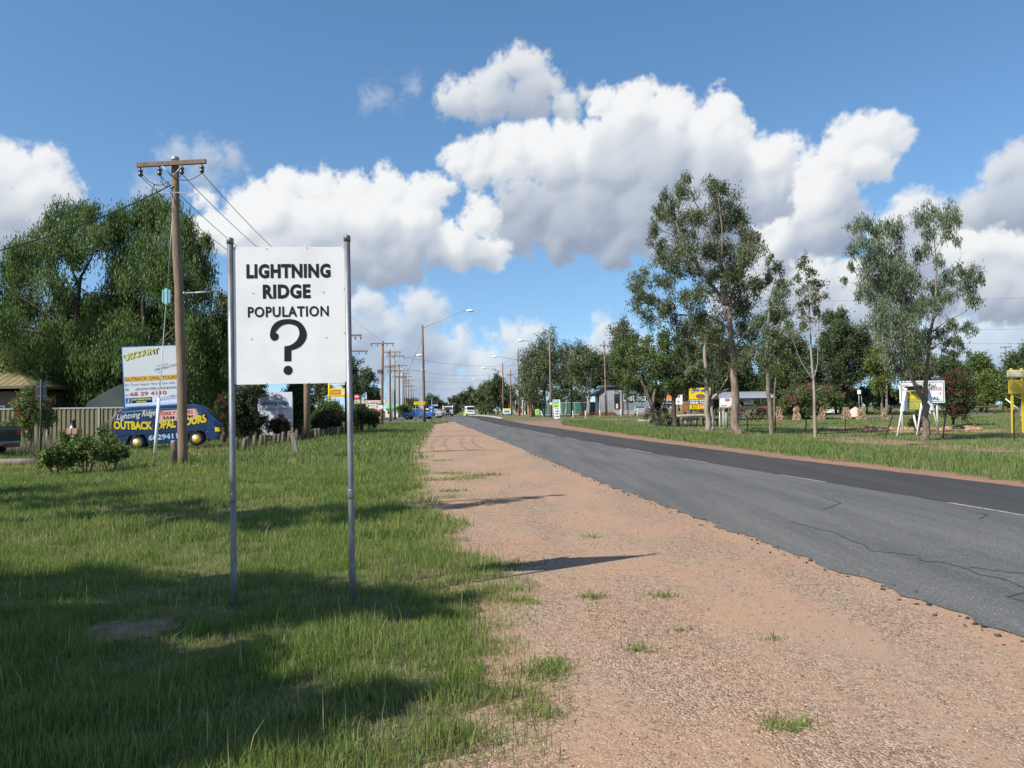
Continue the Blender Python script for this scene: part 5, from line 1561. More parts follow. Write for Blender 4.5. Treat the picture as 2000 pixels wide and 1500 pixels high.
def wagon():
    b = at(1470, 89)
    t = thing('old_wagon', 'old dark timber wagon with spoked wheels under the metal shelter', 'wagon', b, R(-6))
    DW = mat('wagon_dark_timber', (.045, .036, .030), .85, col2=(.08, .065, .055), scale=5); LW = mat('wagon_light_timber', (.30, .25, .20), .85)
    L = 4.6
    for k in range(5):
        MB().box((-.1, -.8 + k * .4, 1.55), (L, .36, .09)).build('bed_plank', DW, t)
    for s in (-1, 1):
        MB().box((.3, s * .95, 1.35), (3.9, .10, .30)).build('side_rail', DW, t)
    MB().box((-2.7, -.3, 1.48), (1.9, .12, .10), (0, .05, 0)).build('shaft', LW, t); MB().box((-2.7, .3, 1.44), (1.9, .12, .10), (0, .05, 0)).build('shaft', LW, t)
    for xw, r, m in ((-.98, .56, LW), (.72, .72, DW)):
        MB().tube([(xw, -.95, r), (xw, .95, r)], .06, 8).build('axle', DW, t)
        MB().box((xw, 0, (r + 1.3) / 2), (.25, 1.3, 1.3 - r)).build('bolster', DW, t)
        for s in (-1, 1):
            pts = [(xw + r * .94 * math.cos(a), s * 1.02, r + r * .94 * math.sin(a)) for a in np.linspace(0, 2 * math.pi, 25)]
            w = MB().tube(pts, .055, 6, caps=False).build('wheel', DW, t)
            for k in range(12):
                a = k * math.pi / 6
                MB().tube([(xw, s * 1.02, r), (xw + r * .92 * math.cos(a), s * 1.02, r + r * .92 * math.sin(a))], .03, 5).build('spoke', m, w)
            MB().lathe([(.06, -.12), (.13, -.10), (.13, .10), (.06, .12)], (xw, s * 1.02, r), 'Y', 10).build('hub', DW, w)
    MB().box((1.3, -.98, 1.44), (1.2, .06, .22)).build('red_board', mat('wagon_faded_red', (.22, .05, .05), .8), t)


wagon()


def log_bench(label, px0, px1, py, d, legs, m, th=.12, lean=0.0, legm=None, group=None, fx=(0.1, .9)):
    a = above(px0, py, d); b = above(px1, py - lean, d); base = at(px0, d)
    t = thing('log_bench', label, 'bench', base, 0, group)
    A = a - base; B = b - base
    MB().tube([A + (B - A) * s + Vector((0, 0, .03 * math.sin(s * 5 + px0))) for s in np.linspace(0, 1, 7)], [th * random.uniform(.85, 1.1) for _ in range(7)], 8).build('seat', m, t)
    for q in legs:
        p = A + (B - A) * q
        MB().tube([(p.x + .05, random.uniform(-.15, .15), -.08), (p.x, 0, p.z - th * .3)], .085, 7).build('leg', legm or m, t)


PALEW = mat('bleached_log', (.42, .36, .28), .9, col2=(.30, .25, .19), scale=6, stretch=(.5, 3, 3), spec=.1)
DARKW = mat('dark_log', (.10, .075, .055), .9, spec=.1)
log_bench('long pale log rail standing behind the rustic benches on the right', 1318, 1396, 812.5, 74, (.25, .52, .95), PALEW, .14, 1.0)
log_bench('rustic bench with dark legs at the left end of the bench group', 1308, 1328, 817.5, 69, (.25, .85), PALEW, .12, .5, DARKW)
log_bench('pale curved log bench in the middle of the bench group', 1330, 1366, 818, 68, (.08, .38, .55, .85), PALEW, .15, 0, PALEW)
log_bench('reddish log bench right of the twin-trunk gum', 1371, 1402.5, 818.5, 70, (.06, .62, .93), mat('reddish_log', (.20, .13, .10), .9), .12, -.6)
log_bench('dark log bench on the far lawn left of the yellow sign', 1901, 1949, 795, 104, (.14, .86), DARKW, .12, .8)
log_bench('thin grey log rail beyond the red blossom bush', 1738, 1760, 793.5, 106, (.08, .92), WOODG, .08, 0)
for lab, px, top, bot, r, m in (('thin white pipe post, left of the three by the big gum', 1406.3, 805, 836, .045, WHITE), ('thin cream pipe post in the middle of the three by the big gum', 1413, 803, 837, .045, mat('cream_pipe', (.72, .66, .52), .6)),
                                ('thick grey pipe post, right of the three by the big gum', 1419, 806, 837, .13, mat('grey_pipe', (.22, .25, .29), .6, col2=(.30, .33, .36), scale=4))):
    g = ground(px, bot); z = above(px, top, g.y).z
    t = thing('pipe_post', lab, 'post', g)
    MB().lathe([(r, -.1), (r, z - .03), (r * .9, z)], sides=12).build('post', m, t)
    MB().lathe([(r * 1.15, z - .04), (r * 1.15, z), (r * .5, z + .03)], sides=12).build('cap', m, t)
PICK = mat('star_picket_black', (.035, .032, .03), .7)
PICKETS = [('dark star picket right of the big gum trunk', 1460, 1460, 815, 842), ('dark star picket right of the second gum trunk', 1514.5, 1514, 812, 843), ('dark star picket left of the slender gum trunk', 1575, 1573, 815, 847), ('faint grey star picket between the slender gum and the gravel heap', 1651.5, 1649, 818, 847),
           ('dark star picket leaning right, before the rock garden', 1743, 1727, 813, 855), ('grey star picket right of the sandwich board', 1847, 1841, 806, 857), ('dark star picket in front of the yellow sign at right', 1980, 1980, 800, 862)]
for lab, xt, xb, top, bot in PICKETS:
    g = ground(xb, bot); e = above(xt, top, g.y) - g
    t = thing('star_picket', lab, 'fence post', g, 0, 'star pickets along the paddock')
    mb = MB()
    for a in (0, 2.09, 4.19):
        c, s = math.cos(a) * .032, math.sin(a) * .032
        mb.add([(-.004, 0, -.1), (.004 + c, s, -.1), (.004 + c + e.x, s, e.z), (e.x - .004, 0, e.z), (.004, .004, -.1), (c, s + .008, -.1), (c + e.x, s + .008, e.z), (e.x + .004, .004, e.z)], [(0, 1, 2, 3), (4, 5, 6, 7), (1, 5, 6, 2), (3, 2, 6, 7)])
    mb.build('post', PICK, t)
    MB().box((e.x, 0, e.z - .05), (.05, .05, .05)).build('cap', PICK, t)


# sandwich board and the white sign behind it
def opal_signs():
    d2 = 45.5
    t, W, H, z0 = sign('opal_sign', 'large white roadside sign with a navy border behind the yellow sandwich board', 1758.5, 1844.5, 743, 787.5, d2, WHITES, (.06, .845), mat('post_cream', (.70, .66, .52), .6), th=.08, r=.05)
    X, Z, P, T = fr(t, W, H, z0, -.042)
    for (u0, u1, v0, v1) in ((.025, .975, .055, .075), (.025, .975, .925, .945), (.025, .036, .055, .945), (.964, .975, .055, .945)):
        P(u0, u1, v0, v1, NAVY)
    T('LIGHTNING', .05, .46, .31, .44, RED, .0); T('RIDGE', .64, .93, .31, .44, RED, .0)
    T('OPAL', .55, .88, .73, .88, NAVY, .03)
    rg = np.random.default_rng(5); mb = MB()
    for k in range(34):
        a = rg.uniform(0, 6.28); r = rg.uniform(.02, .26); cxx, cz = X(.72) + r * math.cos(a), Z(.20) + r * .75 * math.sin(a)
        mb.flat([(cxx, cz), (cxx + rg.uniform(-.1, .1), cz - rg.uniform(.05, .22)), (cxx + rg.uniform(-.03, .03) + .03, cz - .02)], -.048)
    mb.build('drawing', mat('drawing_ink', (.05, .08, .07), .6), t)
    mb = MB(); mb.flat([(X(.90), Z(.52)), (X(.915), Z(.56)), (X(.885), Z(.64)), (X(.88), Z(.60))], -.047); mb.build('star_mark', RED, t)
    D = 41.0
    b = at(1795, D)
    s = thing('sandwich_board', 'tall white A-frame stand with a yellow and green opal panel, behind the forked gum', 'sandwich board', b)
    C = lambda X_, Y_, dd=D: above(1730 + X_ * .135, 700 + Y_ * .135, dd) - b
    def quad(pts, m, nm, y=0.0, th=.03):
        q = [C(*p) for p in pts]
        MB().prism([(v.x, v.z) for v in q], y, y + th).build(nm, m, s)
    quad([(318, 480), (545, 455), (530, 745), (322, 752)], SIGNY, 'yellow_panel', .10)
    quad([(275, 380), (555, 355), (552, 388), (292, 408)], WHITES, 'roof_cap', -.35, .9)
    quad([(283, 430), (320, 430), (322, 760), (214, 768)], WHITES, 'side_panel', .06)
    quad([(545, 400), (612, 445), (665, 480), (727, 748), (520, 756)], WHITES, 'side_panel', .14)
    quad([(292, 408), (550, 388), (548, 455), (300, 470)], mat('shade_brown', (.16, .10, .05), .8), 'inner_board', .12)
    q0, q1 = C(330, 752), C(528, 470); w = q1.x - q0.x; h = q1.z - q0.z
    yf = .094
    letters(s, 'OPAL', GREENI, q0.x + .05 * w, q0.z + .78 * h, .92 * w, .20 * h, yf, bold=.03)
    for z0_, z1_, tx in ((.38, .60, 'AUSTRALIAN'), (.13, .34, 'NATURAL GEM')):
        patch(s, rect(q0.x + .03 * w, q0.z + z0_ * h, q1.x - .03 * w, q0.z + z1_ * h), mat('panel_teal', (.05, .22, .20), .5), yf + .003)
        patch(s, rect(q0.x + .13 * w, q0.z + (z0_ + .03) * h, q1.x - .03 * w, q0.z + (z1_ - .04) * h), SIGNY, yf + .001)
        letters(s, tx, GREENI, q0.x + .16 * w, q0.z + (z0_ + .05) * h, .78 * w, .10 * h, yf - .002, bold=.02)
    patch(s, rect(q0.x + .03 * w, q0.z + .02 * h, q1.x - .03 * w, q0.z + .09 * h), MATS['panel_teal'], yf + .003)
    for p0, p1, y0, y1 in (((290, 440), (130, 1125), -.02, -.25), ((560, 440), (428, 1105), .06, -.15), ((440, 800), (518, 1092), .3, .35), ((640, 450), (818, 1088), .16, .30)):
        a, e = C(*p0), C(*p1); a.y = y0; e.y = y1; e.z = max(min(e.z, .05), -.02)
        MB().tube([a, e], .055, 4).build('leg', WHITE, s)
    a, e = C(640, 765), C(745, 850); MB().tube([(a.x, .1, a.z), (e.x, .3, e.z)], .04, 4).build('brace', MATS['post_cream'], s)


opal_signs()

# yellow double-panel sign cut by the right edge
a = ground(1981, 846); D = a.y
t = thing('yellow_sign', 'mustard yellow two-post sign with a cream framed header at the right edge', 'sign', a)
u = lambda px: above(px, 770, D).x - a.x
zz = lambda py: above(1985, py, D).z - a.z
MUST = mat('mustard_paint', (.60, .42, .05), .55); 
for px in (1977.5, 1998, 2030):
    MB().box((u(px), .06, zz(719) / 2), (.10, .09, zz(719))).build('post', mat('mustard_post', (.62, .44, .04), .55), t)
MB().box(((u(1970) + u(2042)) / 2, 0, (zz(742) + zz(769)) / 2), (u(2042) - u(1970), .05, zz(742) - zz(769))).build('panel', MUST, t)
MB().box(((u(1968) + u(2044)) / 2, -.01, (zz(722.5) + zz(736.5)) / 2), (u(2044) - u(1968), .06, zz(722.5) - zz(736.5))).build('header_frame', mat('header_cream', (.66, .58, .30), .55), t)
MB().box(((u(1970) + u(2042)) / 2, -.03, (zz(724.5) + zz(734.5)) / 2), (u(2042) - u(1970), .06, zz(724.5) - zz(734.5))).build('header_panel', mat('header_grey', (.50, .48, .38), .6), t)
t = thing('barrier_rail', 'thin white boom rail slanting down behind the mustard yellow sign', 'rail', at(1968, 60))
p, q = above(1964, 779, 60) - at(1968, 60), above(2000, 808, 60) - at(1968, 60)
MB().tube([p, q], .05, 6).build('rail', WHITE, t); MB().tube([(q.x, 0, 0), (q.x, 0, q.z + .1)], .06, 6).build('post', WHITE, t); MB().tube([(1.2, .6, .9), (2.6, .6, .92)], .05, 6).tube([(1.35, .6, 0), (1.35, .6, .9)], .05, 6).build('side_rail', WOODG, t)

# stone cairns, rock garden, gravel heap
CAIRN = mat('cairn_stone', (.22, .145, .09), .9, col2=(.34, .24, .155), scale=4, island=.45)
for k, (px, top, bot, w, lab) in enumerate(((1520.5, 795, 820, 12, 'stone pillar left of the pink bougainvillea, nearest the wagon'), (1555.5, 793, 818, 12, 'stone pillar in front of the pink bougainvillea'), (1604, 794, 818, 11, 'stone pillar at the right end of the pink bougainvillea'),
                                     (1651.5, 791, 813.5, 14, 'stone pillar left of the pair below the pale gravel heap'), (1682, 790, 813, 13, 'stone pillar right of the pair below the pale gravel heap'), (1727.5, 790, 811, 8, 'small stone pillar beside the grey timber pole'))):
    d = 88; b = at(px, d); sc = d / FPX
    stone_stack(lab, b, (bot - top) * sc * 1.05, w * sc * 1.15, CAIRN, 'stone_pillar', 'stone pillar', 20 + k, 8, False, .42, 'rough stone pillars across the far lawn')
o = MB()
rg = random.Random(4)
mound = []
n, rings = 26, 6
vs = [(0, 0, 1.25)]
for r in range(1, rings + 1):
    for k in range(n):
        a = 2 * math.pi * k / n; q = r / rings
        vs.append((1.35 * q * math.cos(a) * 1.0, 1.2 * q * math.sin(a), 1.25 * (1 - q ** 1.25) + rg.uniform(-.04, .04) * (r < rings)))
fs = [(0, 1 + k, 1 + (k + 1) % n) for k in range(n)]
for r in range(rings - 1):
    for k in range(n):
        a = 1 + r * n + k; b_ = 1 + r * n + (k + 1) % n; fs.append((a, a + n, b_ + n, b_))
tag(MB().add(vs, fs, True).build('gravel_heap', mat('heap_pale_gravel', (.40, .33, .26), .95, col2=(.52, .45, .37), scale=9, bump=.6), None, at(1670, 100)), 'pale conical gravel heap on the far lawn', 'gravel heap')
ROCK = mat('garden_rock', (.30, .16, .09), .9, col2=(.44, .28, .17), scale=3, bump=.6)
first = None
for k in range(44):
    px = rg.uniform(1690, 1915); d = 49.5 + rg.gauss(0, .8) + (abs(px - 1800) / 110) ** 2 * .5
    if 1715 < px < 1880 and rg.random() < .35: d += 2.2
    b = at(px, d); s = rg.uniform(.10, .24) * (1.6 if (1690 < px < 1722 or 1875 < px < 1905) else 1)
    if first is None:
        base = MB().lathe([(.02, -.6), (.7, -.5), (1, -.05), (.8, .45), (.35, .72), (.02, .78)], sides=8)
        base.v = [(x * rg.uniform(.75, 1.2), y * rg.uniform(.75, 1.2), z * rg.uniform(.8, 1.2)) for x, y, z in base.v]
        first = base.build('garden_rock', ROCK, None, b); tag(first, 'rough orange-brown rock in the low border around the rock garden', 'rock', 'rocks bordering the rock garden')
        o = first
    else:
        o = link(first.copy()); o.location = b
    o.scale = (s * rg.uniform(.9, 1.6), s * rg.uniform(.8, 1.2), s * rg.uniform(.7, 1.1)); o.rotation_euler = (rg.uniform(-.3, .3), rg.uniform(-.3, .3), rg.uniform(0, 6))
o = link(first.copy()); o.location = at(1871, 50.6) ; o.scale = (.42, .4, .34); o.data = first.data.copy(); o.data.materials.clear(); o.data.materials.append(BLACK); tag(o, 'black rounded rock behind the border of the rock garden', 'rock')
g = at(1732, 103)
pole_thing('bare grey timber pole left of the white opal sign', g, above(1732, 738, 103).z - hz(103), .16, WOODG, name='timber_pole', cat='pole')
b = at(1678, 104)
t = thing('park_sign', 'small white box on a thin post behind the gravel heap', 'sign', b)
zt = above(1678, 762, 104).z - b.z
MB().tube([(0, 0, 0), (0, 0, zt)], .05, 6).tube([(.5, 0, 0), (.25, 0, zt * .98)], .04, 5).build('post', STEEL, t)
MB().box((0, -.1, zt - .25), (.36, .3, .55)).build('box', WHITES, t, bevel=.03)
w_ = at(1526, 84)
# white guide bollards along the side track
first = None
for px, top, bot, lean in ((1062, 803, 816, .38), (1119.5, 803, 819.5, -.12), (1143.5, 801, 819, 0), (1172, 800.5, 817.5, -.06), (1213, 803, 815.5, 0), (1245, 803, 815.5, -.05)):
    d = 106 if bot > 818 else 112
    b = at(px, d); h = 1.08
    if first is None:
        first = thing('guide_bollard', '', 'bollard', b, 0, 'white guide bollards beside the side track')
        MB().tube([(0, 0, -.1), (0, 0, h - .03), (0, 0, h)], [.075, .075, .05], 10).build('post', WHITE, first)
        MB().box((0, -.075, h - .2), (.06, .02, .12)).build('reflector', REDLAMP, first)
        o = first
    else:
        o = copy_tree(first)
    o.location = b; o.rotation_euler = (0, -lean if px < 1100 else lean * .5, 0)
    o['label'] = {1062: 'white bollard leaning hard left under the dark gum', 1119.5: 'white bollard right of the white sandwich board', 1143.5: 'white bollard below the forked white gum', 1172: 'white bollard before the left corner of the grey mural building',
                  1213: 'white bollard before the dark mural', 1245: 'white bollard in front of the silver sedan'}[px]
k_ = at(1257, 92)
tag(MB().box((0, 0, .07), (1.3, .35, .16)).build('wheel_stop', mat('concrete_pale', (.52, .47, .38), .9), None, k_, bevel=.02), 'pale concrete wheel stop lying at the edge of the side track', 'wheel stop')


# ------------------------------------------------------------------ buildings on the right and far ahead
def mural_building():
    D = 138.0
    b = at(1216, D)
    t = thing('mural_building', 'grey corrugated shop building with a dark painted mural behind the trees', 'building', b)
    u = lambda px: at(px, D).x - b.x
    z = lambda py: above(1216, py, D).z - b.z
    wall = mat('grey_wall_sheet', (.36, .39, .42), .6, col2=(.30, .33, .36), scale=1.5)
    x0, x1 = u(1171), u(1268); h = z(760)
    MB().box(((x0 + x1) / 2, 3.5, h / 2), (x1 - x0, 7, h)).build('wall', wall, t)
    for k in range(18):
        x = x0 + .12 + k * .30
        if x < u(1199) - .1: MB().tube([(x, -.01, .1), (x, -.01, h - .35)], .035, 5).build('wall_rib', wall, t)
    dark = mat('charcoal_trim', (.03, .035, .045), .5)
    MB().prism([(u(1157), z(772)), (u(1163), z(772.5)), (u(1182), z(758)), (x1 + .2, z(757)), (x1 + .2, z(754)), (u(1180), z(754.8)), (u(1160), z(769))], -.25, 7.2).build('roof', dark, t)
    d = MB().box((u(1205), -.02, z(784)), (u(1210) - u(1200), .1, z(769.5) - z(799))).build('door', dark, t)
    MB().box((u(1205), -.08, z(784)), (u(1208.8) - u(1201.2), .03, z(771) - z(797.5))).build('door_glass', GLASSD, d)
    MB().box((u(1205), -.10, z(793)), (.36, .02, .8)).build('notice', CREAM, d)
    patch(t, rect(u(1216), z(801), u(1266), z(763)), mat('mural_slate', (.16, .22, .26), .6, col2=(.24, .31, .35), scale=.8), -.012, 'mural')
    MB().flat(oval(u(1242), z(778.5), u(1266) - u(1242), z(771.5) - z(781), 26), -.016).build('mural_patch', mat('mural_dark_teal', (.015, .055, .065), .6), t)
    letters(t, 'Lost Sea', WHITES, u(1217), z(783), u(1262) - u(1217), z(769.5) - z(783), -.03, bold=.0)
    letters(t, 'OPALS', mat('mural_mint', (.45, .62, .56), .6), u(1237), z(790), u(1252) - u(1237), z(785) - z(790), -.03, bold=.01)
    # verandah on the left
    MB().prism([(u(1137), z(771)), (u(1168), z(772.5)), (u(1168), z(769)), (u(1140), z(766))], .5, 6).build('verandah_roof', dark, t)
    for px in (1137.5, 1143.5, 1170.5): MB().box((u(px), .8, z(772) / 2), (.16, .16, z(772))).build('verandah_post', dark, t)
    MB().box(((u(1132) + u(1200)) / 2, 1.2, .2), (u(1200) - u(1132), 3.2, .45)).build('deck', mat('deck_rust', (.17, .065, .04), .85), t)
    MB().prism([(u(1172), z(757)), (u(1176), z(751)), (u(1250), z(750)), (u(1262), z(757))], 3, 7).build('upper_roof', mat('roof_teal', (.05, .16, .15), .6), t)


mural_building()
GFENCE = mat('green_sheet_metal', (.025, .105, .075), .6)
sheet_fence('green_fence', 'dark green sheet metal fence behind the forked white gums', at(1045, 158).x, at(1172, 150).x, 158, 2.35, .42, GFENCE, mat('fence_rail_pale', (.35, .42, .40), .5), 3.0, None, 150)


def brick_wall():
    b = at(1040, 162)
    t = thing('brick_wall', 'orange brick wall with two piers left of the green fence', 'wall', b)
    W, H = (1047 - 1032) / FPX * 162, 1.95
    BR = mat('orange_brick', (.40, .20, .11), .9, col2=(.50, .29, .18), scale=6)
    MB().box((0, .1, H / 2 - .1), (W, .16, H)).build('mortar_core', mat('mortar', (.45, .38, .30), .95), t)
    bm = MB().box((0, 0, 0), (.27, .05, .10)).build('brick', BR, t, (-W / 2 + .15, .0, .06))
    for r in range(13):
        for k in range(5):
            if r == 0 and k == 0: continue
            o = link(bm.copy()); o.parent = t; o.location = (-W / 2 + .15 + k * .30 + (.15 if r % 2 else 0) * (k < 4), .0, .06 + r * .14)
    for x in (-W / 2 - .1, .08, W / 2 + .1):
        MB().box((x, .05, H / 2), (.34, .38, H + .1)).build('pier', BR, t)


brick_wall()


def cream_house():
    D = 172
    b = at(1010, D)
    t = thing('cream_house', 'cream house with a white ornate gable beyond the right-hand poles', 'house', b)
    u = lambda px: at(px, D).x - b.x
    z = lambda py: above(1010, py, D).z - b.z
    MB().box(((u(991) + u(1024)) / 2, 3, z(782) / 2), (u(1024) - u(991), 6, z(782))).build('wall', CREAM, t)
    MB().prism([(u(988), z(783.5)), (u(1004), z(776)), (u(1013), z(777)), (u(1013), z(783))], -.3, 6.5).build('roof', mat('roof_terracotta', (.25, .11, .07), .8), t)
    MB().prism([(u(1013), z(783)), (u(1015), z(776)), (u(1019), z(776.5)), (u(1022), z(773.5)), (u(1026), z(774)), (u(1029), z(777.5)), (u(1031), z(783))], -.5, -.3).build('gable', WHITES, t)
    MB().flat(oval(u(1026), z(779.5), .22, .18, 12), -.52).build('gable_emblem', BLUEI, t)
    for px in (1013.5, 1019, 1025, 1030.5):
        MB().box((u(px), -.4, z(783) / 2), (.22, .22, z(783))).build('porch_post', WHITES, t)
    for px in (996, 1003):
        w = MB().box((u(px), -.04, z(790)), (.55, .08, .8)).build('window', WHITES, t); MB().box((u(px), -.09, z(790)), (.42, .02, .66)).build('pane', GLASSD, w)
    MB().box((u(1009.5), -.05, z(797)), (.9, .1, 1.5)).build('doorway', BLACK, t)
    MB().box((u(1012), -.3, z(780)), (.5, .5, .9)).build('pillar_top', CREAM, t)


cream_house()
t, W, H, z0 = sign('red_fence_panel', 'dark red panel fence in front of the cream house porch', 1010.5, 1019.5, 797.5, 807, 160, mat('panel_dark_red', (.22, .03, .03), .6), (0, .5, 1), STEEL, cat='fence')
t, W, H, z0 = sign('lime_board', 'lime green A-frame board on the grass by the brick wall', 1045, 1053.2, 799, 809.5, 122, LIME, (.1, .9), STEEL)
X, Z, P, T = fr(t, W, H, z0); P(.2, .8, .12, .28, PALEB); P(.25, .75, .74, .84, ORANGE); T('OPALS', .2, .8, .4, .6, GREENI, .02)
t, W, H, z0 = sign('tall_shop_sign', 'tall green and lime shop sign in a white frame behind the white sandwich board', 1080, 1094, 780.5, 803, 112, WHITES, (.05, .95), WHITES, r=.06)
X, Z, P, T = fr(t, W, H, z0); P(.03, .82, .05, .32, mat('sign_teal', (.14, .40, .38), .5)); P(.03, .82, .34, .95, LIME); T('OPEN', .1, .7, .10, .25, WHITES, .02); T('CAFE', .12, .7, .50, .66, GREENI, .02)
t, W, H, z0 = sign('white_board', 'white sandwich board with a black arrow and lettering by the right-hand pole', 1083, 1092.5, 796, 817.5, 104, WHITES, (.0, 1.0), WHITES, r=.04)
X, Z, P, T = fr(t, W, H, z0); P(.15, .62, .08, .12, BLACK); MB().flat([(X(.6), Z(.04)), (X(.85), Z(.10)), (X(.6), Z(.16))], -.032).build('arrow', BLACK, t)
T('Cafe', .12, .88, .24, .38, BLACK, .03); T('OPALS', .12, .88, .48, .62, BLACK, .02); T('OPEN', .12, .88, .74, .86, BLACK, .03)
MB().box((.15, .55, z0 + H / 2 - .05), (W, .03, H * 1.02), (R(-14), 0, 0)).build('back_leaf', WHITES, t)
t, W, H, z0 = sign('blue_billboard', 'blue and white billboard with a yellow sun seen through the dark gum', 1048, 1066, 763, 783, 150, PALEB, (.1, .9), STEEL, r=.06)
X, Z, P, T = fr(t, W, H, z0); P(.1, .95, .0, .42, WHITES); MB().flat(oval(X(.35), Z(.85), .3, .18, 14), -.035).build('sun_emblem', SIGNY, t); T('OPAL', .25, .85, .1, .32, BLACK, .04)
t, W, H, z0 = sign('roadside_banner', 'long blue and white banner with yellow top by the far right kerb', 982.5, 997.5, 797.5, 808, 150, WHITES, (0, .5, 1), STEEL)
X, Z, P, T = fr(t, W, H, z0); P(.1, .98, .0, .2, SIGNY); P(.12, .85, .34, .85, PALEB); T('OPALS', .2, .8, .45, .72, NAVY, .03)


def small_shed(name, label, cat, px0, px1, py_e, py_r, d, wallm, roofm):
    b = at((px0 + px1) / 2, d)
    t = thing(name, label, cat, b)
    W = (px1 - px0) / FPX * d; e = above(px0, py_e, d).z - b.z; r = above(px0, py_r, d).z - b.z
    MB().box((0, 2.5, e / 2), (W * .94, 5, e)).build('wall', wallm, t)
    MB().add([(-W / 2, -.4, e), (W / 2, -.4, e), (W / 2, 2.5, r), (-W / 2, 2.5, r), (-W / 2, 5.4, e), (W / 2, 5.4, e)], [(0, 1, 2, 3), (3, 2, 5, 4), (0, 3, 4), (1, 5, 2)]).build('roof', roofm, t)
    for q in (-.25, .22):
        w = MB().box((W * q, -.03, e * .55), (W * .16, .08, e * .36)).build('window', WHITE, t); MB().box((W * q, -.08, e * .55), (W * .13, .02, e * .28)).build('pane', GLASSD, w)
    MB().box((0, -.03, e * .38), (W * .12, .06, e * .72)).build('door', BROWNW, t)


GI = MATS['grey_corrugated_iron']
small_shed('cottage', 'small grey cottage with a pale iron roof behind the red blossom bush', 'cottage', 1862, 1900, 757, 744, 128, mat('cottage_grey', (.28, .28, .29), .8), mat('pale_iron', (.62, .62, .62), .5))
small_shed('shop_building', 'low white and cream shop behind the left row of power poles', 'shop', 752, 778, 798, 789, 150, CREAM, mat('roof_lime_trim', (.18, .50, .16), .6))
small_shed('park_office', 'low pale building glimpsed behind the caravan park sign', 'building', 708, 742, 806, 800, 118, WHITES, mat('roof_red_iron', (.30, .08, .06), .6))
small_shed('caravan', 'pale blue-grey caravan roof showing above the red blossom bushes', 'caravan', 622, 646, 804.5, 799, 78, mat('caravan_side', (.30, .36, .42), .6), mat('caravan_roof', (.24, .32, .40), .5))
small_shed('white_shed', 'white shed glimpsed between the trunks of the far right trees', 'shed', 1622, 1640, 764, 760, 122, WHITES, WHITES)
pole_b = []
for lab, px, d, top, m, arms, lamp, lean in (
        ('brown power pole at the corner of the grey mural building', 1184, 124, 665, WOODP, [(10.9, 1.6, .1)], None, -.012), ('brown power pole left of the forked white gums', 1116.5, 130, 681, WOODP, [(9.6, 1.6, 0)], None, 0),
        ('tall brown lamp pole beside the white sandwich board', 1076, 118, 650, WOODP, [], (10.6, -3.9, .9, .3), -.004), ('brown lamp pole behind the thin white pole, far right side', 1014, 142, 682, WOODP, [], (9.2, -3.8, .6, .4), -.004),
        ('brown power pole left of the lamp pole by the cream house', 998, 158, 722, WOODP, [(8.0, 1.4, 0)], None, -.002), ('brown lamp pole standing by the far blue banner', 983, 168, 709, WOODR, [], (8.8, -3.6, .7, .4), -.003), ('small far lamp pole above the round dark trees', 956, 205, 732, WOODP, [], (9.6, -3.4, .6, .4), 0)):
    b = at(px, d); h = above(px, top, d).z - b.z
    arms = [(min(z_, h - .3), l_, o_) for z_, l_, o_ in arms]
    if lamp: lamp = (h * .84, *lamp[1:])
    pole_thing(lab, b, h, .155, m, arms, lamp, lean, 'power poles along the right side', sides=8, label_plate=(px == 1076)); pole_b.append(b + Vector((lean * h, 0, h - .3)))
pole_thing('thin white steel pole in front of the cream house', at(1021, 138), above(1021, 727, 138).z - hz(138), .06, WHITE, name='steel_pole', cat='pole')
pole_thing('slim grey steel post standing at the far right kerb', at(1007, 150), 2.9, .06, STEEL, name='steel_pole', cat='pole')
WN = [(pole_b[0], pole_b[1], .5), (pole_b[1], pole_b[2], .4), (pole_b[2], pole_b[3], .6), (pole_b[3], pole_b[5], .5)]
for n, (a, b, s) in enumerate(WN):
    for k in (0, .9):
        wire(a - Vector((0, 0, k)), b - Vector((0, 0, k)), s, '%s cable of right-side span %s' % (('upper', 'lower')[k > 0], ('one', 'two', 'three', 'four')[n]), .016, n=8)
for n, (px, d, z0_, px2, d2, z1_, sag) in enumerate(((780, 134, 8.4, 983, 168, 8.9, 1.0), (785, 150, 7.2, 998, 158, 7.4, .9), (793, 182, 7.0, 956, 205, 8.0, 1.1), (763, 104, 8.8, 1014, 142, 9.0, .8))):
    wire(at(px, d) + Vector((0, 0, z0_)), at(px2, d2) + Vector((0, 0, z1_)), sag, ('nearest', 'second', 'third', 'farthest')[(1, 2, 3, 0)[n]] + ' sagging cable crossing high over the road', .018)
far = at(1967, 165); hf = above(1967, 676, 165).z - hz(165)
t = pole_thing('distant power pole with double crossarms above the trees at right', far, hf, .14, WOODP, [(hf - .2, 2.3, 0), (hf - 1.4, 2.3, 0)], sides=6)
for n, (py, py2) in enumerate(((662, 690), (640, 660), (585, 598))):
    wire(above(1240 + 30 * n, py, 150), above(2200, py2 - 22, 150), .6, ('lowest', 'middle', 'highest')[n] + ' thin cable crossing the sky behind the right-hand gums', .022)
kp = [Vector((road_r(y) + .15, y, hz(y))) for y in (113, 122, 132, 145, 160, 180, 205)]
mb = MB(); vs = []
for p in kp: vs += [(p.x, p.y, p.z - .1), (p.x, p.y, p.z + .15), (p.x + .35, p.y, p.z + .15), (p.x + .35, p.y, p.z - .1)]
mb.add(vs, [(4 * k + j, 4 * k + (j + 1) % 4, 4 * k + 4 + (j + 1) % 4, 4 * k + 4 + j) for k in range(len(kp) - 1) for j in range(4)] + [(0, 1, 2, 3)])
tag(mb.build('kerb', mat('kerb_concrete', (.46, .41, .34), .9)), kind='structure')


# ------------------------------------------------------------------ trees, shrubs, flowers
COVER = 1.55


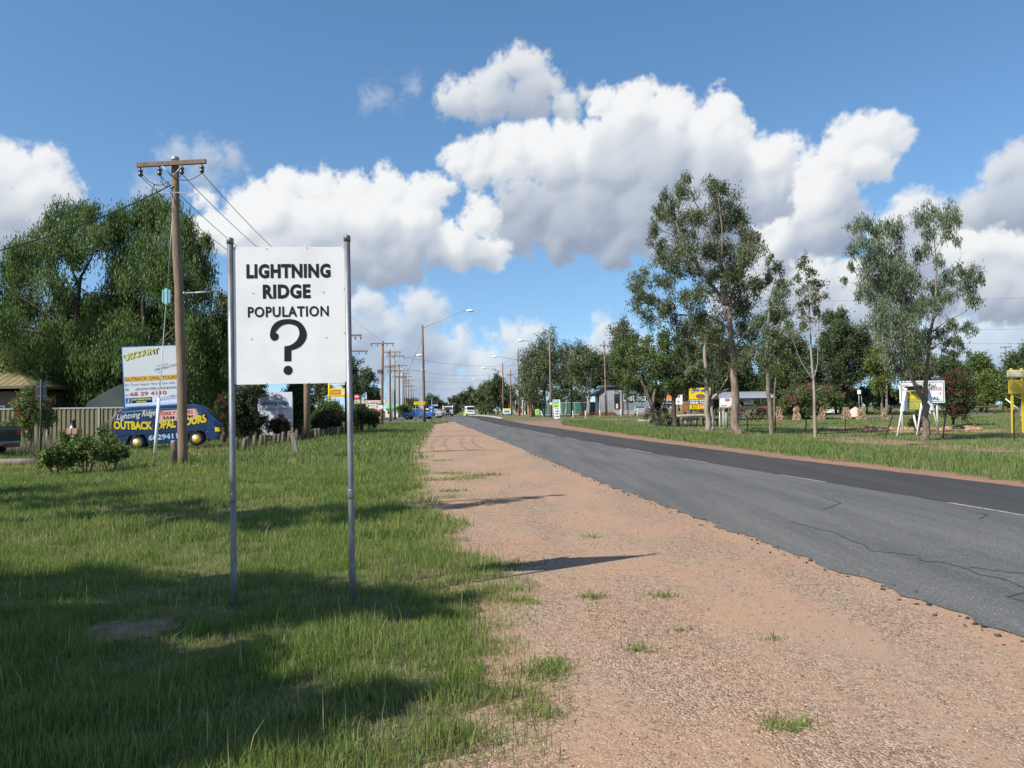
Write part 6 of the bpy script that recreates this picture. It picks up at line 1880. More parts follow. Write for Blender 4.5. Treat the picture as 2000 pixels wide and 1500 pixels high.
def foliage(pts_dir, L, W, droop, m, name, parent, rg, fold=.18):
    """pts_dir: N x 3 leaf centres; every leaf is a small folded blade"""
    P = np.asarray(pts_dir, float); n = len(P)
    d = rg.normal(0, 1, (n, 3)); d /= np.linalg.norm(d, axis=1, keepdims=True)
    d = d * (1 - droop * .62) + np.array([0, 0, -droop * 1.25]); d /= np.maximum(np.linalg.norm(d, axis=1, keepdims=True), 1e-5)
    q = rg.normal(0, 1, (n, 3)); s = np.cross(d, q); s /= np.maximum(np.linalg.norm(s, axis=1, keepdims=True), 1e-5)
    u = np.cross(d, s)
    l = (L * rg.uniform(.6, 1.3, n))[:, None]; w = (W * rg.uniform(.7, 1.3, n))[:, None]
    v = np.stack([P - d * l / 2, P + s * w / 2 + u * w * fold, P + d * l / 2, P - s * w / 2 + u * w * fold], 1).reshape(-1, 3)
    f = np.arange(n * 4).reshape(-1, 4)
    return place(name, fast_mesh(name, v, f), m, parent)


def clump_points(c, r, n, rg, sprays, droop, squash=1.0):
    """leaf centres grouped on a few twigs radiating from the middle of a clump"""
    c = np.array(c, float)
    k = max(3, sprays)
    dirs = rg.normal(0, 1, (k, 3)); dirs /= np.linalg.norm(dirs, axis=1, keepdims=True)
    ends = dirs * r * rg.uniform(.55, 1.3, (k, 1)); ends[:, 2] *= squash
    which = rg.integers(0, k, n); t = rg.random(n) ** .42
    p = ends[which] * t[:, None]
    p[:, 2] -= droop * r * .35 * t ** 2
    p += rg.normal(0, 1, (n, 3)) * r * np.array([.19, .19, .16 + .17 * droop])
    return c + p, c + ends


def tree(name, label, base, stems, clumps, leafm, barkm, leaf=(.2, .05), cov=1.5, droop=.5, group=None, seed=1, cat='tree', twig=.012, sprays=6, squash=1.0, branches=True, flowers=None, limb=1.0):
    """stems: lists of (x, y, z, radius) in local metres, the first one starting at the ground; clumps: (x, y, z, r)"""
    rg = np.random.default_rng(seed)
    t = thing(name, label, cat, base, 0, group)
    mb = MB()
    nodes = []
    for st in stems:
        P = [Vector(p[:3]) for p in st]; Rr = [p[3] for p in st]
        # finer, slightly crooked path
        Q, QR = [], []
        for i in range(len(P) - 1):
            for s in np.linspace(0, 1, 4, endpoint=False):
                q = P[i].lerp(P[i + 1], s); rr = Rr[i] * (1 - s) + Rr[i + 1] * s
                if 0 < i + s: q = q + Vector((rg.normal() * rr * .22, rg.normal() * rr * .22, 0))
                Q.append(q); QR.append(rr)
        Q.append(P[-1]); QR.append(Rr[-1])
        mb.tube(Q, QR, 9 if Rr[0] > .12 else 6)
        nodes += list(zip(Q, QR))
    pts = []
    area = .5 * leaf[0] * leaf[1]
    for (x, y, z, r) in clumps:
        n = max(6, int(cov * COVER * math.pi * r * r / area))
        p, ends = clump_points((x, y, z), r, n, rg, sprays, droop, squash)
        pts.append(p)
        if not branches: continue
        c = Vector((x, y, z))
        best = None
        for q, rr in nodes:
            if q.z > c.z - .15 * (c - q).length: continue
            dd = (c - q).length + max(0, .6 - (c.z - q.z)) * .5
            if best is None or dd < best[0]: best = (dd, q, rr)
        if best is None: continue
        _, q, rr = best
        ln = (c - q).length
        r0 = min(rr * .6, (.010 + .011 * ln) * limb)
        mid = q.lerp(c, .5) + Vector((rg.normal() * ln * .06, rg.normal() * ln * .06, ln * .05))
        mb.tube([q, q.lerp(mid, .55) + Vector((0, 0, ln * .01)), mid, c], [r0, r0 * .8, r0 * .6, max(r0 * .3, twig * .6)], 5, caps=False)
        for e in ends[:5]:
            e = Vector(e); mb.tube([mid.lerp(c, .7), c.lerp(e, .5), e], [twig, twig * .7, twig * .35], 3, caps=False)
    mb.build('trunk', barkm, t)
    P = np.concatenate(pts)
    P = P[P[:, 2] > .06]
    foliage(P, leaf[0], leaf[1], droop, leafm, 'crown', t, rg)
    if flowers:
        fm, heads, fr_, fl = flowers
        F = []
        for (x, y, z) in heads:
            k = int(fl)
            F.append(np.array([x, y, z]) + rg.normal(0, 1, (k, 3)) * np.array([fr_, fr_, fr_ * 1.7]))
        foliage(np.concatenate(F), fr_ * 1.0, fr_ * .8, .0, fm, 'blossom', t, rg)
    return t


def leafmat(name, a, b, scale=.7, trans=.36, island=.45):
    return mat(name, a, .55, col2=b, scale=scale, detail=3, trans=trans, island=island, lo=.36, hi=.66, spec=.3)


LGUM = leafmat('gum_leaf_dark', (.098, .128, .054), (.172, .192, .096))
LGUM2 = leafmat('gum_leaf_blue_green', (.112, .152, .080), (.190, .225, .132))
LOLIVE = leafmat('gum_leaf_olive', (.125, .145, .060), (.19, .19, .10))
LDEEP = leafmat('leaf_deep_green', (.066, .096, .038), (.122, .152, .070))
LMID = leafmat('leaf_mid_green', (.082, .132, .034), (.145, .188, .062))
LBRIGHT = leafmat('leaf_bright_green', (.105, .155, .030), (.17, .205, .055))
LPEPPER = leafmat('weeping_leaf_green', (.074, .130, .028), (.140, .195, .056), .45)
LSHRUB = leafmat('shrub_leaf_green', (.090, .145, .030), (.165, .21, .058), 1.5)
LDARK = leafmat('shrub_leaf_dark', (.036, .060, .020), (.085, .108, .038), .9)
BGUM = mat('gum_bark_brown', (.14, .10, .075), .9, col2=(.27, .215, .17), scale=5, bump=.7, bscale=22, stretch=(1, 1, .35), spec=.1)
BPALE = mat('gum_bark_pale', (.22, .18, .15), .8, col2=(.35, .30, .255), scale=3, bump=.3, bscale=14, stretch=(1, 1, .3), spec=.15)
BGREY = mat('bark_grey_brown', (.13, .10, .08), .9, col2=(.22, .18, .145), scale=6, bump=.7, stretch=(1, 1, .4), spec=.1)
BDARK = mat('bark_dark', (.055, .042, .034), .9, col2=(.10, .08, .065), scale=6, bump=.6, spec=.1)
REDF = mat('crepe_myrtle_red', (.30, .035, .045), .7, col2=(.21, .045, .045), scale=3, trans=.25, island=.3)
PINKF = mat('bougainvillea_pink', (.48, .06, .20), .7, col2=(.36, .05, .12), scale=3, trans=.25, island=.3)
C7 = lambda x, y: (1200 + x * .375, 320 + y * .375)


def rel(base, px, py, d, dy=0.0):
    """picture point -> local point of a thing standing at base"""
    v = above(px, py, d + dy) - base
    return Vector((v.x, v.y, v.z))


def pic_tree(name, label, foot, stems, clumps, leafm, barkm, r0, depth=.55, conv=C7, seed=1, d=None, rscale=1.0, **kw):
    """tree whose limbs and clumps are set out from picture positions at the distance of its foot"""
    fx, fy = conv(*foot)
    base = ground(fx, fy) if d is None else at(fx, d)
    D = base.y; rg = random.Random(seed); sc = D / FPX * (conv(1, 0)[0] - conv(0, 0)[0])
    S = []
    for k, st in enumerate(stems):
        n = len(st); out = []
        dy = rg.uniform(-.5, .5) if k else 0
        for j, (x, y, r) in enumerate(st):
            v = rel(base, *conv(x, y), D, dy * j / max(n - 1, 1))
            if k == 0 and j == 0: v.z = -.15; v.x = 0 if abs(v.x) < .3 else v.x
            out.append((v.x, v.y, v.z, r * r0))
        S.append(out)
    zc = [c[1] for c in clumps]
    x_mid = sum(c[0] for c in clumps) / len(clumps)
    half = max(abs(c[0] - x_mid) + c[2] for c in clumps) * sc
    C = []
    for x, y, r in clumps:
        off = abs(x - x_mid) * sc / max(half, .1)
        yy = rg.uniform(-1, 1) * depth * half * math.sqrt(max(.08, 1 - off * off))
        v = rel(base, *conv(x, y), D, yy)
        C.append((v.x, v.y, v.z, r * sc * rscale))
    return tree(name, label, base, S, C, leafm, barkm, seed=seed, **kw)


# --- right side, front row
pic_tree('gum_tree', 'tall gum with an open grey-green crown and a thick bare trunk, tallest on the right', (641, 1412),
         [[(641, 1412, 1.25), (638, 1370, 1), (625, 1100, .78), (602, 860, .62), (590, 740, .55)], [(590, 740, .5), (490, 610, .38), (440, 540, .3), (350, 380, .2), (285, 210, .1), (262, 175, .05)], [(590, 740, .5), (560, 560, .36), (490, 330, .24), (420, 200, .14), (382, 100, .05)],
          [(590, 740, .42), (660, 560, .3), (700, 400, .18), (690, 330, .08)], [(560, 560, .3), (560, 330, .18), (530, 100, .06)], [(602, 860, .35), (480, 780, .2), (320, 790, .14), (190, 690, .09), (110, 640, .04)], [(612, 980, .3), (700, 860, .18), (740, 800, .08)]],
         [(260, 165, 36), (230, 255, 50), (212, 335, 48), (300, 235, 48), (372, 90, 42), (385, 170, 58), (325, 320, 60), (505, 85, 38), (535, 145, 58), (450, 265, 70), (585, 215, 76), (640, 285, 78), (690, 350, 58), (560, 325, 80), (742, 405, 42), (680, 440, 70),
          (600, 450, 88), (510, 470, 70), (400, 430, 68), (320, 450, 58), (250, 480, 56), (215, 420, 44), (300, 555, 58), (250, 615, 48), (390, 560, 58), (480, 580, 58), (580, 580, 78), (670, 560, 78), (728, 640, 58), (650, 680, 78), (560, 700, 58), (450, 680, 58), (350, 675, 56),
          (140, 588, 52), (110, 640, 46), (118, 718, 52), (190, 720, 50), (232, 770, 48), (290, 740, 40), (170, 800, 46), (420, 790, 66), (330, 850, 66), (520, 820, 58), (700, 770, 78), (740, 850, 66), (660, 870, 56), (600, 960, 50), (560, 1020, 44), (690, 955, 46), (650, 1050, 36), (480, 890, 52), (390, 930, 44)],
         LGUM, BGUM, .25, .75, seed=3, leaf=(.21, .052), cov=1.6, droop=.55, sprays=8, group='gum trees across the right-hand lawn', rscale=1.2)
pic_tree('gum_tree', 'dark-trunked gum with blue-green foliage just right of the tallest gum', (822, 1417),
         [[(822, 1417, 1.1), (815, 1330, .95), (800, 1150, .8), (795, 950, .6), (812, 700, .35), (850, 560, .14)], [(797, 1000, .5), (860, 850, .25), (890, 700, .1)], [(800, 1120, .4), (760, 1000, .2), (740, 930, .1)]],
         [(815, 495, 32), (842, 560, 48), (872, 618, 48), (800, 600, 38), (862, 690, 60), (895, 645, 36), (830, 750, 70), (885, 780, 60), (770, 820, 66), (902, 860, 40), (800, 900, 60), (780, 985, 58), (720, 960, 46), (850, 960, 44)],
         LGUM2, BGREY, .135, .7, seed=5, leaf=(.20, .05), cov=1.9, droop=.5, sprays=7, group='gum trees across the right-hand lawn')
pic_tree('gum_tree', 'slender young gum with a thin pale trunk and sparse olive leaves', (1046, 1432),
         [[(1046, 1432, 1.1), (1044, 1330, .95), (1038, 1130, .75), (1024, 950, .55), (1019, 800, .42), (1003, 620, .24), (985, 495, .08)], [(1038, 1130, .5), (990, 1060, .28), (955, 990, .2), (930, 915, .15)], [(1040, 1120, .34), (1058, 1040, .25), (1064, 850, .16), (1072, 740, .08)], [(1042, 1190, .35), (1075, 1165, .2), (1100, 1160, .08)]],
         [(985, 490, 30), (960, 530, 36), (1010, 545, 42), (958, 592, 30), (1012, 622, 38), (982, 660, 42), (1062, 640, 42), (1084, 690, 36), (1030, 720, 48), (968, 742, 36), (1000, 800, 48), (1072, 772, 38), (985, 845, 32), (920, 885, 36), (1050, 680, 30)],
         LOLIVE, BPALE, .082, .8, seed=7, leaf=(.18, .055), cov=1.3, droop=.45, sprays=7, group='gum trees across the right-hand lawn')
pic_tree('gum_tree', 'forked gum with drooping pale green foliage in front of the opal signs', (1625, 1440),
         [[(1625, 1440, 1.15), (1624, 1380, 1), (1625, 1260, .9), (1612, 1225, .8)], [(1612, 1225, .66), (1545, 1120, .52), (1535, 1030, .44), (1520, 850, .34), (1500, 600, .2), (1475, 440, .09), (1440, 350, .04)], [(1620, 1235, .7), (1625, 1130, .6), (1640, 920, .46), (1665, 780, .36), (1682, 560, .2), (1662, 350, .1), (1665, 260, .04)],
          [(1500, 650, .22), (1380, 480, .12), (1270, 340, .05)], [(1670, 720, .2), (1780, 620, .12), (1880, 575, .05)], [(1645, 880, .2), (1730, 820, .12), (1830, 770, .05)], [(1530, 960, .2), (1440, 800, .12), (1340, 660, .06)]],
         [(1255, 328, 40), (1330, 325, 52), (1400, 335, 58), (1470, 325, 58), (1300, 420, 46), (1248, 455, 36), (1236, 530, 26), (1380, 420, 68), (1450, 470, 70), (1340, 500, 68), (1400, 560, 80), (1480, 560, 70), (1320, 620, 58), (1338, 700, 58), (1420, 660, 80), (1500, 660, 80),
          (1560, 600, 56), (1588, 465, 46), (1400, 760, 78), (1480, 780, 80), (1556, 740, 68), (1400, 860, 68), (1470, 900, 70), (1548, 860, 68), (1440, 1000, 54), (1515, 980, 58), (1480, 1070, 44), (1200, 608, 22), (1276, 680, 28), (1600, 262, 54), (1660, 242, 50), (1722, 265, 56), (1770, 290, 38),
          (1640, 345, 46), (1740, 350, 40), (1620, 440, 32), (1782, 400, 26), (1690, 500, 30), (1740, 590, 46), (1800, 560, 46), (1868, 566, 42), (1902, 600, 28), (1830, 640, 56), (1872, 700, 38), (1720, 700, 46), (1660, 640, 52), (1640, 740, 56), (1838, 850, 36), (1760, 850, 44), (1740, 932, 44), (1800, 922, 36), (1690, 880, 34), (1620, 900, 56)],
         LGUM2, BGREY, .155, .8, seed=9, leaf=(.17, .036), cov=1.6, droop=.85, sprays=9, rscale=1.12, group='gum trees across the right-hand lawn')
pic_tree('bushy_tree', 'dense bright green leaning tree at the roadside, left of the rustic benches', (230, 1372),
         [[(230, 1372, 1.2), (222, 1330, 1), (200, 1270, .8), (160, 1170, .55), (120, 1080, .3)], [(222, 1330, .7), (262, 1240, .5), (280, 1120, .3)], [(200, 1270, .6), (215, 1150, .4), (220, 1050, .2)]],
         [(55, 960, 58), (38, 1040, 58), (150, 955, 68), (100, 1040, 78), (200, 1020, 78), (262, 960, 68), (280, 1050, 68), (150, 1120, 78), (60, 1120, 56), (222, 1120, 68), (300, 1130, 56), (340, 1080, 56), (250, 905, 48), (330, 990, 56), (205, 1180, 56), (100, 1165, 50), (110, 915, 40)],
         LMID, BGREY, .24, .8, seed=11, leaf=(.22, .085), cov=2.5, droop=.3, sprays=8)
pic_tree('shrub', 'low pale green shrub growing against the foot of the leaning roadside tree', (262, 1368), [[(262, 1368, .5), (262, 1330, .3)], [(262, 1366, .4), (280, 1310, .2)]], [(180, 1300, 32), (200, 1335, 28), (262, 1315, 34), (285, 1345, 26), (240, 1350, 24)], LOLIVE, BGREY, .06, .9, seed=12, leaf=(.14, .06), cov=1.4, droop=.2, cat='shrub')
pic_tree('dark_tree', 'dark-trunked round tree right behind the leaning roadside tree', (312, 1372),
         [[(312, 1372, 1.2), (312, 1330, 1), (308, 1220, .85), (300, 1130, .5)], [(308, 1230, .5), (360, 1150, .3), (385, 1100, .15)], [(309, 1225, .5), (270, 1160, .3), (250, 1130, .15)]],
         [(330, 1120, 58), (385, 1140, 48), (300, 1060, 52), (420, 955, 58), (382, 885, 58), (450, 900, 58), (400, 1060, 60), (350, 1000, 60), (320, 930, 50), (440, 1020, 50), (270, 1120, 46)],
         LDEEP, BDARK, .20, .8, seed=13, leaf=(.22, .075), cov=1.9, droop=.35, sprays=8)
pic_tree('twin_trunk_gum', 'gum with two smooth pale trunks rising from one base beside the benches', (492, 1392),
         [[(488, 1392, 1.0), (486, 1300, .85), (478, 1130, .75), (470, 960, .45), (480, 860, .2)], [(506, 1392, .75), (508, 1330, .7), (505, 1230, .62), (512, 1100, .42), (530, 960, .2)], [(508, 1225, .5), (545, 1190, .42), (580, 1130, .3), (610, 1080, .18)], [(512, 1210, .4), (560, 1185, .35), (598, 1172, .2)], [(479, 1150, .4), (440, 1138, .3), (405, 1120, .14)]],
         [(440, 830, 56), (500, 880, 58), (460, 950, 58), (540, 950, 58), (420, 1000, 56), (520, 1040, 58), (450, 1070, 46), (570, 1050, 46), (560, 880, 48), (602, 1000, 36), (620, 1060, 36), (395, 1080, 36)],
         LGUM, BPALE, .20, .8, seed=15, leaf=(.21, .06), cov=1.9, droop=.5, sprays=7)
pic_tree('young_tree', 'small yellow-green leafy tree between the second gum and the slender gum', (830, 1300), [[(830, 1300, 1), (835, 1180, .8), (850, 1050, .5), (862, 930, .2)]], [(862, 905, 46), (840, 960, 42), (880, 1000, 40), (838, 1060, 46), (900, 1070, 40), (860, 1120, 36)], LBRIGHT, BGREY, .09, .9, d=66, seed=17, leaf=(.20, .09), cov=1.3, droop=.3)


# --- generated crowns for the trees farther back
def auto_tree(name, label, px, d, w_px, top, low, leafm, barkm, seed, lobes=14, leaf=None, cov=1.9, droop=.35, group=None, foot=None, trunk=.16, shape=1.0, cat='tree', branches=True, flowers=None, depth=1.0, stems=1, lean=0.0, sprays=7):
    rg = np.random.default_rng(seed)
    base = at(px, d)
    sc = d / FPX
    W = w_px * sc; zt = above(px, top, d).z - base.z; zl = max(above(px, low, d).z - base.z, .2)
    H = zt - zl
    C = []
    for k in range(lobes):
        for _ in range(30):
            x, y, z = rg.uniform(-1, 1, 3)
            if x * x + y * y + z * z < 1 and x * x + y * y + z * z > .12: break
        wz = math.sqrt(max(.15, 1 - ((z * .5 + .5) * shape) ** 2.2)) if z > 0 else 1
        r = rg.uniform(.17, .30) * (W * H) ** .5 * .95 * (14 / lobes) ** .33
        C.append((x * (W / 2 - r * .75) * wz + lean * W * z, y * (W / 2 - r * .7) * wz * depth, zl + H / 2 + z * (H / 2 - r * .7), r))
    C.append((rg.uniform(-.15, .15) * W, 0, zt - .17 * H, .17 * H))
    S = []
    for k in range(stems):
        a = rg.uniform(-.5, .5) if stems > 1 else 0
        S.append([(a * .2, 0, -.15, trunk * 1.2), (a * .5 + .02 * W, 0, zl * .8 + .2, trunk * .85), (a * W * .3 + lean * W * .2, rg.uniform(-.1, .1) * W, zl + H * .45, trunk * .5), (a * W * .6 + lean * W * .6, 0, zl + H * .8, trunk * .18)])
    leaf = leaf or (.20 * max(1, d / 60), .07 * max(1, d / 60))
    fl = None
    if flowers:
        fm, cnt, frd, per = flowers
        hd = []
        for _ in range(cnt):
            c = C[rg.integers(0, len(C))]; a = rg.uniform(0, 6.28); e = rg.uniform(-.3, 1.3)
            hd.append((c[0] + c[3] * math.cos(a) * math.cos(e), c[1] - abs(c[3] * math.sin(a) * math.cos(e)), c[2] + c[3] * math.sin(e)))
        fl = (fm, hd, frd, per)
    return tree(name, label, base, S, C, leafm, barkm, leaf, cov, droop, group, seed, cat, .012 * max(1, d / 60), sprays, 1.0, branches, fl)


GB = 'background trees on the right'
auto_tree('broad_tree', 'broad dark green tree filling the gap between the slender gum and the forked gum', 1655, 108, 130, 610, 775, LDEEP, BDARK, 31, 24, cov=2.0, group=GB)
auto_tree('broad_tree', 'dark round-topped tree with a peaked crown behind the slender gum', 1632, 118, 74, 598, 740, LDEEP, BDARK, 32, 14, cov=1.9, group=GB, shape=.95)
auto_tree('broad_tree', 'yellow-green tree standing left of the forked gum foliage', 1722, 104, 66, 672, 782, LBRIGHT, BGREY, 33, 12, cov=1.9, group=GB)
auto_tree('broad_tree', 'deep green tree behind the second gum', 1535, 112, 190, 640, 800, LDEEP, BDARK, 34, 26, cov=1.9, group=GB)
auto_tree('broad_tree', 'mid green tree between the wagon shelter and the yellow mine tour sign', 1415, 118, 200, 665, 795, LDEEP, BDARK, 35, 26, cov=1.9, group=GB)
auto_tree('gum_tree', 'dark tree with a slim trunk seen behind the white opal sign', 1790, 112, 90, 665, 770, LGUM, BGREY, 36, 14, cov=1.8, group=GB)
auto_tree('broad_tree', 'dark rounded tree right of the forked gum', 1860, 116, 84, 676, 765, LDEEP, BDARK, 37, 14, cov=1.9, group=GB)
auto_tree('broad_tree', 'dark leafy tree left of the distant double-crossarm pole', 1915, 120, 80, 682, 775, LMID, BDARK, 38, 14, cov=1.9, group=GB)
auto_tree('broad_tree', 'tree cut by the right edge of the picture', 2000, 124, 110, 676, 780, LDEEP, BDARK, 39, 16, cov=1.9, group=GB)
auto_tree('shrub', 'bright green rounded shrub behind the dark log bench', 1926, 112, 96, 726, 792, LBRIGHT, BGREY, 40, 14, cov=2.0, cat='shrub', group='shrubs at the far edge of the lawn')
auto_tree('shrub', 'green shrub behind the mustard yellow sign', 1992, 108, 60, 752, 800, LMID, BGREY, 41, 9, cov=2.0, cat='shrub', group='shrubs at the far edge of the lawn')
auto_tree('shrub', 'dark green low shrub behind the gravel heap', 1640, 116, 110, 742, 795, LDEEP, BDARK, 42, 14, cov=1.9, cat='shrub', group='shrubs at the far edge of the lawn')
auto_tree('shrub', 'dark green shrub left of the white opal sign', 1738, 114, 70, 745, 795, LDEEP, BDARK, 43, 10, cov=1.9, cat='shrub', group='shrubs at the far edge of the lawn')
auto_tree('shrub', 'green shrub behind the price board and wagon', 1492, 116, 110, 728, 790, LMID, BDARK, 44, 12, cov=1.9, cat='shrub', group='shrubs at the far edge of the lawn')
auto_tree('shrub', 'dark shrub between the shop sign and the timber gate', 1345, 118, 160, 715, 795, LDARK, BDARK, 45, 12, cov=1.9, cat='shrub', group='shrubs at the far edge of the lawn')
auto_tree('bougainvillea', 'wide bougainvillea bush with pink blossom behind the stone pillars', 1577, 91, 158, 745, 820, LMID, BDARK, 46, 26, leaf=(.22, .11), cov=1.8, cat='bush', flowers=(PINKF, 60, .13, 26))
auto_tree('crepe_myrtle', 'dark leafy crepe myrtle with red blossom right of the white opal sign', 1862, 60, 98, 718, 822, LDARK, BDARK, 47, 24, leaf=(.17, .08), cov=1.6, cat='bush', flowers=(REDF, 46, .09, 26), stems=3, trunk=.07)
auto_tree('shrub', 'small dark shrub at the foot of the yellow sandwich board', 1790, 47, 42, 811, 836, LDARK, BDARK, 48, 8, leaf=(.12, .05), cov=1.6, cat='shrub')
rgl = random.Random(12)
LINE = ('behind the timber gate', 'behind the yellow mine tour sign', 'behind the white banner', 'behind the metal shelter', 'behind the price board', 'behind the old wagon', 'left of the bougainvillea', 'behind the bougainvillea', 'above the gravel heap', 'right of the gravel heap',
        'left of the grey timber pole', 'behind the white opal sign', 'behind the sandwich board', 'behind the crepe myrtle', 'right of the cottage', 'above the far log bench', 'left of the mustard sign', 'behind the mustard sign')
for n, w in enumerate(LINE):
    px = 1338 + n * 39 + rgl.uniform(-8, 8)
    auto_tree('shrub', 'rounded scrub of the far tree line %s' % w, px, rgl.uniform(122, 140), rgl.uniform(62, 84), rgl.uniform(728, 758), 806, (LDEEP, LMID, LDARK)[n % 3], BDARK, 300 + n, 10, leaf=(.42, .17), cov=1.5, cat='shrub', group='scrub along the far edge of the lawn', branches=False, sprays=6)
# behind the street, right of the road
GM = 'gum trees around the shops on the right'
auto_tree('gum_tree', 'tall open gum with drooping dark foliage beside the right-hand lamp pole', 1062, 128, 112, 640, 775, LGUM, BPALE, 51, 22, cov=.85, droop=.55, group=GM, stems=2, sprays=5)
auto_tree('gum_tree', 'dark multi-stemmed gum leaning over the lime green board', 1040, 124, 84, 700, 800, LGUM, BDARK, 52, 16, cov=1.0, droop=.5, group=GM, stems=3, lean=-.1)
auto_tree('gum_tree', 'forked white-trunked gum by the verandah of the mural building', 1148, 126, 110, 665, 760, LGUM, BPALE, 53, 20, cov=.8, droop=.5, group=GM, stems=3, trunk=.2)
auto_tree('gum_tree', 'gum behind the lamp pole and the forked white gum', 1104, 146, 90, 662, 780, LDEEP, BPALE, 54, 16, cov=.85, droop=.5, group=GM, stems=2)
auto_tree('gum_tree', 'gum hanging over the roof of the mural building', 1226, 128, 90, 622, 762, LGUM, BPALE, 55, 18, cov=1.15, droop=.5, group=GM, stems=2)
auto_tree('gum_tree', 'tree standing behind the mural building', 1180, 158, 130, 690, 785, LDEEP, BGREY, 56, 16, cov=1.6, group=GM)
auto_tree('slim_tree', 'thin leaning tree trunk against the grey wall of the mural building', 1216, 130, 36, 712, 765, LGUM, BPALE, 57, 7, cov=1.2, group=GM, trunk=.12, lean=-.25)
for n, (px, top, w) in enumerate(((1052, 768, 'behind the green fence, left end'), (1092, 762, 'behind the green fence, middle'), (1132, 760, 'behind the green fence, right end'), (1262, 752, 'right of the mural building'), (1296, 748, 'behind the shop sign'))):
    auto_tree('shrub', 'dark scrub %s' % w, px, 172 if px < 1200 else 146, 66, top, 808, LDEEP, BDARK, 340 + n, 9, leaf=(.5, .2), cov=1.6, cat='shrub', group='scrub behind the shops on the right', branches=False)
GF = 'round trees along the far right side of the road'
auto_tree('street_tree', 'dark round tree standing over the far blue banner', 972, 172, 66, 733, 800, LDEEP, BDARK, 61, 16, cov=1.9, group=GF)
auto_tree('street_tree', 'wide olive tree just right of the white truck', 948, 190, 62, 745, 812, LGUM, BDARK, 62, 16, cov=1.9, group=GF)
auto_tree('street_tree', 'broad dark tree directly above the white truck', 912, 215, 74, 756, 818, LDEEP, BDARK, 63, 18, cov=1.9, group=GF)
auto_tree('street_tree', 'bright green bush at the roadside right of the white truck', 940, 178, 24, 785, 814, LBRIGHT, BDARK, 64, 8, cov=1.9, group=GF)
auto_tree('street_tree', 'distant dark tree at the end of the road, left of the white truck', 886, 260, 40, 772, 815, LDEEP, BDARK, 65, 12, cov=1.9, group=GF)
auto_tree('street_tree', 'distant round tree behind the blue service sign', 846, 250, 58, 772, 815, LDEEP, BDARK, 66, 14, cov=1.9, group=GF)
auto_tree('street_tree', 'low distant tree behind the brick wall and cream house', 1030, 200, 90, 768, 808, LDEEP, BDARK, 67, 12, cov=1.9, group=GF)
# left of the road, beyond the town sign
GL = 'trees along the far left side of the road'
auto_tree('street_tree', 'large dark tree left of the reddish power pole', 716, 112, 70, 718, 806, LDEEP, BDARK, 71, 18, cov=1.9, group=GL)
auto_tree('street_tree', 'tall narrow dark tree directly behind the right post of the town sign', 690, 92, 40, 694, 800, LDEEP, BDARK, 72, 12, cov=1.8, group=GL)
auto_tree('street_tree', 'green tree under the yellow shop sign', 640, 70, 110, 777, 835, LMID, BDARK, 73, 14, cov=1.9, group=GL)
auto_tree('street_tree', 'gum glimpsed between the second pole and the yellow shop sign', 622, 120, 70, 735, 790, LGUM, BDARK, 74, 14, cov=1.4, group=GL)
auto_tree('street_tree', 'bright green round bush at the foot of the left pole row', 790, 126, 40, 788, 822, LMID, BDARK, 75, 12, cov=2.0, group=GL)
auto_tree('street_tree', 'dark green bush beside the reddish power pole', 730, 96, 44, 800, 822, LDARK, BDARK, 76, 10, cov=1.9, group=GL)
auto_tree('street_tree', 'dark tree on the left skyline beyond the pole row', 800, 190, 50, 775, 815, LDEEP, BDARK, 77, 10, cov=1.9, group=GL)
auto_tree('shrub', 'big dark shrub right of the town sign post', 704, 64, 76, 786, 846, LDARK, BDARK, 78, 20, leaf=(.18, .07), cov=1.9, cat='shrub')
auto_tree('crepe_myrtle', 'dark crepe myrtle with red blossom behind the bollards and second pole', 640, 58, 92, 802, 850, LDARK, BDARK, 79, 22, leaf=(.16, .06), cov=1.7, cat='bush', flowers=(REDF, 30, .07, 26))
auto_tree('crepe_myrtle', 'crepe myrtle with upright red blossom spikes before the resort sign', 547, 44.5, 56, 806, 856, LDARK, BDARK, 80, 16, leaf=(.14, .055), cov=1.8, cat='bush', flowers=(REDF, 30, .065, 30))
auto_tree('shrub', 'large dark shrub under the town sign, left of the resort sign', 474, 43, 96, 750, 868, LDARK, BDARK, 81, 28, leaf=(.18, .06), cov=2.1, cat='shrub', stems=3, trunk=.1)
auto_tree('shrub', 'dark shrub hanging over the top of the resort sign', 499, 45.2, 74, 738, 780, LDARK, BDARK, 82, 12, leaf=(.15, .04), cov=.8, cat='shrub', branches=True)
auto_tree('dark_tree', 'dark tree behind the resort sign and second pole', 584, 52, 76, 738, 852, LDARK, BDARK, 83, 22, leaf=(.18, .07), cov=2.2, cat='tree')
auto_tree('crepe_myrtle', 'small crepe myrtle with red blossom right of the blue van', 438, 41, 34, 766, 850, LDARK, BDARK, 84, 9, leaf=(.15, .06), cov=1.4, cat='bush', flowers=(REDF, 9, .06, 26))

auto_tree('shrub', 'dark shrub between the blue van and the left post of the town sign', 448, 46, 60, 770, 868, LDARK, BDARK, 85, 16, leaf=(.18, .06), cov=2.1, cat='shrub')
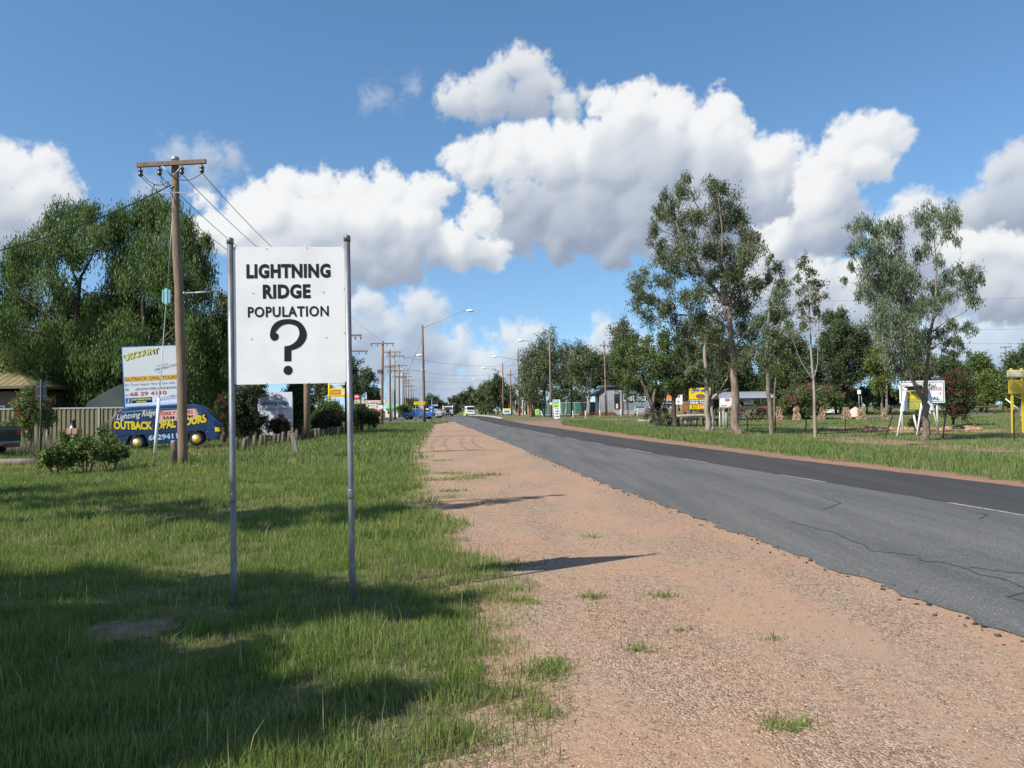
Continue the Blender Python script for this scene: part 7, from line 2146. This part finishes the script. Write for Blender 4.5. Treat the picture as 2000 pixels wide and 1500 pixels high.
# the two big weeping trees on the left
CL = lambda x, y: (x, y)
pic_tree('weeping_tree', 'huge weeping pepper tree at far left with sky showing through its crown', (128, 868),
         [[(128, 868, 1.2), (130, 800, 1), (140, 700, .8), (150, 600, .6), (158, 540, .45)], [(158, 540, .4), (180, 500, .25), (188, 440, .1)], [(150, 600, .42), (100, 520, .26), (60, 470, .1)], [(145, 650, .42), (90, 610, .26), (40, 580, .12)], [(155, 560, .4), (120, 480, .22), (125, 420, .1)]],
         [(120, 420, 28), (150, 412, 26), (92, 448, 26), (180, 425, 24), (60, 490, 28), (30, 500, 26), (22, 535, 30), (100, 490, 34), (140, 460, 34), (60, 540, 34), (100, 560, 30), (30, 590, 36), (70, 610, 34), (8, 640, 38), (50, 660, 38), (100, 650, 34), (20, 700, 40), (70, 720, 40), (115, 710, 36), (30, 745, 34), (80, 765, 34), (128, 760, 32),
          (-20, 560, 36), (-30, 640, 40), (-40, 710, 40), (150, 500, 24), (190, 460, 22), (160, 700, 34), (150, 640, 26), (140, 590, 22)],
         LPEPPER, BDARK, .22, .8, CL, 91, d=50, rscale=1.18, leaf=(.25, .058), cov=2.4, droop=.95, sprays=12, group='weeping trees behind the house', twig=.02)
pic_tree('weeping_tree', 'huge dense weeping pepper tree behind the near power pole and billboard', (290, 868),
         [[(290, 868, 1.2), (288, 800, 1), (284, 700, .8), (280, 600, .6), (282, 500, .35), (285, 430, .12)], [(280, 600, .45), (230, 520, .28), (215, 450, .1)], [(282, 560, .4), (340, 500, .26), (375, 450, .1)], [(285, 700, .45), (360, 620, .28), (410, 570, .12)], [(285, 720, .45), (220, 640, .28), (190, 590, .1)]],
         [(300, 402, 24), (275, 412, 26), (330, 418, 26), (250, 432, 28), (225, 425, 22), (350, 440, 28), (300, 440, 34), (370, 470, 28), (215, 470, 30), (260, 480, 38), (310, 490, 40), (350, 500, 38), (388, 505, 26), (395, 480, 14), (402, 470, 12), (220, 530, 36), (265, 540, 40), (310, 550, 42), (355, 560, 40), (390, 570, 28), (398, 540, 18),
          (205, 590, 34), (250, 600, 40), (300, 610, 42), (350, 620, 42), (392, 630, 34), (210, 650, 36), (255, 665, 40), (300, 670, 42), (345, 680, 42), (390, 690, 40), (425, 670, 26), (200, 715, 36), (245, 725, 38), (290, 735, 40), (340, 740, 40), (385, 745, 38), (425, 735, 32), (190, 770, 30), (230, 780, 32), (275, 790, 32), (330, 795, 34), (380, 800, 34), (420, 790, 32), (440, 700, 24)],
         LPEPPER, BDARK, .22, .8, CL, 92, d=50, rscale=1.18, leaf=(.25, .058), cov=2.5, droop=.95, sprays=12, group='weeping trees behind the house', twig=.02)
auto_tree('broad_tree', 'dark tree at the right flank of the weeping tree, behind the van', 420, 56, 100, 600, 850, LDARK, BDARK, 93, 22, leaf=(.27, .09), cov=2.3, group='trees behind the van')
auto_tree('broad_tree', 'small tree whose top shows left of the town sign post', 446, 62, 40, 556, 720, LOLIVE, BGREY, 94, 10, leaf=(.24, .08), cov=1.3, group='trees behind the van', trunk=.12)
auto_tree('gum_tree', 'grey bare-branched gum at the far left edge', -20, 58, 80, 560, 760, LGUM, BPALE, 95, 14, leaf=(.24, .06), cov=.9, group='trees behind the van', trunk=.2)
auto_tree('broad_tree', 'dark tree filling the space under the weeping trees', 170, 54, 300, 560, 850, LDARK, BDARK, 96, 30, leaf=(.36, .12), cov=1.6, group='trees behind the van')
# garden shrubs by the path
auto_tree('crepe_myrtle', 'crepe myrtle with red blossom in front of the house at far left', 52, 34, 96, 752, 855, LSHRUB, BGREY, 101, 20, leaf=(.11, .05), cov=1.1, cat='bush', flowers=(REDF, 22, .055, 26), stems=3, trunk=.05)
auto_tree('crepe_myrtle', 'thin crepe myrtle with few red flowers right of the grey road sign', 92, 36, 36, 770, 862, LDARK, BGREY, 102, 8, leaf=(.10, .045), cov=.9, cat='bush', flowers=(REDF, 7, .05, 24), stems=2, trunk=.04)
auto_tree('shrub', 'low leafy green shrub at the end of the grey log', 112, 21.4, 84, 866, 930, LSHRUB, BGREY, 103, 12, leaf=(.085, .05), cov=1.7, cat='shrub', trunk=.03, stems=2)
auto_tree('shrub', 'dense green shrub in front of the stone letterbox', 168, 22.2, 104, 848, 930, LSHRUB, BGREY, 104, 18, leaf=(.09, .05), cov=1.7, cat='shrub', trunk=.03, stems=3)
auto_tree('shrub', 'leafy green shrub touching the rear wheel of the blue van', 216, 23, 84, 850, 926, LSHRUB, BGREY, 105, 14, leaf=(.09, .05), cov=1.6, cat='shrub', trunk=.03, stems=2)
for n, (px, top, lab) in enumerate(((128, 838, 'left of the letterbox'), (172, 846, 'right of the letterbox'), (200, 822, 'before the right fence post'), (222, 838, 'closest to the van'))):
    auto_tree('upright_shrub', 'spindly upright green shrub %s' % lab, px, 24, 22, top, 918, LSHRUB, BGREY, 110 + n, 9, leaf=(.09, .035), cov=1.2, cat='shrub', trunk=.025, shape=.6, group='upright shrubs before the khaki fence')
# tall dry grass in the garden and rough grass round the van
def tuft_field(name, label, px0, px1, py0, py1, n, h, m, seed, wide=.012):
    rg = np.random.default_rng(seed)
    a, b = ground((px0 + px1) / 2, py1), ground((px0 + px1) / 2, py0)
    Y = a.y + (b.y - a.y) * rg.random(n); fx = rg.random(n)
    X = np.array([at(px0 + (px1 - px0) * f, y).x for f, y in zip(fx, Y)])
    t = tuft_noise(X, Y)
    tag(blades(name, X, Y, h * rg.uniform(.35, 1.1, n) * np.clip(.4 + (t - .3) * 2.4, .35, 1.4), np.full(n, wide), m, False, seed + 1, .5), label, 'grass', kind='stuff')


tuft_field('tall_dry_grass', 'tall pale dry grass in the garden before the khaki fence', -60, 150, 872, 893, 5200, .78, mat('tall_dry_grass', (.20, .195, .11), .7, col2=(.30, .28, .17), scale=2, trans=.3, island=.3), 201)
tuft_field('tall_grass', 'rough green grass around the wheels of the blue van', 215, 345, 882, 905, 2600, .22, GRASS, 203)
tuft_field('tall_grass', 'rough green grass at the foot of the near power pole', 300, 440, 893, 908, 2200, .22, GRASS, 205)
tuft_field('tall_grass', 'rough green grass under the timber bollards', 440, 700, 852, 882, 3400, .24, GRASSF, 207, .02)

# trees standing left of the camera, out of the picture: their crowns are set out from the shadows they throw on the verge
SHX, SHY = -SUN_DIR.x / math.tan(SUN_EL), -SUN_DIR.y / math.tan(SUN_EL)
SHADE = [('out-of-frame leafy tree shading the foot of the town sign', [(-90, 1150, 4, .65), (0, 1150, 4, .65), (150, 1155, 4.5, .65), (300, 1160, 5, .6), (450, 1165, 6, .6), (600, 1170, 6.5, .5), (700, 1182, 7, .42), (790, 1188, 7.5, .32), (860, 1200, 8.2, .2), (250, 1215, 5, .55), (100, 1220, 4.5, .6), (0, 1225, 4, .55),
                                                                   (400, 1215, 5.5, .45), (540, 1200, 6, .45), (-60, 1220, 4, .6), (620, 1200, 6.6, .3)]),
         ('out-of-frame leafy tree shading the nearest grass at left', [(50, 1335, 4, .48), (200, 1335, 4.5, .45), (340, 1320, 5, .36), (100, 1400, 4.5, .5), (250, 1400, 5, .48), (400, 1375, 5.5, .45), (500, 1350, 6, .3), (100, 1470, 4.5, .48), (250, 1460, 5, .4), (420, 1440, 5.5, .36), (545, 1405, 6, .30),
                                                                     (650, 1392, 6.5, .25), (740, 1372, 7, .2), (830, 1352, 7.5, .13), (0, 1295, 4, .35), (500, 1470, 5.5, .22), (0, 1420, 4.2, .5), (20, 1500, 4.4, .5), (330, 1500, 5, .35), (-80, 1340, 4, .5), (-40, 1275, 4, .45), (60, 1275, 4.2, .42), (160, 1285, 4.5, .40), (270, 1292, 4.8, .38), (380, 1288, 5.2, .34), (470, 1300, 5.6, .24)]),
         ('out-of-frame leafy tree shading the verge beyond the town sign', [(-60, 965, 3.2, .7), (20, 968, 3.2, .7), (100, 978, 3.6, .65), (200, 988, 4.2, .65), (300, 1000, 5, .65), (420, 1010, 5.5, .65), (520, 1012, 6, .6), (620, 1010, 6.5, .55), (720, 1005, 7, .45), (800, 998, 7.4, .4), (880, 989, 7.8, .34), (960, 981, 8.2, .27),
                                                                        (1035, 973, 8.5, .18), (1090, 968, 8.8, .10), (150, 955, 3.4, .5), (250, 970, 4.4, .5), (350, 985, 5, .5), (700, 1022, 6.8, .3), (560, 1030, 6, .35)])]
for n, (lab, cl) in enumerate(SHADE):
    C = []
    for px, py, h, r in cl:
        g = ground(px, py)
        C.append((g.x - SHX * h, g.y - SHY * h, h, r * 1.15))
    mx = sum(c[0] for c in C) / len(C); my = sum(c[1] for c in C) / len(C); zt = max(c[2] for c in C)
    C = [(x - mx, y - my, z, r) for x, y, z, r in C]
    top = max(C, key=lambda c: c[2]); far_ = min(C, key=lambda c: c[0])
    tree('shade_tree', lab, Vector((mx, my, 0)), [[(0, 0, -.1, .20), (.05, .1, 2.4, .16), (top[0] * .4, top[1] * .4, 5, .10), (top[0], top[1], top[2], .03)], [(.05, .1, 2.2, .12), (far_[0], far_[1], far_[2], .04)]], C, LMID, BGREY, (.20, .11), 3.4, .25, 'shade trees left of the camera', 140 + n, 'tree', sprays=8)
